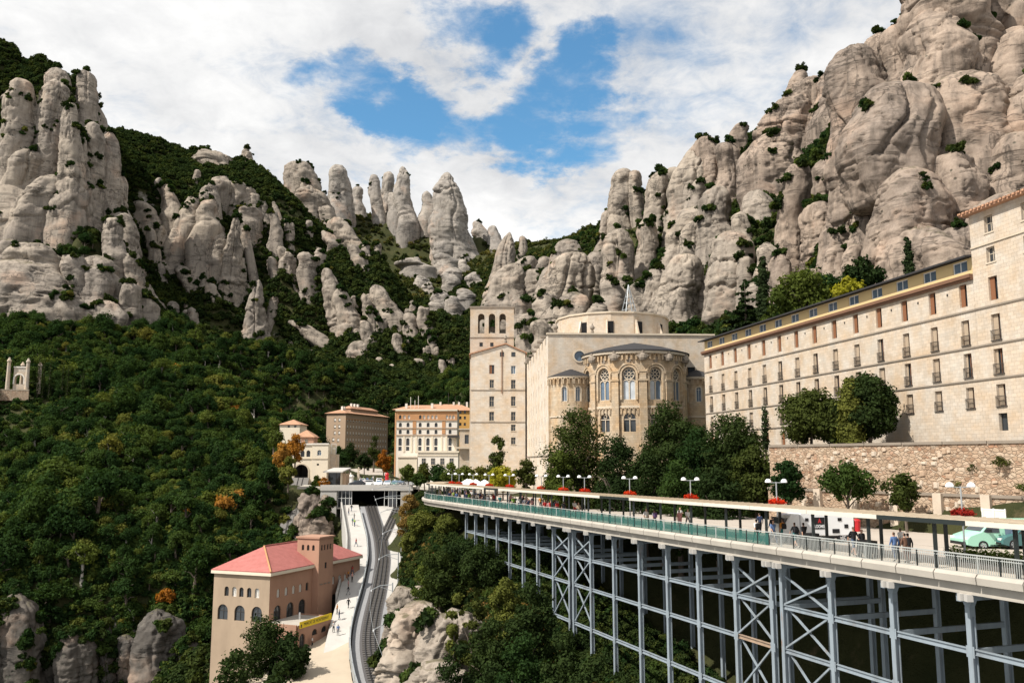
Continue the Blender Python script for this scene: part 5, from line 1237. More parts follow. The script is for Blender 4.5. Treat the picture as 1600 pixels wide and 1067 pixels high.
# --- funicular station and houses by the forest
def build_funicular():
    Y = 236; X0 = xp(458, Y); root = empty('funicular_station', (X0, Y, 0), 0, 'cream two-part station with arched windows above a round tunnel mouth', 'building')
    W1 = xp(489, Y) - X0; zt, zm, zb = zp(695, Y), zp(717, Y), -10.0
    ops = [(xp(p, Y) - X0, zp(713.5, Y), 1.05, 1.75, 'arch') for p in (463.8, 473, 482)]
    m = MB(); tx = xp(472, Y) - X0; facade(m, 0, W1, zb, zt, [(x - w / 2, x + w / 2, z, z + h, True) for x, z, w, h, k in ops] + [(tx - 1.85, tx + 1.85, zb + .5, zp(725.5, Y), True)], .5); m.build('front_wall', MATS['render_cream'], root)
    for x, z, w, h, k in ops: put_window(root, k, w, h, (x, .4, z))
    m = MB(); m.box(tx - 2.2, tx + 2.2, 9, 9.2, zb, zp(724, Y) + .5); m.box(tx - 2.3, tx - 2.05, .52, 9, zb, zp(724, Y) + .5); m.box(tx + 2.05, tx + 2.3, .52, 9, zb, zp(724, Y) + .5); m.box(tx - 2.05, tx + 2.05, .52, 9, zp(724, Y) + .2, zp(724, Y) + .5); m.build('tunnel_lining', MATS['concrete_dark'], root)
    m = MB(); arch_band(m, 3.7, zp(725.5, Y) - zb - .5, .35, -.12, .1); o = m.build('tunnel_arch', MATS['stone_trim'], root, loc=(tx, 0, zb + .5))
    part(root, 'cornice', 'render_white', (-.3, W1 + .05, -.3, .3, zt, zt + .45)); part(root, 'ledge', 'stone_trim', (-.15, W1, -.18, -.004, zm, zm + .22))
    W2 = xp(514, Y) - X0
    bwall(root, W1, -.8, 0, W2 - W1, zb, zt + .05, [(xp(500, Y) - X0 - W1, zp(711.5, Y), 1.1, 1.5, 'arch_blue'), (xp(498.5, Y) - X0 - W1, zp(727, Y), .6, .5, 'hole')], 'render_cream', 'east_wall', .3)
    part(root, 'east_return', 'render_cream', (W1, W1 + .3, -.49, 0, zb, zt + .05), (W2 - .3, W2, -.49, 9, zb, zt + .05)); part(root, 'cornice', 'render_white', (W1 - .15, W2 + .15, -1.0, -.4, zt + .05, zt + .45)); part(root, 'ledge', 'stone_trim', (W1, W2, -.95, -.804, zm, zm + .2))
    part(root, 'roof_slab', 'render_white', (.2, W2 - .2, .31, 9, zt - .4, zt + .1), (0, .3, .51, 9, zb, zt - .01))
    part(root, 'roof_cage', 'frame_white', *[(W2 + .2 + a * 1.3, W2 + .28 + a * 1.3, 2, 2.08, zt - 2.5, zt + .4) for a in range(2)], (W2 + .2, W2 + 1.6, 2, 2.08, zt + .3, zt + .4), (W2 + .2, W2 + 1.6, 2, 2.08, zt - 1, zt - .9))
    part(root, 'stair_tower', 'ashlar', (W2 + .02, W2 + 1.7, 1.5, 6, zb, zt - 2.5))
    # upper room
    part(root, 'upper_room', 'render_pink', (xp(467, Y) - X0, xp(487, Y) - X0, 2, 7, zt + .1, zp(682, Y)))
    put_window(root, 'sash', .85, 1.2, (xp(475.5, Y) - X0, 1.97, zt + .35)); hip_roof(root, xp(467, Y) - X0, xp(487, Y) - X0, 2, 7, zp(682, Y), 1.2, .4, 'tiles', 'upper_roof')
    # car
    m = MB(); c = (X0 + tx, Y + .2)
    f = empty('funicular_car', (c[0], c[1], zb + .6), 0, 'teal funicular carriage standing in the round tunnel mouth', 'funicular')
    m.loft([[(x * s, y, z * h) for x, z in ((-1.0, 0), (1.0, 0), (1.12, .6), (1.1, 2.0), (.8, 2.55), (-.8, 2.55), (-1.1, 2.0), (-1.12, .6))] for y, s, h in ((0, .86, .94), (.5, 1, 1), (7, 1, 1))]); m.build('body', MATS['teal'], f)
    part(f, 'windscreen', 'glass', (-.75, .75, -.035, .05, 1.25, 2.1)); part(f, 'panel', 'teal_pale', (-.7, .7, -.03, .05, .55, 1.1))
    for s in (-.6, .6): part(f, 'headlight', 'white', (s - .14, s + .14, -.05, .02, .25, .45))
    # houses above
    Y = 262; X0 = xp(436, Y); h = empty('hill_house', (X0, Y, 0), R(-4), 'cream house with terracotta roof half hidden by trees above the funicular', 'house'); W = xp(468, Y) - X0; zt = zp(663, Y)
    bwall(h, 0, 0, 0, W, -6, zt, [(W - 1.4, zp(668, Y), .7, .8, 'hole'), (W - 3.4, zp(668, Y), .7, .8, 'hole')], 'render_cream', depth=.25); part(h, 'side_wall', 'render_cream', (W - .3, W, .26, 7, -6, zt), (0, .3, .26, 7, -6, zt)); hip_roof(h, 0, W, 0, 7, zt, 1.6, .4, 'tiles')
    Y = 250; X0 = xp(464, Y); h = empty('stepped_house', (X0, Y, 0), 0, 'low cream annex with sloping terracotta roof behind the station', 'house'); W = xp(487, Y) - X0; zt = zp(680, Y)
    bwall(h, 0, 0, 0, W, -6, zt, [(W * .6, zt - 1.5, .7, .9, 'hole')], 'render_white', depth=.25); hip_roof(h, 0, W, 0, 6, zt, 1.6, .3, 'tiles'); part(h, 'side_wall', 'render_white', (0, .3, .26, 6, -6, zt), (W - .3, W, .26, 6, -6, zt))
plain('teal', (0.02, 0.20, 0.20), 0.35, 0.08, 1, 0, 0, 0.5); plain('teal_pale', (0.10, 0.42, 0.42), 0.35, 0.05, 1, 0, 0, 0.5)
build_funicular()

# --- pink railway building with tower
def build_pink():
    c0 = Vector((xp(422.5, 140, 892), 140.0, 0)); ang = math.atan2(25, 9.7)
    root = empty('railway_building', c0, ang, 'pink rendered building with red ribbed hip roof and square corner tower beside the track', 'building')
    L, D = 27.0, 10.9; ze = -18.1
    low = [(2.2, 2.0), (5.6, 2.0), (8.9, 2.0)]
    ops = [(x, -25.4, 2.0, 2.5, 'arch') for x, _ in low] + [(x, -21.7, .85, 1.35, k) for x, k in ((2.3, 'arch_pale'), (4.4, 'arch_pale'), (6.4, 'arch_pale'), (8.3, 'arch_pale'), (10.2, 'arch'))]
    ops += [(x, -21.7, .85, 1.35, 'arch_pale') for x in (18.2, 20.2, 22.1, 24.0)] + [(18.4, -26.8, 1.9, 3.4, 'arch'), (22.2, -25.4, 2.1, 2.6, 'arch')]
    bwall(root, 0, 0, 0, L, -34, ze, ops, 'render_pink', depth=.3)
    ops = [(x, -25.3, 2.0, 2.4, 'arch') for x in (2.0, 5.3, 8.6)] + [(x, -21.6, .85, 1.5, k) for x, k in ((2.6, 'arch'), (4.1, 'arch_pale'), (5.5, 'arch'), (7.0, 'arch'), (8.5, 'arch_pale'))]
    bwall(root, 0, D, R(-90), D, -48, ze, ops, 'render_beige', 'end_wall', .3); part(root, 'rear_wall', 'render_pink', (0.31, L, D - .3, D, -40, ze), (L - .3, L, .31, D - .31, -34, ze))
    part(root, 'eaves', 'render_cream', (-.45, L + .3, -.45, D + .3, ze + .004, ze + .45)); hip_roof(root, 0, L, 0, D, ze + .6, 3.3, .35, 'roof_pink')
    m = MB(); a = Vector((-.35, -.35, ze + .65)); b = Vector((D / 2, D / 2, ze + 3.95)); m.tube([a, b], .14, 6); m.build('hip_tiles', MATS['brick_orange'], root); m = MB(); m.tube([b, (L - D / 2, D / 2, ze + 3.95)], .12, 6); m.build('ridge_tiles', MATS['roof_pink'], root)
    # tower on the track side
    T = 4.4; tx = 11.6; zt = -13.3
    ops = [(T / 2 + d, -15.3, .5, .95, 'arch') for d in (-1.05, 0, 1.05)] + [(T * .45, -18.2, .6, .9, 'hole'), (T * .45, -22.4, .6, .9, 'hole'), (T * .45, -26, .6, .9, 'hole')]
    bwall(root, tx, -1.2, 0, T, -34, zt, [(T / 2 + d, -15.3, .5, .95, 'arch') for d in (-1.3, -.45, .45, 1.3)] + [(T * .5, -18.4, .7, 1.0, 'hole')], 'render_pink', 'tower_front', .25)
    bwall(root, tx, 3.2, R(-90), T, -34, zt, ops, 'render_pink', 'tower_side', .25)
    part(root, 'tower_wall', 'render_pink', (tx + T - .25, tx + T, -.94, 3.2, -34, zt), (tx + .26, tx + T - .26, 2.95, 3.2, -30, zt)); part(root, 'tower_roof', 'render_pink', (tx - .2, tx + T + .2, -1.4, 3.4, zt + .004, zt + .3))
    part(root, 'tower_ledge', 'stone_dark', *[(tx + .5 + k * 1.2, tx + 1.2 + k * 1.2, -1.35, -1.204, -21.0, -20.85) for k in range(3)])
    # annex with banner
    a = empty('banner_annex', c0 + Vector((math.cos(ang), math.sin(ang), 0)) * 0 , ang, 'low pink flat-roofed annex carrying a yellow banner', 'building')
    ax0, ax1, ay = -1.4, 7.9, -6.4
    bwall(a, ax0, ay, 0, ax1 - ax0, -34, -25.0, [(4.6, -27.2, 1.5, .95, 'arch'), (7.2, -27.2, 1.5, .95, 'arch'), (1.3, -29.3, 1.5, 2.9, 'arch')], 'render_pink', depth=.3)
    part(a, 'side_wall', 'render_pink', (ax0, ax0 + .3, ay + .31, -.02, -34, -25.0), (ax1 - .3, ax1, ay + .31, -.02, -34, -25.0)); part(a, 'roof', 'concrete', (ax0 + .3, ax1 - .3, ay + .3, -.02, -25.4, -25.15))
    part(a, 'flue', 'white', (4, 4.2, -3.0, -2.8, -25.15, -24.1)); 
    b = empty('banner', a.location, ang, 'yellow banner with black lettering along the annex parapet', 'banner')
    part(b, 'cloth', 'banner_yellow', (ax0 + .4, ax1 - .05, ay - .06, ay - .02, -25.55, -24.55))
    cu = bpy.data.curves.new('lettering', 'FONT'); cu.body = 'MERCAT DE MONTSERRAT'; cu.size = .55; cu.align_x = 'CENTER'; cu.align_y = 'CENTER'; cu.extrude = .004
    tmp = bpy.data.objects.new('tmp', cu); C.objects.link(tmp); dg = bpy.context.evaluated_depsgraph_get(); me = bpy.data.meshes.new_from_object(tmp.evaluated_get(dg)); bpy.data.objects.remove(tmp)
    me.materials.clear(); me.materials.append(MATS['black']); o = link('lettering', me, b, ((ax0 + ax1) / 2 + .3, ay - .075, -25.05)); o.rotation_euler = (R(90), 0, 0); o.scale = (1.02, 1.15, 1)
    part(b, 'emblem', 'black', (ax0 + .75, ax0 + 1.0, ay - .072, ay - .062, -25.35, -24.95), (ax0 + .62, ax0 + 1.13, ay - .072, ay - .062, -25.43, -25.37))
plain('banner_yellow', (0.72, 0.52, 0.02), 0.7, 0.04, 1)
build_pink()

# --- retaining wall below the terrace
def build_retaining():
    p = lambda t: Vector((55.0 + (27.6 - 55.0) * t, 46.8 + (93.4 - 46.8) * t, 0))
    a, b = p(0), p(1); d = (a - b); L = d.length; ang = math.atan2(d.y, d.x)
    root = empty('retaining_wall', b, ang, 'high reddish rubble retaining wall with stone pilasters along the road', 'wall')
    m = MB(); facade(m, 0, L, -8, 1.35, [], .3); m.box(0, L, .004, 1.4, 1.1, 1.34); m.build('wall', MATS['rubble'], root)
    for k in range(int(L // 4)): part(root, 'coping_stone', 'stone_dark', (k * 4 + .02, k * 4 + 3.96, -.12, 1.5, 1.352, 1.60))
    part(root, 'ledge', 'stone_dark', (0, L, -.55, -.004, -3.1, -2.85)); m = MB(); facade(m, 0, L, -8, -3.1, [], .2, y=-.42); m.build('plinth', MATS['rubble'], root)
    for k in range(12): part(root, 'pilaster', 'rubble_c', (2 + k * 4.3, 2.8 + k * 4.3, -.85, -.424, -8, -2.86))
    rng = np.random.default_rng(3)      # facing stones that stand proud of the wall
    kinds = []
    for q in range(6):
        s = MB(); w, h = rng.uniform(.2, .38), rng.uniform(.13, .24); j = rng.uniform(-.12, .12, 8)
        s.add([(-w + j[0], -.01, -h), (w, -.01, -h + j[1]), (w + j[2], -.01, h), (-w, -.01, h + j[3]), (-w * .8, -.10, -h * .8 + j[4]), (w * .8, -.12, -h * .75), (w * .75, -.11, h * .8 + j[5]), (-w * .8, -.09, h * .8)], [(4, 5, 6, 7), (0, 1, 5, 4), (1, 2, 6, 5), (2, 3, 7, 6), (3, 0, 4, 7)])
        kinds.append(s.mesh('stone', MATS[('rubble_a', 'rubble_b', 'rubble_c')[q % 3]]))
    for q in range(290):
        x = rng.uniform(4, L - 1); up = rng.uniform() < .62; z = rng.uniform(-2.6, 1.0) if up else rng.uniform(-6.3, -3.4)
        o = link('stone', kinds[rng.integers(6)], root, (x, 0 if up else -.42, z)); o.scale = (rng.uniform(.6, 1.15), 1, rng.uniform(.7, 1.2))
    return root
plain('rubble_a', (0.44, 0.345, 0.26), 0.95, 0.2, 1.2, 0.02); plain('rubble_b', (0.37, 0.265, 0.185), 0.95, 0.2, 1.2, 0.02); plain('rubble_c', (0.50, 0.42, 0.335), 0.95, 0.2, 1.2, 0.02)
build_retaining()

# ------------------------------------------------------------------ square, station, railway
def build_railway():
    m = MB(); sq = [(-53, 216), (-44, 215.2), (-24, 215.2), (-14, 200), (-6, 186), (6, 186), (4, 215), (-6, 300), (-44, 300), (-58, 292), (-56, 240)]
    m.prism(sq, -7.1, -6.55); o = m.build('plaza', MATS['paving']); tag(o, 'pale paved square above the railway station', 'square', kind='structure')
    m = MB(); m.loft([[(-56, 292, -6.57), (-44, 292, -6.57)], [(-60, 320, -5.2), (-46, 320, -5.2)], [(-66, 360, -2.6), (-52, 360, -2.6)], [(-72, 420, 0.5), (-54, 420, 0.5)]], False, False); o = m.build('street', MATS['asphalt_pale']); tag(o, 'grey street climbing away from the square', 'street', kind='structure')
    st = empty('railway_station', (-42.6, 215, -11.2), 0, 'concrete railway station with glazed bays and dark track openings under the square', 'station')
    W = 15.4
    part(st, 'roof_beam', 'concrete_pale', (-4.2, W + 3, -1.2, -.05, 3.8, 4.75)); part(st, 'parapet', 'concrete_pale', (-4.2, W + 3, -1.1, -.9, 4.754, 5.2))
    part(st, 'back_wall', 'dark_void', (-1, W + .5, 17, 17.3, -.5, 4.0)); part(st, 'side_wall', 'concrete_pale', (-4.2, -.2, -1.0, 16, -9, 3.8)); part(st, 'side_wall', 'concrete', (W, W + 2.6, -1.0, 16, -4, 3.8)); part(st, 'floor', 'concrete_dark', (-.19, W - .01, -.9, 16.9, -.6, -.25))
    for x in (0, .95, 1.9, 2.85, 3.4, 11.4, 12.4, 13.4, 14.4): part(st, 'mullion', 'frame_white', (x - .06, x + .06, -.5, -.38, -.25, 3.8))
    part(st, 'transom', 'frame_white', (-.1, 3.4, -.5, -.38, 1.9, 2.0)); part(st, 'transom', 'frame_white', (11.4, W, -.5, -.38, 1.9, 2.0))
    for x in (.06, 1.01, 1.96, 2.91, 12.46, 13.46): part(st, 'pane', 'glass', (x, x + .83 if x != 2.91 else x + .43, -.44, -.42, -.2, 3.75))
    Ys = [60, 75, 90] + list(np.arange(100, 214.1, 3.0)) + [214.5]
    def rp(Y, off, dz):
        x, z = rail_pt(Y); x2, _ = rail_pt(Y + 1.5); x1, _ = rail_pt(Y - 1.5); d = Vector((x2 - x1, 3, 0)).normalized(); return Vector((x, Y, z + dz)) + Vector((d.y, -d.x, 0)) * off
    def wid(Y): return float(np.interp(Y, [150, 185, 214], [0, 0.5, 6.4]))
    m = MB(); m.loft([[rp(Y, -2.7, -4.5), rp(Y, -2.6, 0), rp(Y, 3.6 + wid(Y), 0), rp(Y, 3.8 + wid(Y), -.6)] for Y in Ys], False, False); o = m.build('track_bed', MATS['gravel']); tag(o, 'grey gravel bed of the rack railway', 'track bed', kind='structure')
    m = MB(); m.loft([[rp(Y, 1.6, .03), rp(Y, 3.6 + wid(Y), .03)] for Y in Ys if Y > 150], False, False); o = m.build('track_apron', MATS['concrete_pale']); tag(o, 'pale concrete apron between the tracks', 'apron', kind='structure')
    m = MB(); m.loft([[rp(Y, -1.5, .02), rp(Y, 1.5, .02)] for Y in Ys], False, False); o = m.build('ballast', MATS['ballast']); tag(o, 'dark ballast strip under the rack railway rails', 'ballast', kind='structure')
    tr = empty('rack_railway_track', (0, 0, 0), 0, 'curving rack railway track with dark rails and toothed centre rail', 'railway track')
    sl = MB()
    for q, (lo, sh) in enumerate(((60, 0), (184, 1))):
        YY = [Y for Y in Ys if Y >= lo]
        f = lambda Y: (0 if not q else float(np.interp(Y, [184, 200, 214.5], [0, 3.6, 6.8])))
        for off in (-.72, 0, .72):
            m = MB(); m.loft([[rp(Y, off + f(Y) - .06, .16), rp(Y, off + f(Y) + .06, .16), rp(Y, off + f(Y) + .06, .30), rp(Y, off + f(Y) - .06, .30)] for Y in YY]); m.build('rail' if off else 'rack_rail', MATS['rail_steel'], tr)
        Y = lo + .3
        while Y < 214: sl.bar(rp(Y, -1.15 + f(Y), .09), rp(Y, 1.15 + f(Y), .09), .26, .16); Y += .75
    s = sl.build('sleepers', MATS['sleeper'], tr); s['kind'] = 'stuff'
    YP = [Y for Y in Ys if 135 <= Y]
    pz = lambda Y: float(np.interp(Y, [135, 145, 165, 214.5], [-2.7, -1.7, .35, .4]))
    m = MB(); m.loft([[rp(Y, -6.9, -7.5), rp(Y, -6.85, pz(Y)), rp(Y, -3.0, pz(Y)), rp(Y, -2.97, -.5)] for Y in YP], False, False)
    o = m.build('platform', MATS['concrete_pale']); tag(o, 'white sloping platform and footway beside the track', 'platform', kind='structure')
    pw = empty('platform_parapet', (0, 0, 0), 0, 'white parapet with railing along the outer edge of the platform', 'parapet')
    m = MB(); m.loft([[rp(Y, -7.25, pz(Y) - 5.5), rp(Y, -6.92, pz(Y) - 5.5), rp(Y, -6.92, pz(Y) + .75), rp(Y, -7.25, pz(Y) + .75)] for Y in YP if Y > 152]); m.build('wall', MATS['concrete_pale'], pw)
    m = MB(); m.tube([rp(Y, -7.1, pz(Y) + 1.15) for Y in YP if Y > 152], .05, 5); m.build('handrail', MATS['handrail'], pw)
    tw = empty('track_fence', (0, 0, 0), 0, 'low grey metal fence between the track and the footway', 'fence')
    m = MB(); m.loft([[rp(Y, -2.95, -.4), rp(Y, -2.8, -.4), rp(Y, -2.8, .95), rp(Y, -2.95, .95)] for Y in Ys if 103 <= Y <= 208]); m.build('panel', MATS['galvanised'], tw)
    for Y in np.arange(104, 206, 4.0): m = MB(); p = rp(Y, -3.02, -.3); m.bar(p, p + Vector((0, 0, 1.5)), .09, .09); m.build('post', MATS['handrail'], tw)
    rw = empty('track_side_wall', (0, 0, 0), 0, 'low white wall between the track and the cut rock face', 'wall')
    m = MB(); m.loft([[rp(Y, 3.75 + wid(Y), -.6), rp(Y, 4.2 + wid(Y), -.6), rp(Y, 4.2 + wid(Y), .55), rp(Y, 3.75 + wid(Y), .55)] for Y in Ys if 95 <= Y]); m.build('wall', MATS['concrete_pale'], rw)
    for i, Y in enumerate((108, 124, 140, 156, 172, 188, 200, 210)):
        p = empty('catenary_mast', rp(Y, 3.2 + wid(Y), 0), 0, ('galvanised overhead line mast at the right of the track, number %s from the station' % ['eight', 'seven', 'six', 'five', 'four', 'three', 'two', 'one'][i]), 'mast', 'overhead line masts along the track')
        b = p.location; m = MB(); m.tube([(0, 0, -.5), (0, 0, 6.2)], [.13, .09], 7); m.build('pole', MATS['galvanised'], p)
        e = rp(Y, -.1, 5.4) - b; m = MB(); m.tube([(0, 0, 5.9), (e.x * .6, e.y * .6, 5.75), (e.x, e.y, 5.1)], .06, 5); m.tube([(0, 0, 4.9), (e.x * .7, e.y * .7, 5.7)], .04, 5); m.build('bracket', MATS['galvanised'], p)
        part(p, 'insulator', 'white', (e.x - .1, e.x + .1, e.y - .1, e.y + .1, 4.9, 5.15))
    m = MB(); m.tube([rp(Y, -.1, 4.95) for Y in np.arange(100, 212, 8.0)], .025, 4); o = m.build('contact_wire', MATS['galvanised']); tag(o, 'thin overhead contact wire above the railway track', 'wire')
    # terrace in front of the pink building
    rows = []
    for Y, xl, z0, z1 in ((110, -34, -31.6, -31.4), (118, -36, -31.2, -30.6), (124, -37, -30.4, -29.8), (132, -38, -29.8, -28.9), (140, -37, -29.2, -27.6), (150, -34, -28.4, -26.9), (160, -31, -27.4, -26.4), (168, -31, -27, -26.2)):
        xr = rp(Y, -3.05 if Y < 141 else -6.7, 0).x; rows.append([(xl + (xr - xl) * k / 5, Y, z0 + (z1 - z0) * k / 5) for k in range(6)])
    m = MB(); m.loft(rows, False, False); o = m.build('terrace', MATS['sand']); tag(o, 'sandy terrace in front of the pink building', 'terrace', kind='structure')
    kb = empty('terrace_kerb', (0, 0, 0), 0, 'low stone edging wall round the sandy terrace', 'kerb wall')
    m = MB(); pts = [(-36.2, 132, -29.6), (-34.6, 127, -30.0), (-33.6, 122, -30.3), (-32.6, 117, -30.7)]
    m.loft([[(x - .3, y, z - 3), (x + .3, y, z - 3), (x + .3, y, z + .45), (x - .3, y, z + .45)] for x, y, z in pts]); m.build('wall', MATS['stone_trim'], kb)
    # funicular line
    m = MB(); a = at(470, 746, 235.5); b = at(445, 850, 205); n = Vector((1, .2, 0)).normalized()
    m.loft([[p - n * 2.2, p + n * 2.2] for p in (a, (a + b) / 2 - Vector((0, 0, .3)), b)], False, False); o = m.build('funicular_bed', MATS['concrete_dark']); tag(o, 'dark steep funicular track bed', 'track bed', kind='structure')
    fr = empty('funicular_track', (0, 0, 0), 0, 'steep funicular rails running down from the tunnel mouth', 'railway track')
    for s in (-.6, .6): m = MB(); m.bar(a + n * s + Vector((0, 0, .1)), b + n * s + Vector((0, 0, .1)), .09, .14); m.build('rail', MATS['rail_steel'], fr)
    # little station house and kiosks on the square
    Y = 226; X0 = xp(515, Y); h = empty('ticket_pavilion', (X0, Y, -6.6), 0, 'low stone pavilion with overhanging flat roof at the left of the square', 'pavilion')
    z1 = zp(738, Y) + 6.6; part(h, 'wall', 'stone_trim', (3.0, 3.5, 0, 5, -1, z1)); part(h, 'wall', 'brick_tan', (3.5, 4.4, .4, 5, -1, z1 - .3)); part(h, 'wall', 'stone_trim', (-.6, -.2, 0, 5, -1, z1)); part(h, 'dark_front', 'glass', (-.19, 2.99, .5, .6, -1, z1)); part(h, 'mullion', 'frame_dark', (1.8, 1.9, .38, .49, 0, z1))
    m = MB(); m.add([(-1.2, -1.4, z1), (3.8, -1.4, z1), (4.8, 5, z1 + .9), (.2, 5, z1 + .9), (-1.2, -1.4, z1 + .3), (3.8, -1.4, z1 + .3), (4.8, 5, z1 + 1.2), (.2, 5, z1 + 1.2)], [(0, 3, 2, 1), (4, 5, 6, 7), (0, 1, 5, 4), (1, 2, 6, 5), (2, 3, 7, 6), (3, 0, 4, 7)]); m.build('roof', MATS['concrete_pale'], h)
    Y = 238; k = empty('white_kiosk', (xp(549, Y), Y, -6.55), 0, 'small white hexagonal kiosk with pointed roof on the square', 'kiosk'); m = MB(); m.lathe([(.75, 0), (.8, 2.0), (.05, 2.05)], 6); m.build('body', MATS['white'], k); m = MB(); m.lathe([(1.05, 2.05), (.7, 2.5), (.2, 2.7), (.15, 3.1), (.02, 3.2)], 6); m.build('roof', MATS['shutter_pale'], k)
    Y = 246; g = empty('stone_cross', (xp(561, Y), Y, -6.55), 0, 'pale stone wayside cross on a pillar at the street corner', 'cross'); part(g, 'pillar', 'stone_trim', (-.3, .3, -.3, .3, 0, 3.2)); part(g, 'base', 'stone_trim', (-.7, .7, -.7, .7, -.05, .5)); part(g, 'cross', 'stone_trim', (-.15, .15, -.15, .15, 3.2, 4.6), (-.5, -.151, -.15, .15, 3.9, 4.2), (.151, .5, -.15, .15, 3.9, 4.2))
    Y = 240; g = empty('red_sign_column', (xp(605.5, Y), Y, -6.55), 0, 'tall red advertising column on the square', 'column'); m = MB(); m.lathe([(.5, 0), (.55, .2), (.5, .3), (.5, 2.6), (.6, 2.7), (.4, 3.0), (.05, 3.15)], 12); m.build('body', MATS['red'], g)
    # market tents behind the canopy
    for i, Y in enumerate((146, 151, 156, 161)):
        g = empty('market_tent', wp(Y, 8.0, 0), 0, 'white peaked market tent, %s in the row behind the canopy' % ('nearest', 'second', 'third', 'farthest')[i], 'tent', 'market tents')
        for sx in (-1, 1):
            for sy in (-1, 1): part(g, 'leg', 'handrail', (sx * 1.7 - .04, sx * 1.7 + .04, sy * 1.7 - .04, sy * 1.7 + .04, 0, 2.4))
        m = MB(); m.add([(-1.9, -1.9, 2.4), (1.9, -1.9, 2.4), (1.9, 1.9, 2.4), (-1.9, 1.9, 2.4), (0, 0, 3.5), (-1.9, -1.9, 2.1), (1.9, -1.9, 2.1), (1.9, 1.9, 2.1), (-1.9, 1.9, 2.1)], [(0, 1, 4), (1, 2, 4), (2, 3, 4), (3, 0, 4), (5, 6, 1, 0), (6, 7, 2, 1), (7, 8, 3, 2), (8, 5, 0, 3)]); m.build('canvas', MATS['white'], g)
plain('ballast', (0.09, 0.085, 0.085), 0.95, 0.3, 4, 0.03); plain('sleeper', (0.13, 0.12, 0.11), 0.9, 0.2, 2); plain('red', (0.45, 0.02, 0.025), 0.45, 0.05, 1)
build_railway()

# ------------------------------------------------------------------ arched monument on the left slope
def build_monument():
    Y = 296; p = at(30, 600, Y); root = empty('arched_monument', (p.x, p.y, p.z), R(8), 'stone arch monument with four tall pillars in the forest on the left', 'monument')
    k = Y / FPX
    for x, h, y in ((-17, 41, 0), (-4, 36, 4), (11, 40, 0), (22, 36, 4)):
        m = MB(); hh = h * k; m.lathe([(.75, -3), (.72, 0), (.62, hh * .5), (.58, hh * .85), (.8, hh * .86), (.75, hh * .91), (.4, hh * .95), (.35, hh), (.02, hh + .2)], 8, (x * k, y, 0)); m.build('pillar', MATS['ashlar'], root)
    m = MB(); a, b = -10 * k, 8 * k; facade(m, a, b, -2, 26 * k, [(-8 * k, 5 * k, 0, 15 * k, True)], 1.4, y=.5); m.box(a, b, 1.9, 2.2, 15.5 * k, 26 * k); m.build('arch_wall', MATS['ashlar'], root)
    m = MB(); arch_band(m, 13 * k, 15 * k, .45, -.15, .3); m.build('arch_band', MATS['render_white'], root, loc=(-1.5 * k, .45, 0)); part(root, 'coping', 'render_white', (a - .1, b + .1, .3, 2.4, 26 * k, 26 * k + .4))
    w = empty('path_wall', at(20, 612, 294), R(10), 'low stone retaining wall of the path below the arch monument', 'wall')
    part(w, 'wall', 'rubble', (-12, 5, 0, .6, -3, .6)); part(w, 'coping', 'stone_trim', (-12, 5, -.1, .7, .603, .8))
build_monument()

# ------------------------------------------------------------------ single trees
def place(px, Y): X = (px - 800) / FPX * Y * 1.0; return X
def top_z(px, py, Y): return at(px, py, Y).z
def broad(px, ytop, Y, Rw, label, mat='leaf_dark', n=5200, leaf=.30, seed=1, base=None, name='broadleaf_tree', K=34, low=.12, group=None, bark='bark'):
    t = at(px, ytop, Y); b = base if base is not None else gz(t); H = t.z - b; rng = np.random.default_rng(seed)
    root = empty(name, (t.x, t.y, b), rng.uniform(0, 6), label, 'tree', group)
    c = []; r = []; hz = H * (1 - low) / 2
    for k in range(K):
        d = rng.normal(size=3); d /= np.linalg.norm(d); q = rng.uniform(.62, 1.0) if k > 3 else .2; rr = Rw * rng.uniform(.16, .40)
        c.append((d[0] * (Rw - rr * .7) * q, d[1] * (Rw - rr * .7) * q, H * low + hz + d[2] * max(.1, hz - rr * .8) * q)); r.append(rr)
    c.append((0, 0, H - Rw * .34)); r.append(Rw * .34); c.append((0, 0, H * low + hz)); r.append(min(Rw, hz) * .62)
    link('crown', leaf_mesh('crown', c, r, n, leaf, seed, mat), root); trunk_mb(rng, H, max(.12, .022 * H), 6, Rw * .55).build('trunk', MATS[bark], root, True); return root
def column_tree(px, ytop, Y, Rw, label, mat='leaf_conifer', n=2600, leaf=.16, seed=1, base=None, group=None):
    t = at(px, ytop, Y); b = base if base is not None else gz(t); H = t.z - b; rng = np.random.default_rng(seed)
    root = empty('cypress_tree', (t.x, t.y, b), 0, label, 'tree', group)
    zs = np.linspace(.06, .985, 26); c = [(rng.normal() * Rw * .12, rng.normal() * Rw * .12, H * z) for z in zs]; r = [Rw * (.95 if z < .55 else .95 - 1.45 * (z - .55) ** 1.3) for z in zs]
    link('crown', leaf_mesh('crown', c, [max(q, Rw * .22) for q in r], n, leaf, seed, mat), root); m = MB(); m.tube([(0, 0, -.5), (0, 0, H * .9)], [Rw * .25, .03], 6); m.build('trunk', MATS['bark'], root); return root
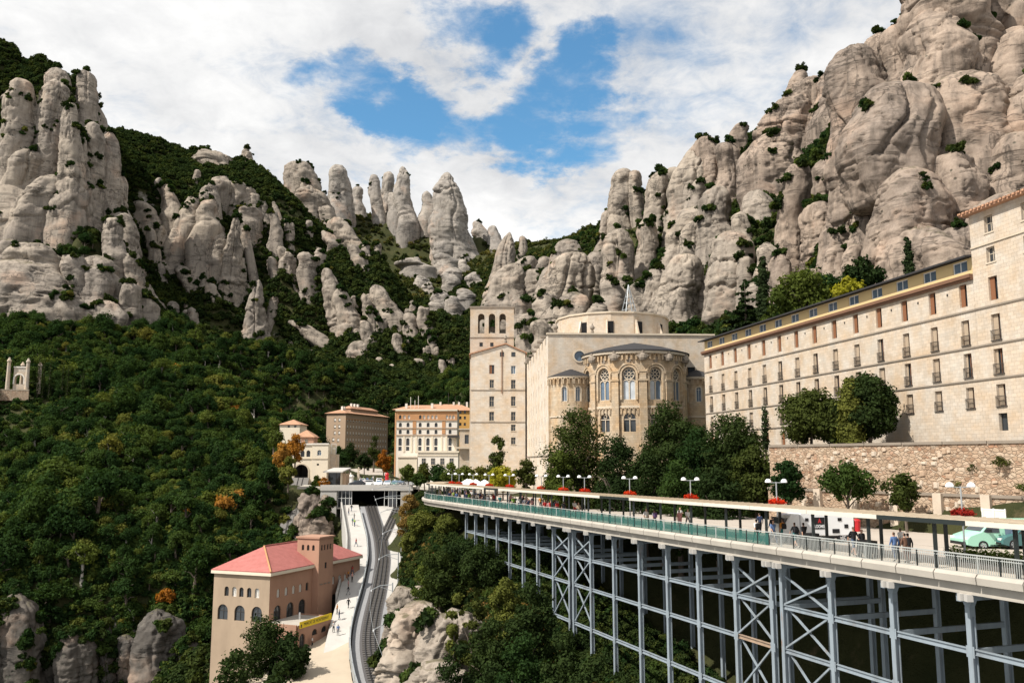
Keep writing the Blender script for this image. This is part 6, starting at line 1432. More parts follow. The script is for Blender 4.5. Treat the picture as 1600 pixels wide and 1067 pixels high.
def conifer(px, ytop, Y, Rw, label, mat='leaf_conifer', n=5200, leaf=.24, seed=1, base=None, tiers=13):
    t = at(px, ytop, Y); b = base if base is not None else gz(t); H = t.z - b; rng = np.random.default_rng(seed)
    root = empty('conifer_tree', (t.x, t.y, b), 0, label, 'tree'); c = []; r = []; m = MB(); m.tube([(0, 0, -.5), (0, 0, H * .97)], [.03 * H, .03], 7)
    for k in range(tiers):
        f = k / (tiers - 1); z = H * (.16 + .80 * f); L = Rw * (1 - f) ** .75 + .25
        for j in range(max(3, int(7 * (1 - f) + 3))):
            a = rng.uniform(0, 6.28); l = L * rng.uniform(.65, 1.1); m.tube([(0, 0, z), (math.cos(a) * l * .9, math.sin(a) * l * .9, z - .05 * l)], [.05, .02], 4)
            for q in (.35, .6, .85): c.append((math.cos(a) * l * q, math.sin(a) * l * q, z - .06 * l * q)); r.append(max(.18, l * .24 * (1.2 - q * .5)))
    link('crown', leaf_mesh('crown', c, r, n, leaf, seed, mat, flat=.5, squash=.35), root); m.build('trunk', MATS['bark'], root); return root
def plant_singles():
    B = [(905, 632, 120, 5.6, 'huge dark round tree in front of the left side chapel', 'leaf_dark', 9000), (965, 676, 113, 3.6, 'medium dark tree between the huge round tree and the apse trees', 'leaf_dark', 5200),
         (1045, 622, 113, 4.6, 'tall dark tree in front of the apse windows', 'leaf_dark', 8200), (1092, 660, 108, 4.2, 'grey-green tree between the apse and the stone wing', 'leaf_forest', 6000), (1140, 640, 107, 4.8, 'dark leafy tree at the corner of the long wing', 'leaf_dark', 7800), (1010, 700, 106, 3.2, 'low dark tree under the tall apse tree', 'leaf_dark', 4200), (1180, 690, 98, 3.0, 'bushy dark tree at the left end of the rubble wall', 'leaf_dark', 4200),
         (1060, 715, 100, 2.8, 'low leafy tree by the road in front of the apse trees', 'leaf_forest', 3800), (875, 700, 116, 2.6, 'small mid-green tree left of the huge dark tree', 'leaf_mid', 3400), (1120, 725, 96, 3.0, 'low spreading dark tree behind the lamps', 'leaf_dark', 4200)]
    for i, (px, yt, Y, r, lab, mt, n) in enumerate(B): broad(px, yt, Y, r, lab, mt, int(n * 2.5), .165, 200 + i, K=60)
    for i, (px, yt, Y, r, lab, mt, n) in enumerate([(1228, 716, 86, 2.3, 'young street tree left of the white truck', 'leaf_forest', 1900), (1322, 716, 80, 2.7, 'leafy street tree behind the white truck', 'leaf_forest', 2500), (1412, 736, 76, 2.0, 'sparse street tree against the rubble wall', 'leaf_dark', 1100)]):
        broad(px, yt, Y, r, lab, mt, int(n * 1.8), .17, 230 + i, base=deck_z(Y) - .1, name='street_tree', K=20, low=.30)
    broad(1263, 604, 93, 3.4, 'round dark tree on the terrace before the long wing', 'leaf_dark', 16000, .16, 240, base=1.2, low=.0, K=50); broad(1352, 580, 87, 3.0, 'taller dark tree on the terrace behind the golden conifer', 'leaf_dark', 18000, .16, 241, base=1.2, low=.0, K=50); broad(1305, 622, 90, 2.3, 'smaller dark tree between the two larger terrace trees', 'leaf_dark', 9000, .16, 244, base=1.2, low=.0)
    column_tree(1326, 594, 86.6, 1.2, 'golden-green conifer on the terrace between two dark trees', 'leaf_gold', 9000, .15, 242, 1.2); column_tree(1194, 633, 102, .45, 'thin dark cypress at the far end of the terrace', seed=243, n=700, base=1.0)
    conifer(1163, 432, 165, 7.0, 'broad dark cedar above the roof of the long wing', n=14000, leaf=.42, seed=250); column_tree(1190, 402, 158, 1.3, 'tall dark cypress next to the cedar', seed=251, n=9000, leaf=.26); column_tree(1417, 371, 128, .85, 'dark cypress against the rock above the attic', seed=252, n=7000, leaf=.2)
    for i, (px, yt, Y, r, lab, mt) in enumerate([(1255, 416, 158, 5.6, 'big green tree behind the attic roof', 'leaf_mid'), (1218, 446, 150, 3.6, 'smaller green tree left of the big one behind the attic', 'leaf_mid'), (1324, 432, 140, 3.4, 'yellow-leaved tree behind the attic roof', 'leaf_yellow'), (1346, 398, 155, 4.0, 'dark tree above the yellow one at the rock foot', 'leaf_dark'), (1290, 425, 165, 4.0, 'dark green tree between the big green and yellow trees', 'leaf_forest'), (1285, 470, 135, 3.0, 'low green tree just above the slate roof', 'leaf_mid')]):
        broad(px, yt, Y, r, lab, mt, 4600, .34, 260 + i)
    conifer(1308, 590, 112, .7, 'slim conifer tip behind the terrace trees', n=900, seed=268, base=1.2)
    P = [(786, 726, 148, 2.9, 'bright yellow-green tree behind the canopy', 'leaf_yellow', 2600), (822, 716, 152, 2.4, 'thin brown-green tree right of the bright yellow one', 'leaf_slope', 1500), (776, 680, 176, 2.2, 'narrow dark tree before the gabled building', 'leaf_dark', 2300), (752, 727, 172, 2.8, 'olive tree left of the bright yellow tree', 'leaf_gold', 2300), (728, 726, 180, 2.6, 'olive-green tree before the porch block', 'leaf_gold', 2200), (704, 722, 188, 2.6, 'mid-green tree at the far bend of the walkway', 'leaf_mid', 2200), (686, 724, 196, 2.6, 'dark green tree before the hotel annex', 'leaf_forest', 2200), (664, 722, 206, 2.4, 'brown tree before the hotel', 'leaf_slope', 1700), (638, 724, 214, 2.3, 'light green tree beside the flagpole on the square', 'leaf_mid', 2000), (655, 738, 200, 2.0, 'small green tree at the walkway end', 'leaf_forest', 1600)]
    for i, (px, yt, Y, r, lab, mt, n) in enumerate(P): broad(px, yt, Y, r, lab, mt, n, .26, 280 + i, base=-6.6, K=22)
    Q = [(600, 701, 285, 2.6, 'orange autumn tree at the top of the square', 'leaf_orange', 2200), (548, 690, 300, 4.2, 'dark tree before the tan block, left of the street', 'leaf_dark', 3600), (570, 706, 290, 3.2, 'low dark tree at the left of the street', 'leaf_dark', 2600), (528, 696, 270, 3.6, 'green tree behind the funicular station', 'leaf_forest', 3000), (585, 680, 330, 3.4, 'layered dark tree against the tan block', 'leaf_dark', 2400),
         (462, 676, 222, 2.9, 'big orange autumn tree left of the funicular station', 'leaf_orange', 2600), (440, 690, 216, 2.5, 'golden orange tree at the forest edge', 'leaf_orange', 2200), (452, 712, 214, 2.6, 'yellow-green tree beside the tunnel mouth', 'leaf_gold', 2400), (430, 655, 245, 3.2, 'olive tree before the hill house', 'leaf_forest', 2600), (506, 745, 216, 1.6, 'orange shrub on the outcrop by the pavilion', 'leaf_orange', 900), (495, 742, 220, 1.5, 'green bush under the station wall', 'leaf_mid', 900), (524, 838, 176, 2.6, 'dark tree behind the pink tower', 'leaf_dark', 2600), (500, 835, 192, 2.4, 'green tree below the rock outcrop', 'leaf_forest', 2200)]
    for i, (px, yt, Y, r, lab, mt, n) in enumerate(Q): t = at(px, yt, Y); broad(px, yt, Y, r, lab, mt, n, .28, 320 + i, K=22, base=max(gz(t), t.z - 3.2 * r) if Y < 260 else None)
    broad(408, 956, 128, 5.2, 'large dark tree in front of the pink building', 'leaf_dark', 16000, .19, 350, K=50); broad(455, 985, 126, 3.2, 'smaller dark tree between the large one and the annex', 'leaf_dark', 4200, .28, 351, K=30); broad(372, 1010, 122, 3.6, 'dark tree at the foot of the beige end wall', 'leaf_dark', 4200, .28, 352); broad(440, 1030, 118, 3.0, 'low dark tree below the terrace edge', 'leaf_dark', 3600, .28, 353)
    for i, px in enumerate((63, 70, 80, 100, 108, 131)): column_tree(px, (552, 560, 562, 566, 570, 580)[i], 300, .8, 'slim dark cypress %s right of the arch monument' % ('first', 'second', 'third', 'fourth', 'fifth', 'sixth')[i], 'leaf_dark', 900, .2, 360 + i, None, 'cypresses by the monument')
    # slope between the track and the viaduct
    S = [(660, 795, 150, 3.0, 'olive-green tree at the walkway end of the slope', 'leaf_gold'), (700, 800, 142, 2.4, 'bushy olive tree under the walkway bend', 'leaf_gold'), (640, 770, 172, 2.6, 'brown-green tree beside the station wall', 'leaf_slope'), (720, 842, 122, 4.2, 'dense dark green tree on the slope left of the first columns', 'leaf_dark'), (690, 858, 118, 3.6, 'dark green tree left of the dense one on the slope', 'leaf_dark'), (755, 848, 116, 3.4, 'dark tree under the thin end of the viaduct', 'leaf_dark'), (668, 870, 120, 2.4, 'mid-green bush above the cut rock face', 'leaf_mid'),
         (770, 960, 92, 3.2, 'dark green tree in the gully below the columns', 'leaf_dark'), (830, 905, 92, 3.0, 'dark conifer-like tree beside the braced columns', 'leaf_dark'), (720, 1000, 90, 2.6, 'round dark bush beside the cut rock face', 'leaf_dark'), (820, 985, 84, 3.0, 'green tree low in the gully', 'leaf_forest'), (880, 985, 80, 2.8, 'dark tree in front of the braced columns', 'leaf_dark'), (930, 1020, 74, 2.6, 'dark bush at the bottom under the viaduct', 'leaf_dark'), (770, 1030, 84, 2.8, 'dark tree at the bottom of the gully', 'leaf_dark'), (640, 830, 150, 2.0, 'yellowish bush above the track', 'leaf_gold'), (790, 900, 100, 2.2, 'olive bush at the foot of the far columns', 'leaf_gold'), (745, 935, 98, 1.8, 'rusty bush on the gully rim', 'leaf_slope'), (715, 925, 104, 1.6, 'dry yellow bush on the gully rim', 'leaf_gold')]
    for i, (px, yt, Y, r, lab, mt) in enumerate(S):
        t = at(px, yt, Y); g = gz(t); broad(px, yt, Y, r, lab, mt, int(5000 + 1200 * r), .16, 400 + i, base=min(g, t.z - 1.4 * r), K=30, name='slope_tree')
    U, rng = [], np.random.default_rng(77)
    for k in range(7000):
        Y = rng.uniform(66, 213); xr = rail_pt(Y)[0] + 4.3 + float(np.interp(Y, [150, 185, 214], [0, .5, 6.4])); xl = walk_x(Y) + (8.5 if Y < 132 else 1.0)
        if xl > xr: U.append((rng.uniform(xr, xl), Y))
    xy = np.array(U); z = terrain_z(xy); P3 = np.column_stack([xy, z]); px, py = proj(P3)
    cliff = ((px < 700) & (py > 940) & (P3[:, 1] < 126)); P3 = P3[~cliff]; under = P3[:, 0] > 39.7 - .3555 * P3[:, 1] + .5
    q = rng.uniform(size=len(P3)); a = P3[(q < .55) | under]; b = P3[(q >= .55) & (q < .74) & ~under]; c = P3[(q >= .74) & ~under]
    scatter('slope_shrubs', a, rng.uniform(.4, 1.15, len(a)), [bush('slope_shrub', 130 + i, 620, .13, ('leaf_dark', 'leaf_forest', 'leaf_dark')[i]) for i in range(3)], 'tangled shrubs covering the slope below the viaduct', 'shrubs', 31, .25)
    scatter('autumn_shrubs', b, rng.uniform(.4, .95, len(b)), [bush('autumn_shrub', 140 + i, 520, .13, 'leaf_slope') for i in range(2)], 'yellow and rust coloured shrubs on the slope by the track', 'shrubs', 32, .25)
    scatter('dry_grass', c, rng.uniform(.3, .8, len(c)), [bush('grass', 150 + i, 420, .12, 'dry_grass', .6) for i in range(2)], 'dry yellow grass tufts on the slope by the track', 'grass', 33, .3)
    G, rng = [], np.random.default_rng(78)       # gorge side below the pink building
    for k in range(2600): G.append((rng.uniform(-75, -33), rng.uniform(105, 176)))
    xy = np.array(G); keep = ~in_poly(xy[:, 0], xy[:, 1], [(-52, 145), (-38.5, 138.5), (-34, 115), (-28, 110), (-27, 180), (-45, 180)]); xy = xy[keep]; P3 = np.column_stack([xy, terrain_z(xy)])
    scatter('gorge_shrubs', P3, rng.uniform(.7, 2.0, len(P3)), [bush('gorge_shrub', 160 + i, 420, .18, 'leaf_dark') for i in range(2)], 'dark shrubs in the gorge below the pink building', 'shrubs', 34, .25)
    # garden bank behind the road and on the terrace
    W = []; rng = np.random.default_rng(79)
    for k in range(900):
        Y = rng.uniform(88, 150); x0 = np.interp(Y, [70, 83, 93, 112, 130, 145, 186], [45, 38, 29, 24, 16, 10, 4.5]); W.append((x0 + rng.uniform(0, 14), Y))
    xy = np.array(W); P3 = np.column_stack([xy, terrain_z(xy)]); sc = np.where(P3[:, 1] < 100, .5, .9)
    scatter('garden_shrubs', P3, sc * rng.uniform(.5, 1.2, len(P3)), [bush('garden_shrub', 170 + i, 420, .14, ('leaf_dark', 'leaf_mid')[i]) for i in range(2)], 'low garden shrubs on the bank behind the road', 'shrubs', 35, .2)
    # plants on the rubble wall
    for i, (px, py, Y, r, mt, lab) in enumerate([(1563, 720, 71.5, .75, 'leaf_slope', 'brown tuft hanging high on the rubble wall'), (1495, 755, 75.5, .7, 'leaf_gold', 'pale green shrub on the rubble wall ledge'), (1520, 730, 74, .5, 'leaf_dark', 'small dark tuft on the rubble wall'), (1594, 760, 69.5, .6, 'leaf_mid', 'green shrub at the right edge of the rubble wall'), (1435, 728, 79, .45, 'leaf_dark', 'tiny dark tuft in the middle of the rubble wall')]):
        p = at(px, py, Y); o = link('wall_shrub', bush('wall_shrub', 180 + i, 420, .10, mt), None, (p.x, p.y, p.z - r)); o.scale = (r, r, r); tag(o, lab, 'shrub')
    hd = empty('hedge', (0, 0, 0), 0, 'low clipped green hedge between the walkway and the mint van', 'hedge'); c = [tuple(wp(Y, 5.0 + (k % 3) * .5, .35)) for k, Y in enumerate(np.arange(36, 51.5, .22))]
    link('foliage', leaf_mesh('hedge', c, [.48] * len(c), 9000, .075, 5, 'leaf_mid'), hd)
plant_singles()

# ------------------------------------------------------------------ lamps
def build_lamps():
    proto = empty('street_lamp', (0, 0, 0)); m = MB(); m.tube([(0, 0, 0), (0, 0, .9), (0, 0, 4.35)], [.09, .06, .05], 8); m.box(-.13, .13, -.13, .13, 0, .06); m.build('pole', MATS['galvanised'], proto)
    m = MB(); m.bar((-.6, 0, 4.3), (.6, 0, 4.3), .05, .05); m.build('arm', MATS['galvanised'], proto)
    for s in (-.6, .6): m = MB(); m.lathe([(.02, .26), (.14, .23), (.22, .13), (.25, 0), (.23, -.03), (.02, -.03)], 14, (s, 0, 4.33)); m.build('lamp_head', MATS['white'], proto, True)
    m = MB(); m.lathe([(.06, -.38), (.3, -.25), (.42, 0), (.06, .02)], 12, (0, 0, 2.75)); bk = m.build('flower_basket', MATS['frame_dark'], proto)
    rng = np.random.default_rng(2); c = [(.42 * math.cos(a), .42 * math.sin(a), 2.75 + rng.normal() * .05) for a in np.linspace(0, 6.28, 12)[:-1]] + [(0, 0, 2.95)]
    fl = link('flowers', leaf_mesh('flowers', c, [.24] * 12, 1300, .06, 6, 'petals'), bk); dk = leaf_mesh('flowers', c, [.24] * 12, 1300, .06, 6, 'petals_dark')
    names = ['by the mint van, with dark red flowers', 'behind the white truck', 'second to the left of the white truck', 'third to the left of the white truck', 'fourth to the left of the white truck', 'before the huge dark tree', 'beside the thin brown tree', 'at the bright yellow tree', 'first left of the bright yellow tree', 'second left of the bright yellow tree', 'third left of the bright yellow tree', 'at the far bend of the walkway']
    Ys = [50.2, 66.8, 78.8, 90.2, 101, 107, 114, 126, 135, 143, 151, 159]
    for i, Y in enumerate(Ys):
        o = proto if i == 0 else copy_tree(proto); o.location = wp(Y, 5.0, -.01); o.rotation_euler = (0, 0, R(-8))
        tag(o, 'twin-globe street lamp with a red flower basket ' + names[i] if i else 'twin-globe street lamp ' + names[0], 'street lamp', 'street lamps along the walkway')
        if i == 0: first = o
    for ch in first.children:
        for g in ch.children: g.data = dk
build_lamps()

# ------------------------------------------------------------------ vehicles
def car_paint(key, col): return plain(key, col, 0.25, 0.03, 1, 0, 0.0, 0.6)
for k, c in (('paint_white', (0.74, 0.75, 0.76)), ('paint_silver', (0.42, 0.44, 0.46)), ('paint_dark', (0.03, 0.035, 0.045)), ('paint_mint', (0.30, 0.56, 0.43)), ('paint_teal', (0.05, 0.13, 0.13)), ('paint_blue', (0.10, 0.22, 0.34))): car_paint(k, c)
plain('rubber', (0.015, 0.015, 0.016), 0.8, 0.1, 2); plain('alloy', (0.55, 0.56, 0.58), 0.35, 0.05, 2, 0, 0.7); plain('lamp_red', (0.35, 0.02, 0.02), 0.3, 0.05, 2); plain('lamp_clear', (0.75, 0.74, 0.70), 0.2, 0.05, 2)
def wheel(root, x, y, r=.33, w=.22):
    s = 1 if y > 0 else -1
    m = MB(); m.lathe([(r * .62, -w / 2), (r * .96, -w / 2), (r, -w / 3), (r, w / 3), (r * .96, w / 2), (r * .62, w / 2)], 22); o = m.build('wheel', MATS['rubber'], root); o.location = (x, y, r); o.rotation_euler = (R(90), 0, 0)
    m = MB(); m.lathe([(r * .60, -.05), (r * .64, .05)], 22, (0, 0, -s * w * .36)); m.lathe([(.02, 0), (r * .16, 0), (r * .16, .03)], 10, (0, 0, -s * w * .5))
    for k in range(5): a = k * 1.2566; m.bar((0, 0, -s * w * .44), (r * .62 * math.cos(a), r * .62 * math.sin(a), -s * w * .44), r * .2, .04)
    m.build('rim', MATS['alloy'], o)
def body_loft(prof, halfw, taper):
    """side profile (x,z) lofted across the width, narrowing towards the roof"""
    m = MB(); zmax = max(z for x, z in prof); rings = []
    for f in (-1, -.86, 0, .86, 1):
        k = 1.0 if abs(f) < .9 else .97
        rings.append([(x * (1 if abs(f) < .9 else .985), f * halfw * (1 - taper * max(0, (z - .95)) / max(.1, zmax - .95)), .28 + (z - .28) * k) for x, z in prof])
    return m.loft(rings)
CAR_PROF = [(-2.05, .3), (-2.1, .62), (-2.0, .95), (-1.72, 1.02), (-1.25, 1.40), (-.5, 1.48), (.35, 1.44), (1.0, 1.0), (1.75, .86), (2.08, .66), (2.1, .36), (1.7, .24), (-1.7, .24)]
def make_car(label, paint, loc, rz, group='cars parked on the square'):
    r = empty('parked_car', loc, rz, label, 'car', group); body_loft(CAR_PROF, .88, .22).build('body', MATS[paint], r, True)
    for s in (-1, 1):
        m = MB(); m.add([(x, s * y, z) for x, y, z in ((-1.5, .86, 1.03), (.85, .86, 1.03), (.3, .735, 1.38), (-.5, .72, 1.43), (-1.18, .735, 1.36))], [(0, 1, 2, 3, 4)]); m.build('side_window', MATS['glass'], r)
        m = MB(); m.box(1.98, 2.09, s * .55 - .16, s * .55 + .16, .60, .74); m.build('headlight', MATS['lamp_clear'], r); m = MB(); m.box(-2.11, -2.0, s * .6 - .14, s * .6 + .14, .68, .86); m.build('tail_light', MATS['lamp_red'], r)
        for x in (-1.28, 1.30): wheel(r, x, s * .80, .32, .2)
    m = MB(); m.add([(1.01, -.70, 1.02), (1.01, .70, 1.02), (.40, .62, 1.44), (.40, -.62, 1.44)], [(0, 1, 2, 3)]); m.build('windscreen', MATS['glass_blue'], r)
    m = MB(); m.add([(-1.74, -.68, 1.05), (-1.74, .68, 1.05), (-1.29, .6, 1.39), (-1.29, -.6, 1.39)], [(0, 3, 2, 1)]); m.build('rear_window', MATS['glass'], r); part(r, 'bumper', 'rubber', (2.06, 2.13, -.7, .7, .34, .46)); part(r, 'number_plate', 'lamp_clear', (2.13, 2.14, -.26, .26, .40, .5)); return r
def cars():
    for i, (px, Y, paint, rz, lab) in enumerate([(559, 222, 'paint_dark', 200, 'black car parked nose out at the left of the square edge'), (575.5, 226, 'paint_white', 188, 'white car seen from the side, largest on the square'), (594, 222, 'paint_white', 270, 'white car parked facing the edge, right of the largest one'), (607, 222, 'paint_silver', 270, 'silver car parked facing the edge in the middle'), (618.5, 222.5, 'paint_teal', 268, 'dark teal car parked facing the edge'), (627.5, 222.5, 'paint_dark', 272, 'dark car at the right end of the edge row'), (640, 228, 'paint_silver', 200, 'silver car partly behind the bush at the walkway end'), (593.5, 250, 'paint_white', 100, 'white car driving up towards the street'), (568, 244, 'paint_white', 95, 'white car waiting behind the kiosk'), (572, 296, 'paint_white', 70, 'white car on the street before the arcade'), (566, 300, 'paint_silver', 70, 'silver car on the street before the arcade')]):
        make_car(lab, paint, (xp(px, Y), Y, -6.55 if Y < 290 else -6.3), R(rz))
cars()
def build_truck():
    Y = 66.0; X = xp(1275, Y, 840); r = empty('armoured_truck', (X, Y, deck_z(Y) - .05), R(188), 'white armoured cash truck with black square logo parked on the road', 'truck')
    m = MB(); m.box(-2.5, 1.7, -1.1, 1.1, .55, 2.25); m.build('box_body', MATS['paint_white'], r, bevel=.06)
    m = MB(); m.extr_y([(1.72, .5), (3.0, .5), (3.05, 1.15), (2.45, 2.1), (1.72, 2.15)], -1.05, 1.05); m.build('cab', MATS['paint_white'], r, bevel=.05)
    part(r, 'windscreen', 'glass', (2.5, 2.9, -.9, .9, 1.35, 1.85)); part(r, 'bumper', 'rubber', (-2.62, -2.505, -1.05, 1.05, .42, .72)); part(r, 'skirt', 'rubber', (-2.3, 2.7, -1.0, 1.0, .35, .545))
    for x in (-1.6, 2.1):
        for s in (-1, 1): wheel(r, x, s * .95, .42, .26)
    for s in (-1, 1):
        part(r, 'tail_light', 'lamp_red', (-2.56, -2.505, s * .85 - .1, s * .85 + .1, .8, 1.05)); part(r, 'side_vent', 'black', (-1.5, -1.2, s * 1.12 - .012, s * 1.12 + .012, 1.62, 1.85)); part(r, 'side_vent', 'black', (1.1, 1.35, s * 1.12 - .012, s * 1.12 + .012, 1.62, 1.85)); part(r, 'hatch', 'black', (-2.0, -1.7, s * 1.12 - .012, s * 1.12 + .012, 1.1, 1.38)); part(r, 'side_grille', 'black', (-1.3, -.75, s * 1.12 - .012, s * 1.12 + .012, .75, 1.05))
    part(r, 'rear_vent', 'black', (-2.515, -2.503, -.6, -.2, 1.8, 2.05)); part(r, 'rear_door', 'shutter_pale', (-2.512, -2.503, -.02, .02, .8, 2.15))
    lg = part(r, 'logo_panel', 'black', (-.15, .65, 1.103, 1.12, 1.05, 1.9))
    m = MB()                                                      # red peaked mark and white lettering, on the side that faces the walkway
    m.add([(.24, 1.126, 1.85), (.38, 1.126, 1.50), (.28, 1.126, 1.50), (.24, 1.126, 1.64), (.20, 1.126, 1.50), (.10, 1.126, 1.50)], [(0, 1, 2, 3), (0, 3, 4, 5)]); m.build('logo_mark', MATS['red'], lg)
    cu = bpy.data.curves.new('lettering', 'FONT'); cu.body = 'LOOMIS'; cu.size = .30; cu.align_x = 'CENTER'; cu.align_y = 'CENTER'; cu.extrude = .003; cu.offset = .008
    tmp = bpy.data.objects.new('tmp', cu); C.objects.link(tmp); dg = bpy.context.evaluated_depsgraph_get(); me = bpy.data.meshes.new_from_object(tmp.evaluated_get(dg)); bpy.data.objects.remove(tmp)
    me.materials.clear(); me.materials.append(MATS['white']); o = link('lettering', me, lg, (.25, 1.128, 1.24)); o.rotation_euler = (R(90), 0, math.pi); o.scale = (.72, 1.05, 1)
build_truck()
def build_van():
    Y = 61.0; X = xp(1566, Y, 840); r = empty('mint_van', (X, Y, deck_z(Y) - .05), R(186), 'mint green van with open side window parked by the hedge', 'van')
    prof = [(-2.7, .35), (-2.75, 1.1), (-2.65, 2.15), (-2.3, 2.3), (.9, 2.3), (1.35, 2.2), (2.15, 1.38), (3.0, 1.08), (3.25, .8), (3.25, .42), (2.9, .3), (-2.5, .28)]
    r.scale = (1, 1, .87); body_loft(prof, 1.0, .12).build('body', MATS['paint_mint'], r, True)
    for s in (-1, 1):
        y0 = s * .985
        m = MB(); m.add([(2.0, s * .975, 1.40), (1.45, s * .9, 2.05), (.85, s * .9, 2.08), (.85, s * .985, 1.32), (1.75, s * .985, 1.32)], [(0, 1, 2, 3, 4)]); m.build('side_window', MATS['glass'], r)
        m = MB(); m.add([(.45, s * .995, 1.15), (.45, s * .915, 2.08), (-1.35, s * .915, 2.08), (-1.35, s * .995, 1.15)], [(0, 1, 2, 3)]); m.build('serving_window', MATS['glass_blue'], r)
        for x in (2.1, -1.75): wheel(r, x, s * .90, .36, .24)
        m = MB(); m.lathe([(.36, 0), (.46, 0), (.46, .05), (.36, .05)], 20, (0, 0, 0), 0, math.pi)
        part(r, 'headlight', 'lamp_clear', (3.0, 3.24, s * .72 - .16, s * .72 + .16, .78, .98)); part(r, 'tail_light', 'lamp_red', (-2.76, -2.66, s * .82 - .1, s * .82 + .1, .9, 1.4)); part(r, 'mirror', 'rubber', (1.55, 1.72, s * 1.12 - .1, s * 1.12 + .1, 1.38, 1.6)); part(r, 'door_seam', 'paint_teal', (.62, .64, s * 1.003 - .006, s * 1.003 + .006, .45, 1.3)); part(r, 'door_handle', 'rubber', (.78, .95, s * 1.01 - .012, s * 1.01 + .012, 1.12, 1.18)); part(r, 'sill', 'rubber', (-1.3, 1.6, s * .97 - .03, s * .97 + .03, .28, .42))
    m = MB(); m.add([(2.13, -.82, 1.42), (2.13, .82, 1.42), (1.38, .74, 2.18), (1.38, -.74, 2.18)], [(0, 1, 2, 3)]); m.build('windscreen', MATS['glass'], r); part(r, 'bumper', 'rubber', (3.2, 3.3, -.85, .85, .38, .6))
    Y = 57.5; X = xp(1636, Y, 840); make_car('dark teal car parked behind the mint van', 'paint_teal', (X, Y + 3, deck_z(Y)), R(190), 'cars parked by the hedge')
    for px, lab in ((1546, 'left'), (1562, 'right')):
        pass
    b = empty('notice_board', at(1554, 818, 69.0), R(-58), 'pale double-framed notice board standing before the rubble wall', 'notice board'); b.location.z = deck_z(69)
    for x in (-.9, 0, .9): part(b, 'post', 'frame_white', (x - .05, x + .05, -.05, .05, 0, 2.3))
    for x in (-.45, .45): part(b, 'frame', 'frame_white', (x - .40, x + .40, -.04, .04, 2.15, 2.25), (x - .40, x + .40, -.04, .04, 1.2, 1.3)); part(b, 'panel', 'shutter_pale', (x - .39, x + .39, -.02, .02, 1.31, 2.14))
build_van()

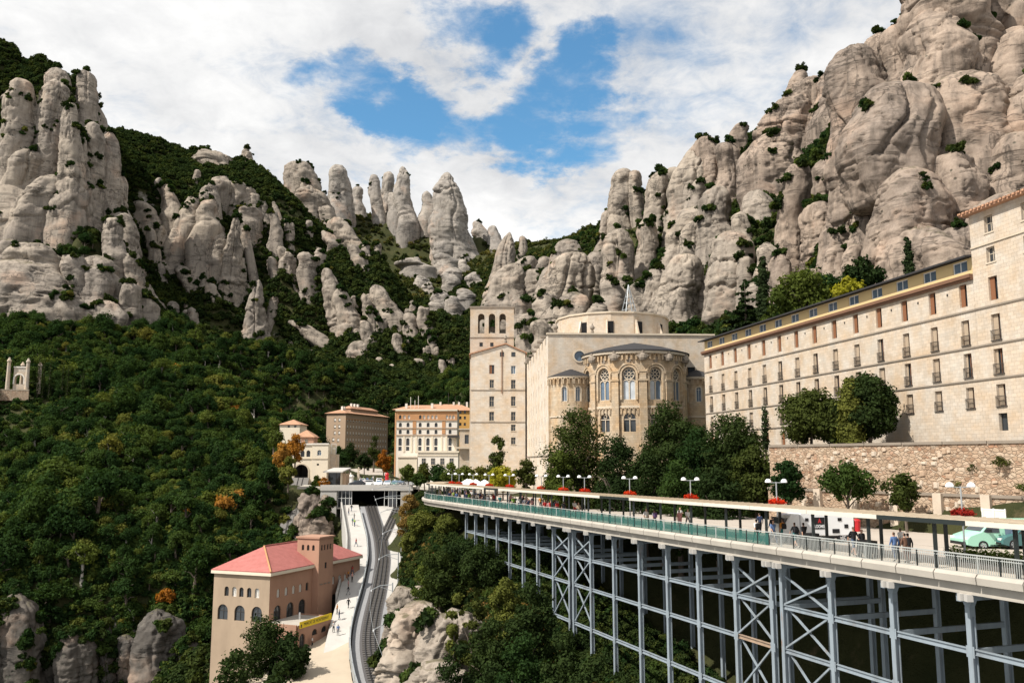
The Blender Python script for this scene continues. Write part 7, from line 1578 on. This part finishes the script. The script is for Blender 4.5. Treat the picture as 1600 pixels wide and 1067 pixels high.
# ------------------------------------------------------------------ people
def attr_mat(key, prop, rough=.85):
    t = NT(key); a = t.n('ShaderNodeAttribute'); a.attribute_type = 'OBJECT'; a.attribute_name = prop
    n = t.noise(6, 4, .5); t.color(t.mix(t.math('MULTIPLY', n, .5), a.outputs['Color'], t.mix(1.0, a.outputs['Color'], (.5, .5, .5), 'MULTIPLY'))); return t.done(key, rough)
attr_mat('cloth_top', 'top_colour'); attr_mat('cloth_legs', 'leg_colour'); plain('skin', (0.46, 0.27, 0.19), 0.6, 0.08, 4, co='Object'); attr_mat('hair', 'hair_colour', .6); plain('shoe', (0.05, 0.045, 0.045), 0.7, 0.2, 4, co='Object'); attr_mat('bag', 'bag_colour')
def person_mesh(stride, arms, bare_arms=True, shorts=False, bag=False, turn=0.0):
    """one continuous skinned body; joints in metres, facing +x"""
    J = {}; E = []; rad = {}
    def add(n, p, r, par=None): J[n] = p; rad[n] = r; (E.append((par, n)) if par else None)
    add('pelvis', (0, 0, .95), (.15, .12)); add('waist', (.0, 0, 1.10), (.145, .105), 'pelvis'); add('chest', (.015, 0, 1.30), (.175, .12), 'waist'); add('neck0', (0, 0, 1.45), (.085, .08), 'chest'); add('neck', (.01, 0, 1.53), (.055, .055), 'neck0')
    add('head', (.02, 0, 1.62), (.088, .095), 'neck'); add('crown', (.01, 0, 1.72), (.075, .085), 'head')
    for s, k in ((1, 'l'), (-1, 'r')):
        f = stride * s; add('hip' + k, (0, s * .10, .90), (.095, .10), 'pelvis'); add('knee' + k, (f * .5 + .03 * abs(stride), s * .105, .50), (.062, .065), 'hip' + k); add('ank' + k, (f - (.10 if f < 0 else 0) * 1, s * .105, .10 + (.06 if f < 0 else 0)), (.042, .042), 'knee' + k); add('toe' + k, (f + .13, s * .115, .05), (.04, .035), 'ank' + k)
        g = -arms[0] * s * stride if arms[1] == 0 else 0
        add('sh' + k, (0, s * .19, 1.40), (.07, .07), 'chest'); add('el' + k, (-.02 + g * .5, s * .26, 1.13), (.046, .046), 'sh' + k)
        if arms[1]: add('wr' + k, (.22, s * .20, 1.08 + arms[1]), (.033, .033), 'el' + k); add('hd' + k, (.29, s * .18, 1.09 + arms[1]), (.036, .022), 'wr' + k)
        else: add('wr' + k, (.05 + g * .9, s * .265, .90), (.033, .033), 'el' + k); add('hd' + k, (.07 + g, s * .26, .80), (.036, .022), 'wr' + k)
    names = list(J); idx = {n: i for i, n in enumerate(names)}
    me = bpy.data.meshes.new('person'); me.from_pydata([J[n] for n in names], [(idx[a], idx[b]) for a, b in E], [])
    o = bpy.data.objects.new('tmp', me); C.objects.link(o); o.modifiers.new('skin', 'SKIN'); sd = o.modifiers.new('sub', 'SUBSURF'); sd.levels = 1; sd.render_levels = 1
    for n, v in zip(names, me.skin_vertices[0].data): v.radius = rad[n]; v.use_root = n == 'pelvis'
    dg = bpy.context.evaluated_depsgraph_get(); dg.update(); out = bpy.data.meshes.new_from_object(o.evaluated_get(dg)); bpy.data.objects.remove(o)
    # a nose and ears
    for k in ('cloth_top', 'cloth_legs', 'skin', 'hair', 'shoe'): out.materials.append(MATS[k])
    segs = [(np.array(J[a]), np.array(J[b]), b) for a, b in E]
    for p in out.polygons:
        c = np.array(p.center); best = min(segs, key=lambda s: np.linalg.norm(c - s[0] - (s[1] - s[0]) * np.clip(np.dot(c - s[0], s[1] - s[0]) / np.dot(s[1] - s[0], s[1] - s[0]), 0, 1)))[2]
        if best.startswith('toe') or (best.startswith('ank') and c[2] < .12): mi = 4
        elif best[:3] in ('hip', 'kne', 'ank'): mi = 2 if shorts and c[2] < .52 else 1
        elif best == 'pelvis' or (best == 'waist' and c[2] < 1.0): mi = 1
        elif best[:2] in ('hd',) or (best[:2] == 'wr' and bare_arms): mi = 2
        elif best in ('head', 'crown', 'neck'): mi = 3 if (c[2] > 1.70 or (c[0] < -.005 and c[2] > 1.55)) else 2
        else: mi = 0
        p.material_index = mi; p.use_smooth = True
    return out
def backpack_mesh():
    m = MB(); rings = []
    for z, w, d in ((1.0, .13, .06), (1.03, .16, .10), (1.2, .165, .115), (1.36, .15, .09), (1.42, .11, .05)): rings.append([(-.13 - d, -w, z), (-.13 - d, w, z), (-.10, w, z), (-.10, -w, z)])
    m.loft(rings); return m.mesh('backpack', MATS['bag'], True)
PEOPLE = [person_mesh(.30, (1, 0)), person_mesh(-.24, (1, 0), True, True), person_mesh(.06, (1, 0)), person_mesh(.04, (0, .12)), person_mesh(.26, (1, 0), False), person_mesh(-.08, (1, 0), False), person_mesh(.05, (0, .28), True, True)]
PACK = backpack_mesh()
CLOTH = {'black': (.018, .018, .02), 'navy': (.03, .045, .10), 'white': (.70, .69, .67), 'blue': (.10, .17, .34), 'grey': (.22, .22, .23), 'red': (.42, .03, .03), 'orange': (.60, .24, .03), 'brown': (.14, .075, .05), 'beige': (.48, .40, .30), 'pink': (.55, .28, .28), 'green': (.22, .42, .06), 'denim': (.06, .09, .16), 'teal': (.03, .16, .17), 'purple': (.16, .10, .24)}
def person(loc, rz, v, top, legs, hair, label, group=None, pack=None, s=1.0):
    o = link('person', PEOPLE[v], None, loc, rz); o.scale = (s, s, s)
    o['top_colour'] = CLOTH[top]; o['leg_colour'] = CLOTH[legs]; o['hair_colour'] = hair; tag(o, label, 'person', group)
    if pack: b = link('backpack', PACK, o); b['bag_colour'] = CLOTH[pack]
    return o
DK = (.02, .015, .012); BR = (.08, .045, .025); BL = (.35, .25, .12)
def walk_at(px, off):
    lo, hi = 30.0, 175.0
    for k in range(40):
        Y = (lo + hi) / 2; p = wp(Y, off, 0); q = 800 + FPX * p.x / (p.y * math.cos(PITCH) + p.z * math.sin(PITCH))
        if q > px: lo = Y
        else: hi = Y
    return Y
def people():
    ALONG = math.atan2(1, -.3555); away, back = ALONG, ALONG + math.pi
    near = [(1183, 1.2, away, 0, 'white', 'black', DK, 'person in a white top with a black backpack walking away on the walkway', 'black', 1), (1188, 6.5, away, 5, 'navy', 'black', DK, 'person in navy standing on the road behind the walkway', None, 1), (1209, 1.4, back, 0, 'blue', 'denim', BR, 'person in a blue shirt and dark trousers striding along the walkway', None, 1), (1208, 4.6, away, 5, 'black', 'black', DK, 'person in black behind the one in the blue shirt', None, 1),
            (1224, 3.0, away, 2, 'orange', 'teal', BR, 'person in an orange top with a dark bag by a canopy post', 'black', 1), (1235, 5.0, back, 6, 'black', 'white', BL, 'person in a black vest and white skirt before the white truck', None, 1), (1245, 4.6, away, 5, 'navy', 'black', DK, 'person in a navy jacket standing before the white truck', None, 1), (1243, 1.3, away, 1, 'black', 'teal', BR, 'person in black top and teal shorts walking beside the railing', 'black', 1), (1257, 1.4, away, 0, 'black', 'black', DK, 'person all in black pushing a cart along the railing', None, 1.02),
            (1335, 1.1, back, 1, 'black', 'denim', BR, 'stocky person in a black T-shirt and denim shorts by the railing', None, 1.05), (1348, 1.3, back, 2, 'black', 'grey', DK, 'person in black standing beside a dark luggage cart', None, .98), (1399, 1.0, away, 5, 'blue', 'denim', BR, 'person in a light blue shirt leaning at the railing', None, 1), (1409, 4.0, away, 0, 'white', 'denim', BR, 'person in a white T-shirt and jeans crossing behind the railing', None, 1), (1416, 1.0, away, 5, 'brown', 'brown', DK, 'person in a brown jacket standing at the railing', None, 1), (1421, 1.2, away, 5, 'black', 'brown', DK, 'person in a dark coat beside the brown jacket', None, 1),
            (1023, 1.5, away, 0, 'grey', 'black', DK, 'person in grey with a purple backpack on the mid walkway', 'purple', 1), (1010, 1.6, back, 2, 'white', 'beige', BL, 'person in pale clothes beside the purple backpack', None, 1), (1063, 5.6, back, 3, 'white', 'pink', BR, 'person in white top and pink skirt on the road behind the canopy', None, 1), (1062, 3.0, away, 2, 'pink', 'pink', BR, 'person in a pink dress under the canopy', None, 1), (1075, 4.5, back, 0, 'white', 'grey', DK, 'person in white walking on the road past the lamp', None, 1),
            (898, 3.2, back, 0, 'white', 'red', BR, 'person in a white shirt and red shorts under the canopy', None, 1), (904, 1.4, back, 3, 'beige', 'grey', BL, 'person in beige at the glass railing near the pale post', None, 1), (881, 1.4, away, 2, 'black', 'denim', DK, 'person in black by a suitcase at the glass railing', 'black', 1), (868, 1.5, away, 0, 'navy', 'grey', BR, 'person in navy with a grey backpack at the glass railing', 'grey', 1), (802, 1.5, away, 2, 'green', 'black', BR, 'person in a bright green top on the far walkway', None, 1)]
    for px, off, rz, v, t, l, h, lab, pk, s in near:
        Y = walk_at(px, off); p = wp(Y, off, 0 if off < 3.4 else -.004); person(p, rz, v, t, l, h, lab, None, pk, s)
    rng = random.Random(9); tops = list(CLOTH)
    for i in range(64):
        px = rng.uniform(668, 872); off = rng.choice([1.0, 1.5, 2.2, 2.8, 4.2, 5.2]); Y = walk_at(px, off); t = rng.choice(tops)
        person(wp(Y, off, 0 if off < 3.4 else -.004), rng.choice([away, back]) + rng.uniform(-.4, .4), rng.randrange(7), t, rng.choice(['black', 'denim', 'grey', 'beige', 'navy']), rng.choice([DK, BR, BL]), 'visitor in a %s top in the crowd on the far walkway' % t, 'crowd on the far walkway', None, rng.uniform(.92, 1.04))
    def rp(Y, off):
        x, z = rail_pt(Y); x2, _ = rail_pt(Y + 1.5); x1, _ = rail_pt(Y - 1.5); d = Vector((x2 - x1, 3, 0)).normalized(); return Vector((x, Y, z + float(np.interp(Y, [135, 145, 165, 214.5], [-2.7, -1.7, .35, .4])))) + Vector((d.y, -d.x, 0)) * off
    for i, (Y, off) in enumerate([(208, -5), (205, -5.8), (200, -4.8), (196, -5.4), (195, -5), (180, -5.2), (170, -5.6), (168, -5), (163, -5.2), (161, -5.8), (160, -5), (157, -5.4), (155, -5.2), (150, -4.6), (148, -6.2), (146, -5.6), (142, -6.0), (141, -5.2)]):
        t = rng.choice(tops); person(rp(Y, off), rng.uniform(0, 6.28), rng.randrange(7), t, rng.choice(['black', 'denim', 'grey']), DK, 'visitor in a %s top on the white platform by the track' % t, 'visitors on the platform', None, 1)
    person((-31.0, 139.2, -28.8), 0, 2, 'white', 'black', DK, 'person in a white shirt at the door of the banner annex')
    for i in range(34):
        px = rng.uniform(548, 655); Y = rng.uniform(228, 285); t = rng.choice(tops); person((xp(px, Y), Y, -6.55), rng.uniform(0, 6.28), rng.randrange(7), t, rng.choice(['black', 'denim', 'grey']), DK, 'visitor in a %s top on the distant square' % t, 'visitors on the square', None, 1)
    c = empty('luggage_cart', wp(walk_at(1356, 1.2), 1.2, 0), ALONG, 'dark box cart beside the person in black by the railing', 'cart'); part(c, 'box', 'black', (-.55, .55, -.3, .3, .3, 1.05)); part(c, 'handle', 'handrail', (.56, .62, -.28, .28, .9, 1.1))
    for x in (-.4, .4):
        for y in (-.25, .25): m = MB(); m.lathe([(.02, -.04), (.14, -.04), (.14, .04), (.02, .04)], 10); o = m.build('wheel', MATS['rubber'], c); o.location = (x, y, .14); o.rotation_euler = (R(90), 0, 0)
    c = empty('pushed_cart', wp(walk_at(1267, 1.5), 1.5, 0), ALONG, 'black covered cart pushed by the person all in black', 'cart'); m = MB(); m.extr_y([(-.6, .25), (.6, .25), (.6, .75), (.2, 1.1), (-.6, 1.1)], -.3, .3); m.build('cover', MATS['black'], c, bevel=.04)
    for x in (-.4, .4):
        for y in (-.25, .25): m = MB(); m.lathe([(.02, -.04), (.14, -.04), (.14, .04), (.02, .04)], 10); o = m.build('wheel', MATS['rubber'], c); o.location = (x, y, .14); o.rotation_euler = (R(90), 0, 0)
    for px, lab, mt in ((1323, 'dark grey litter bin beside the red one behind the truck', 'rubber'), (1332, 'small red and white litter bin behind the truck', 'red')):
        Y = 76.5; b = empty('litter_bin', (xp(px, Y), Y, deck_z(Y) - .05), 0, lab, 'bin'); m = MB(); m.lathe([(.28, 0), (.33, .9), (.36, .95), (.3, 1.05), (.05, 1.15)], 12); m.build('body', MATS[mt], b)
people()
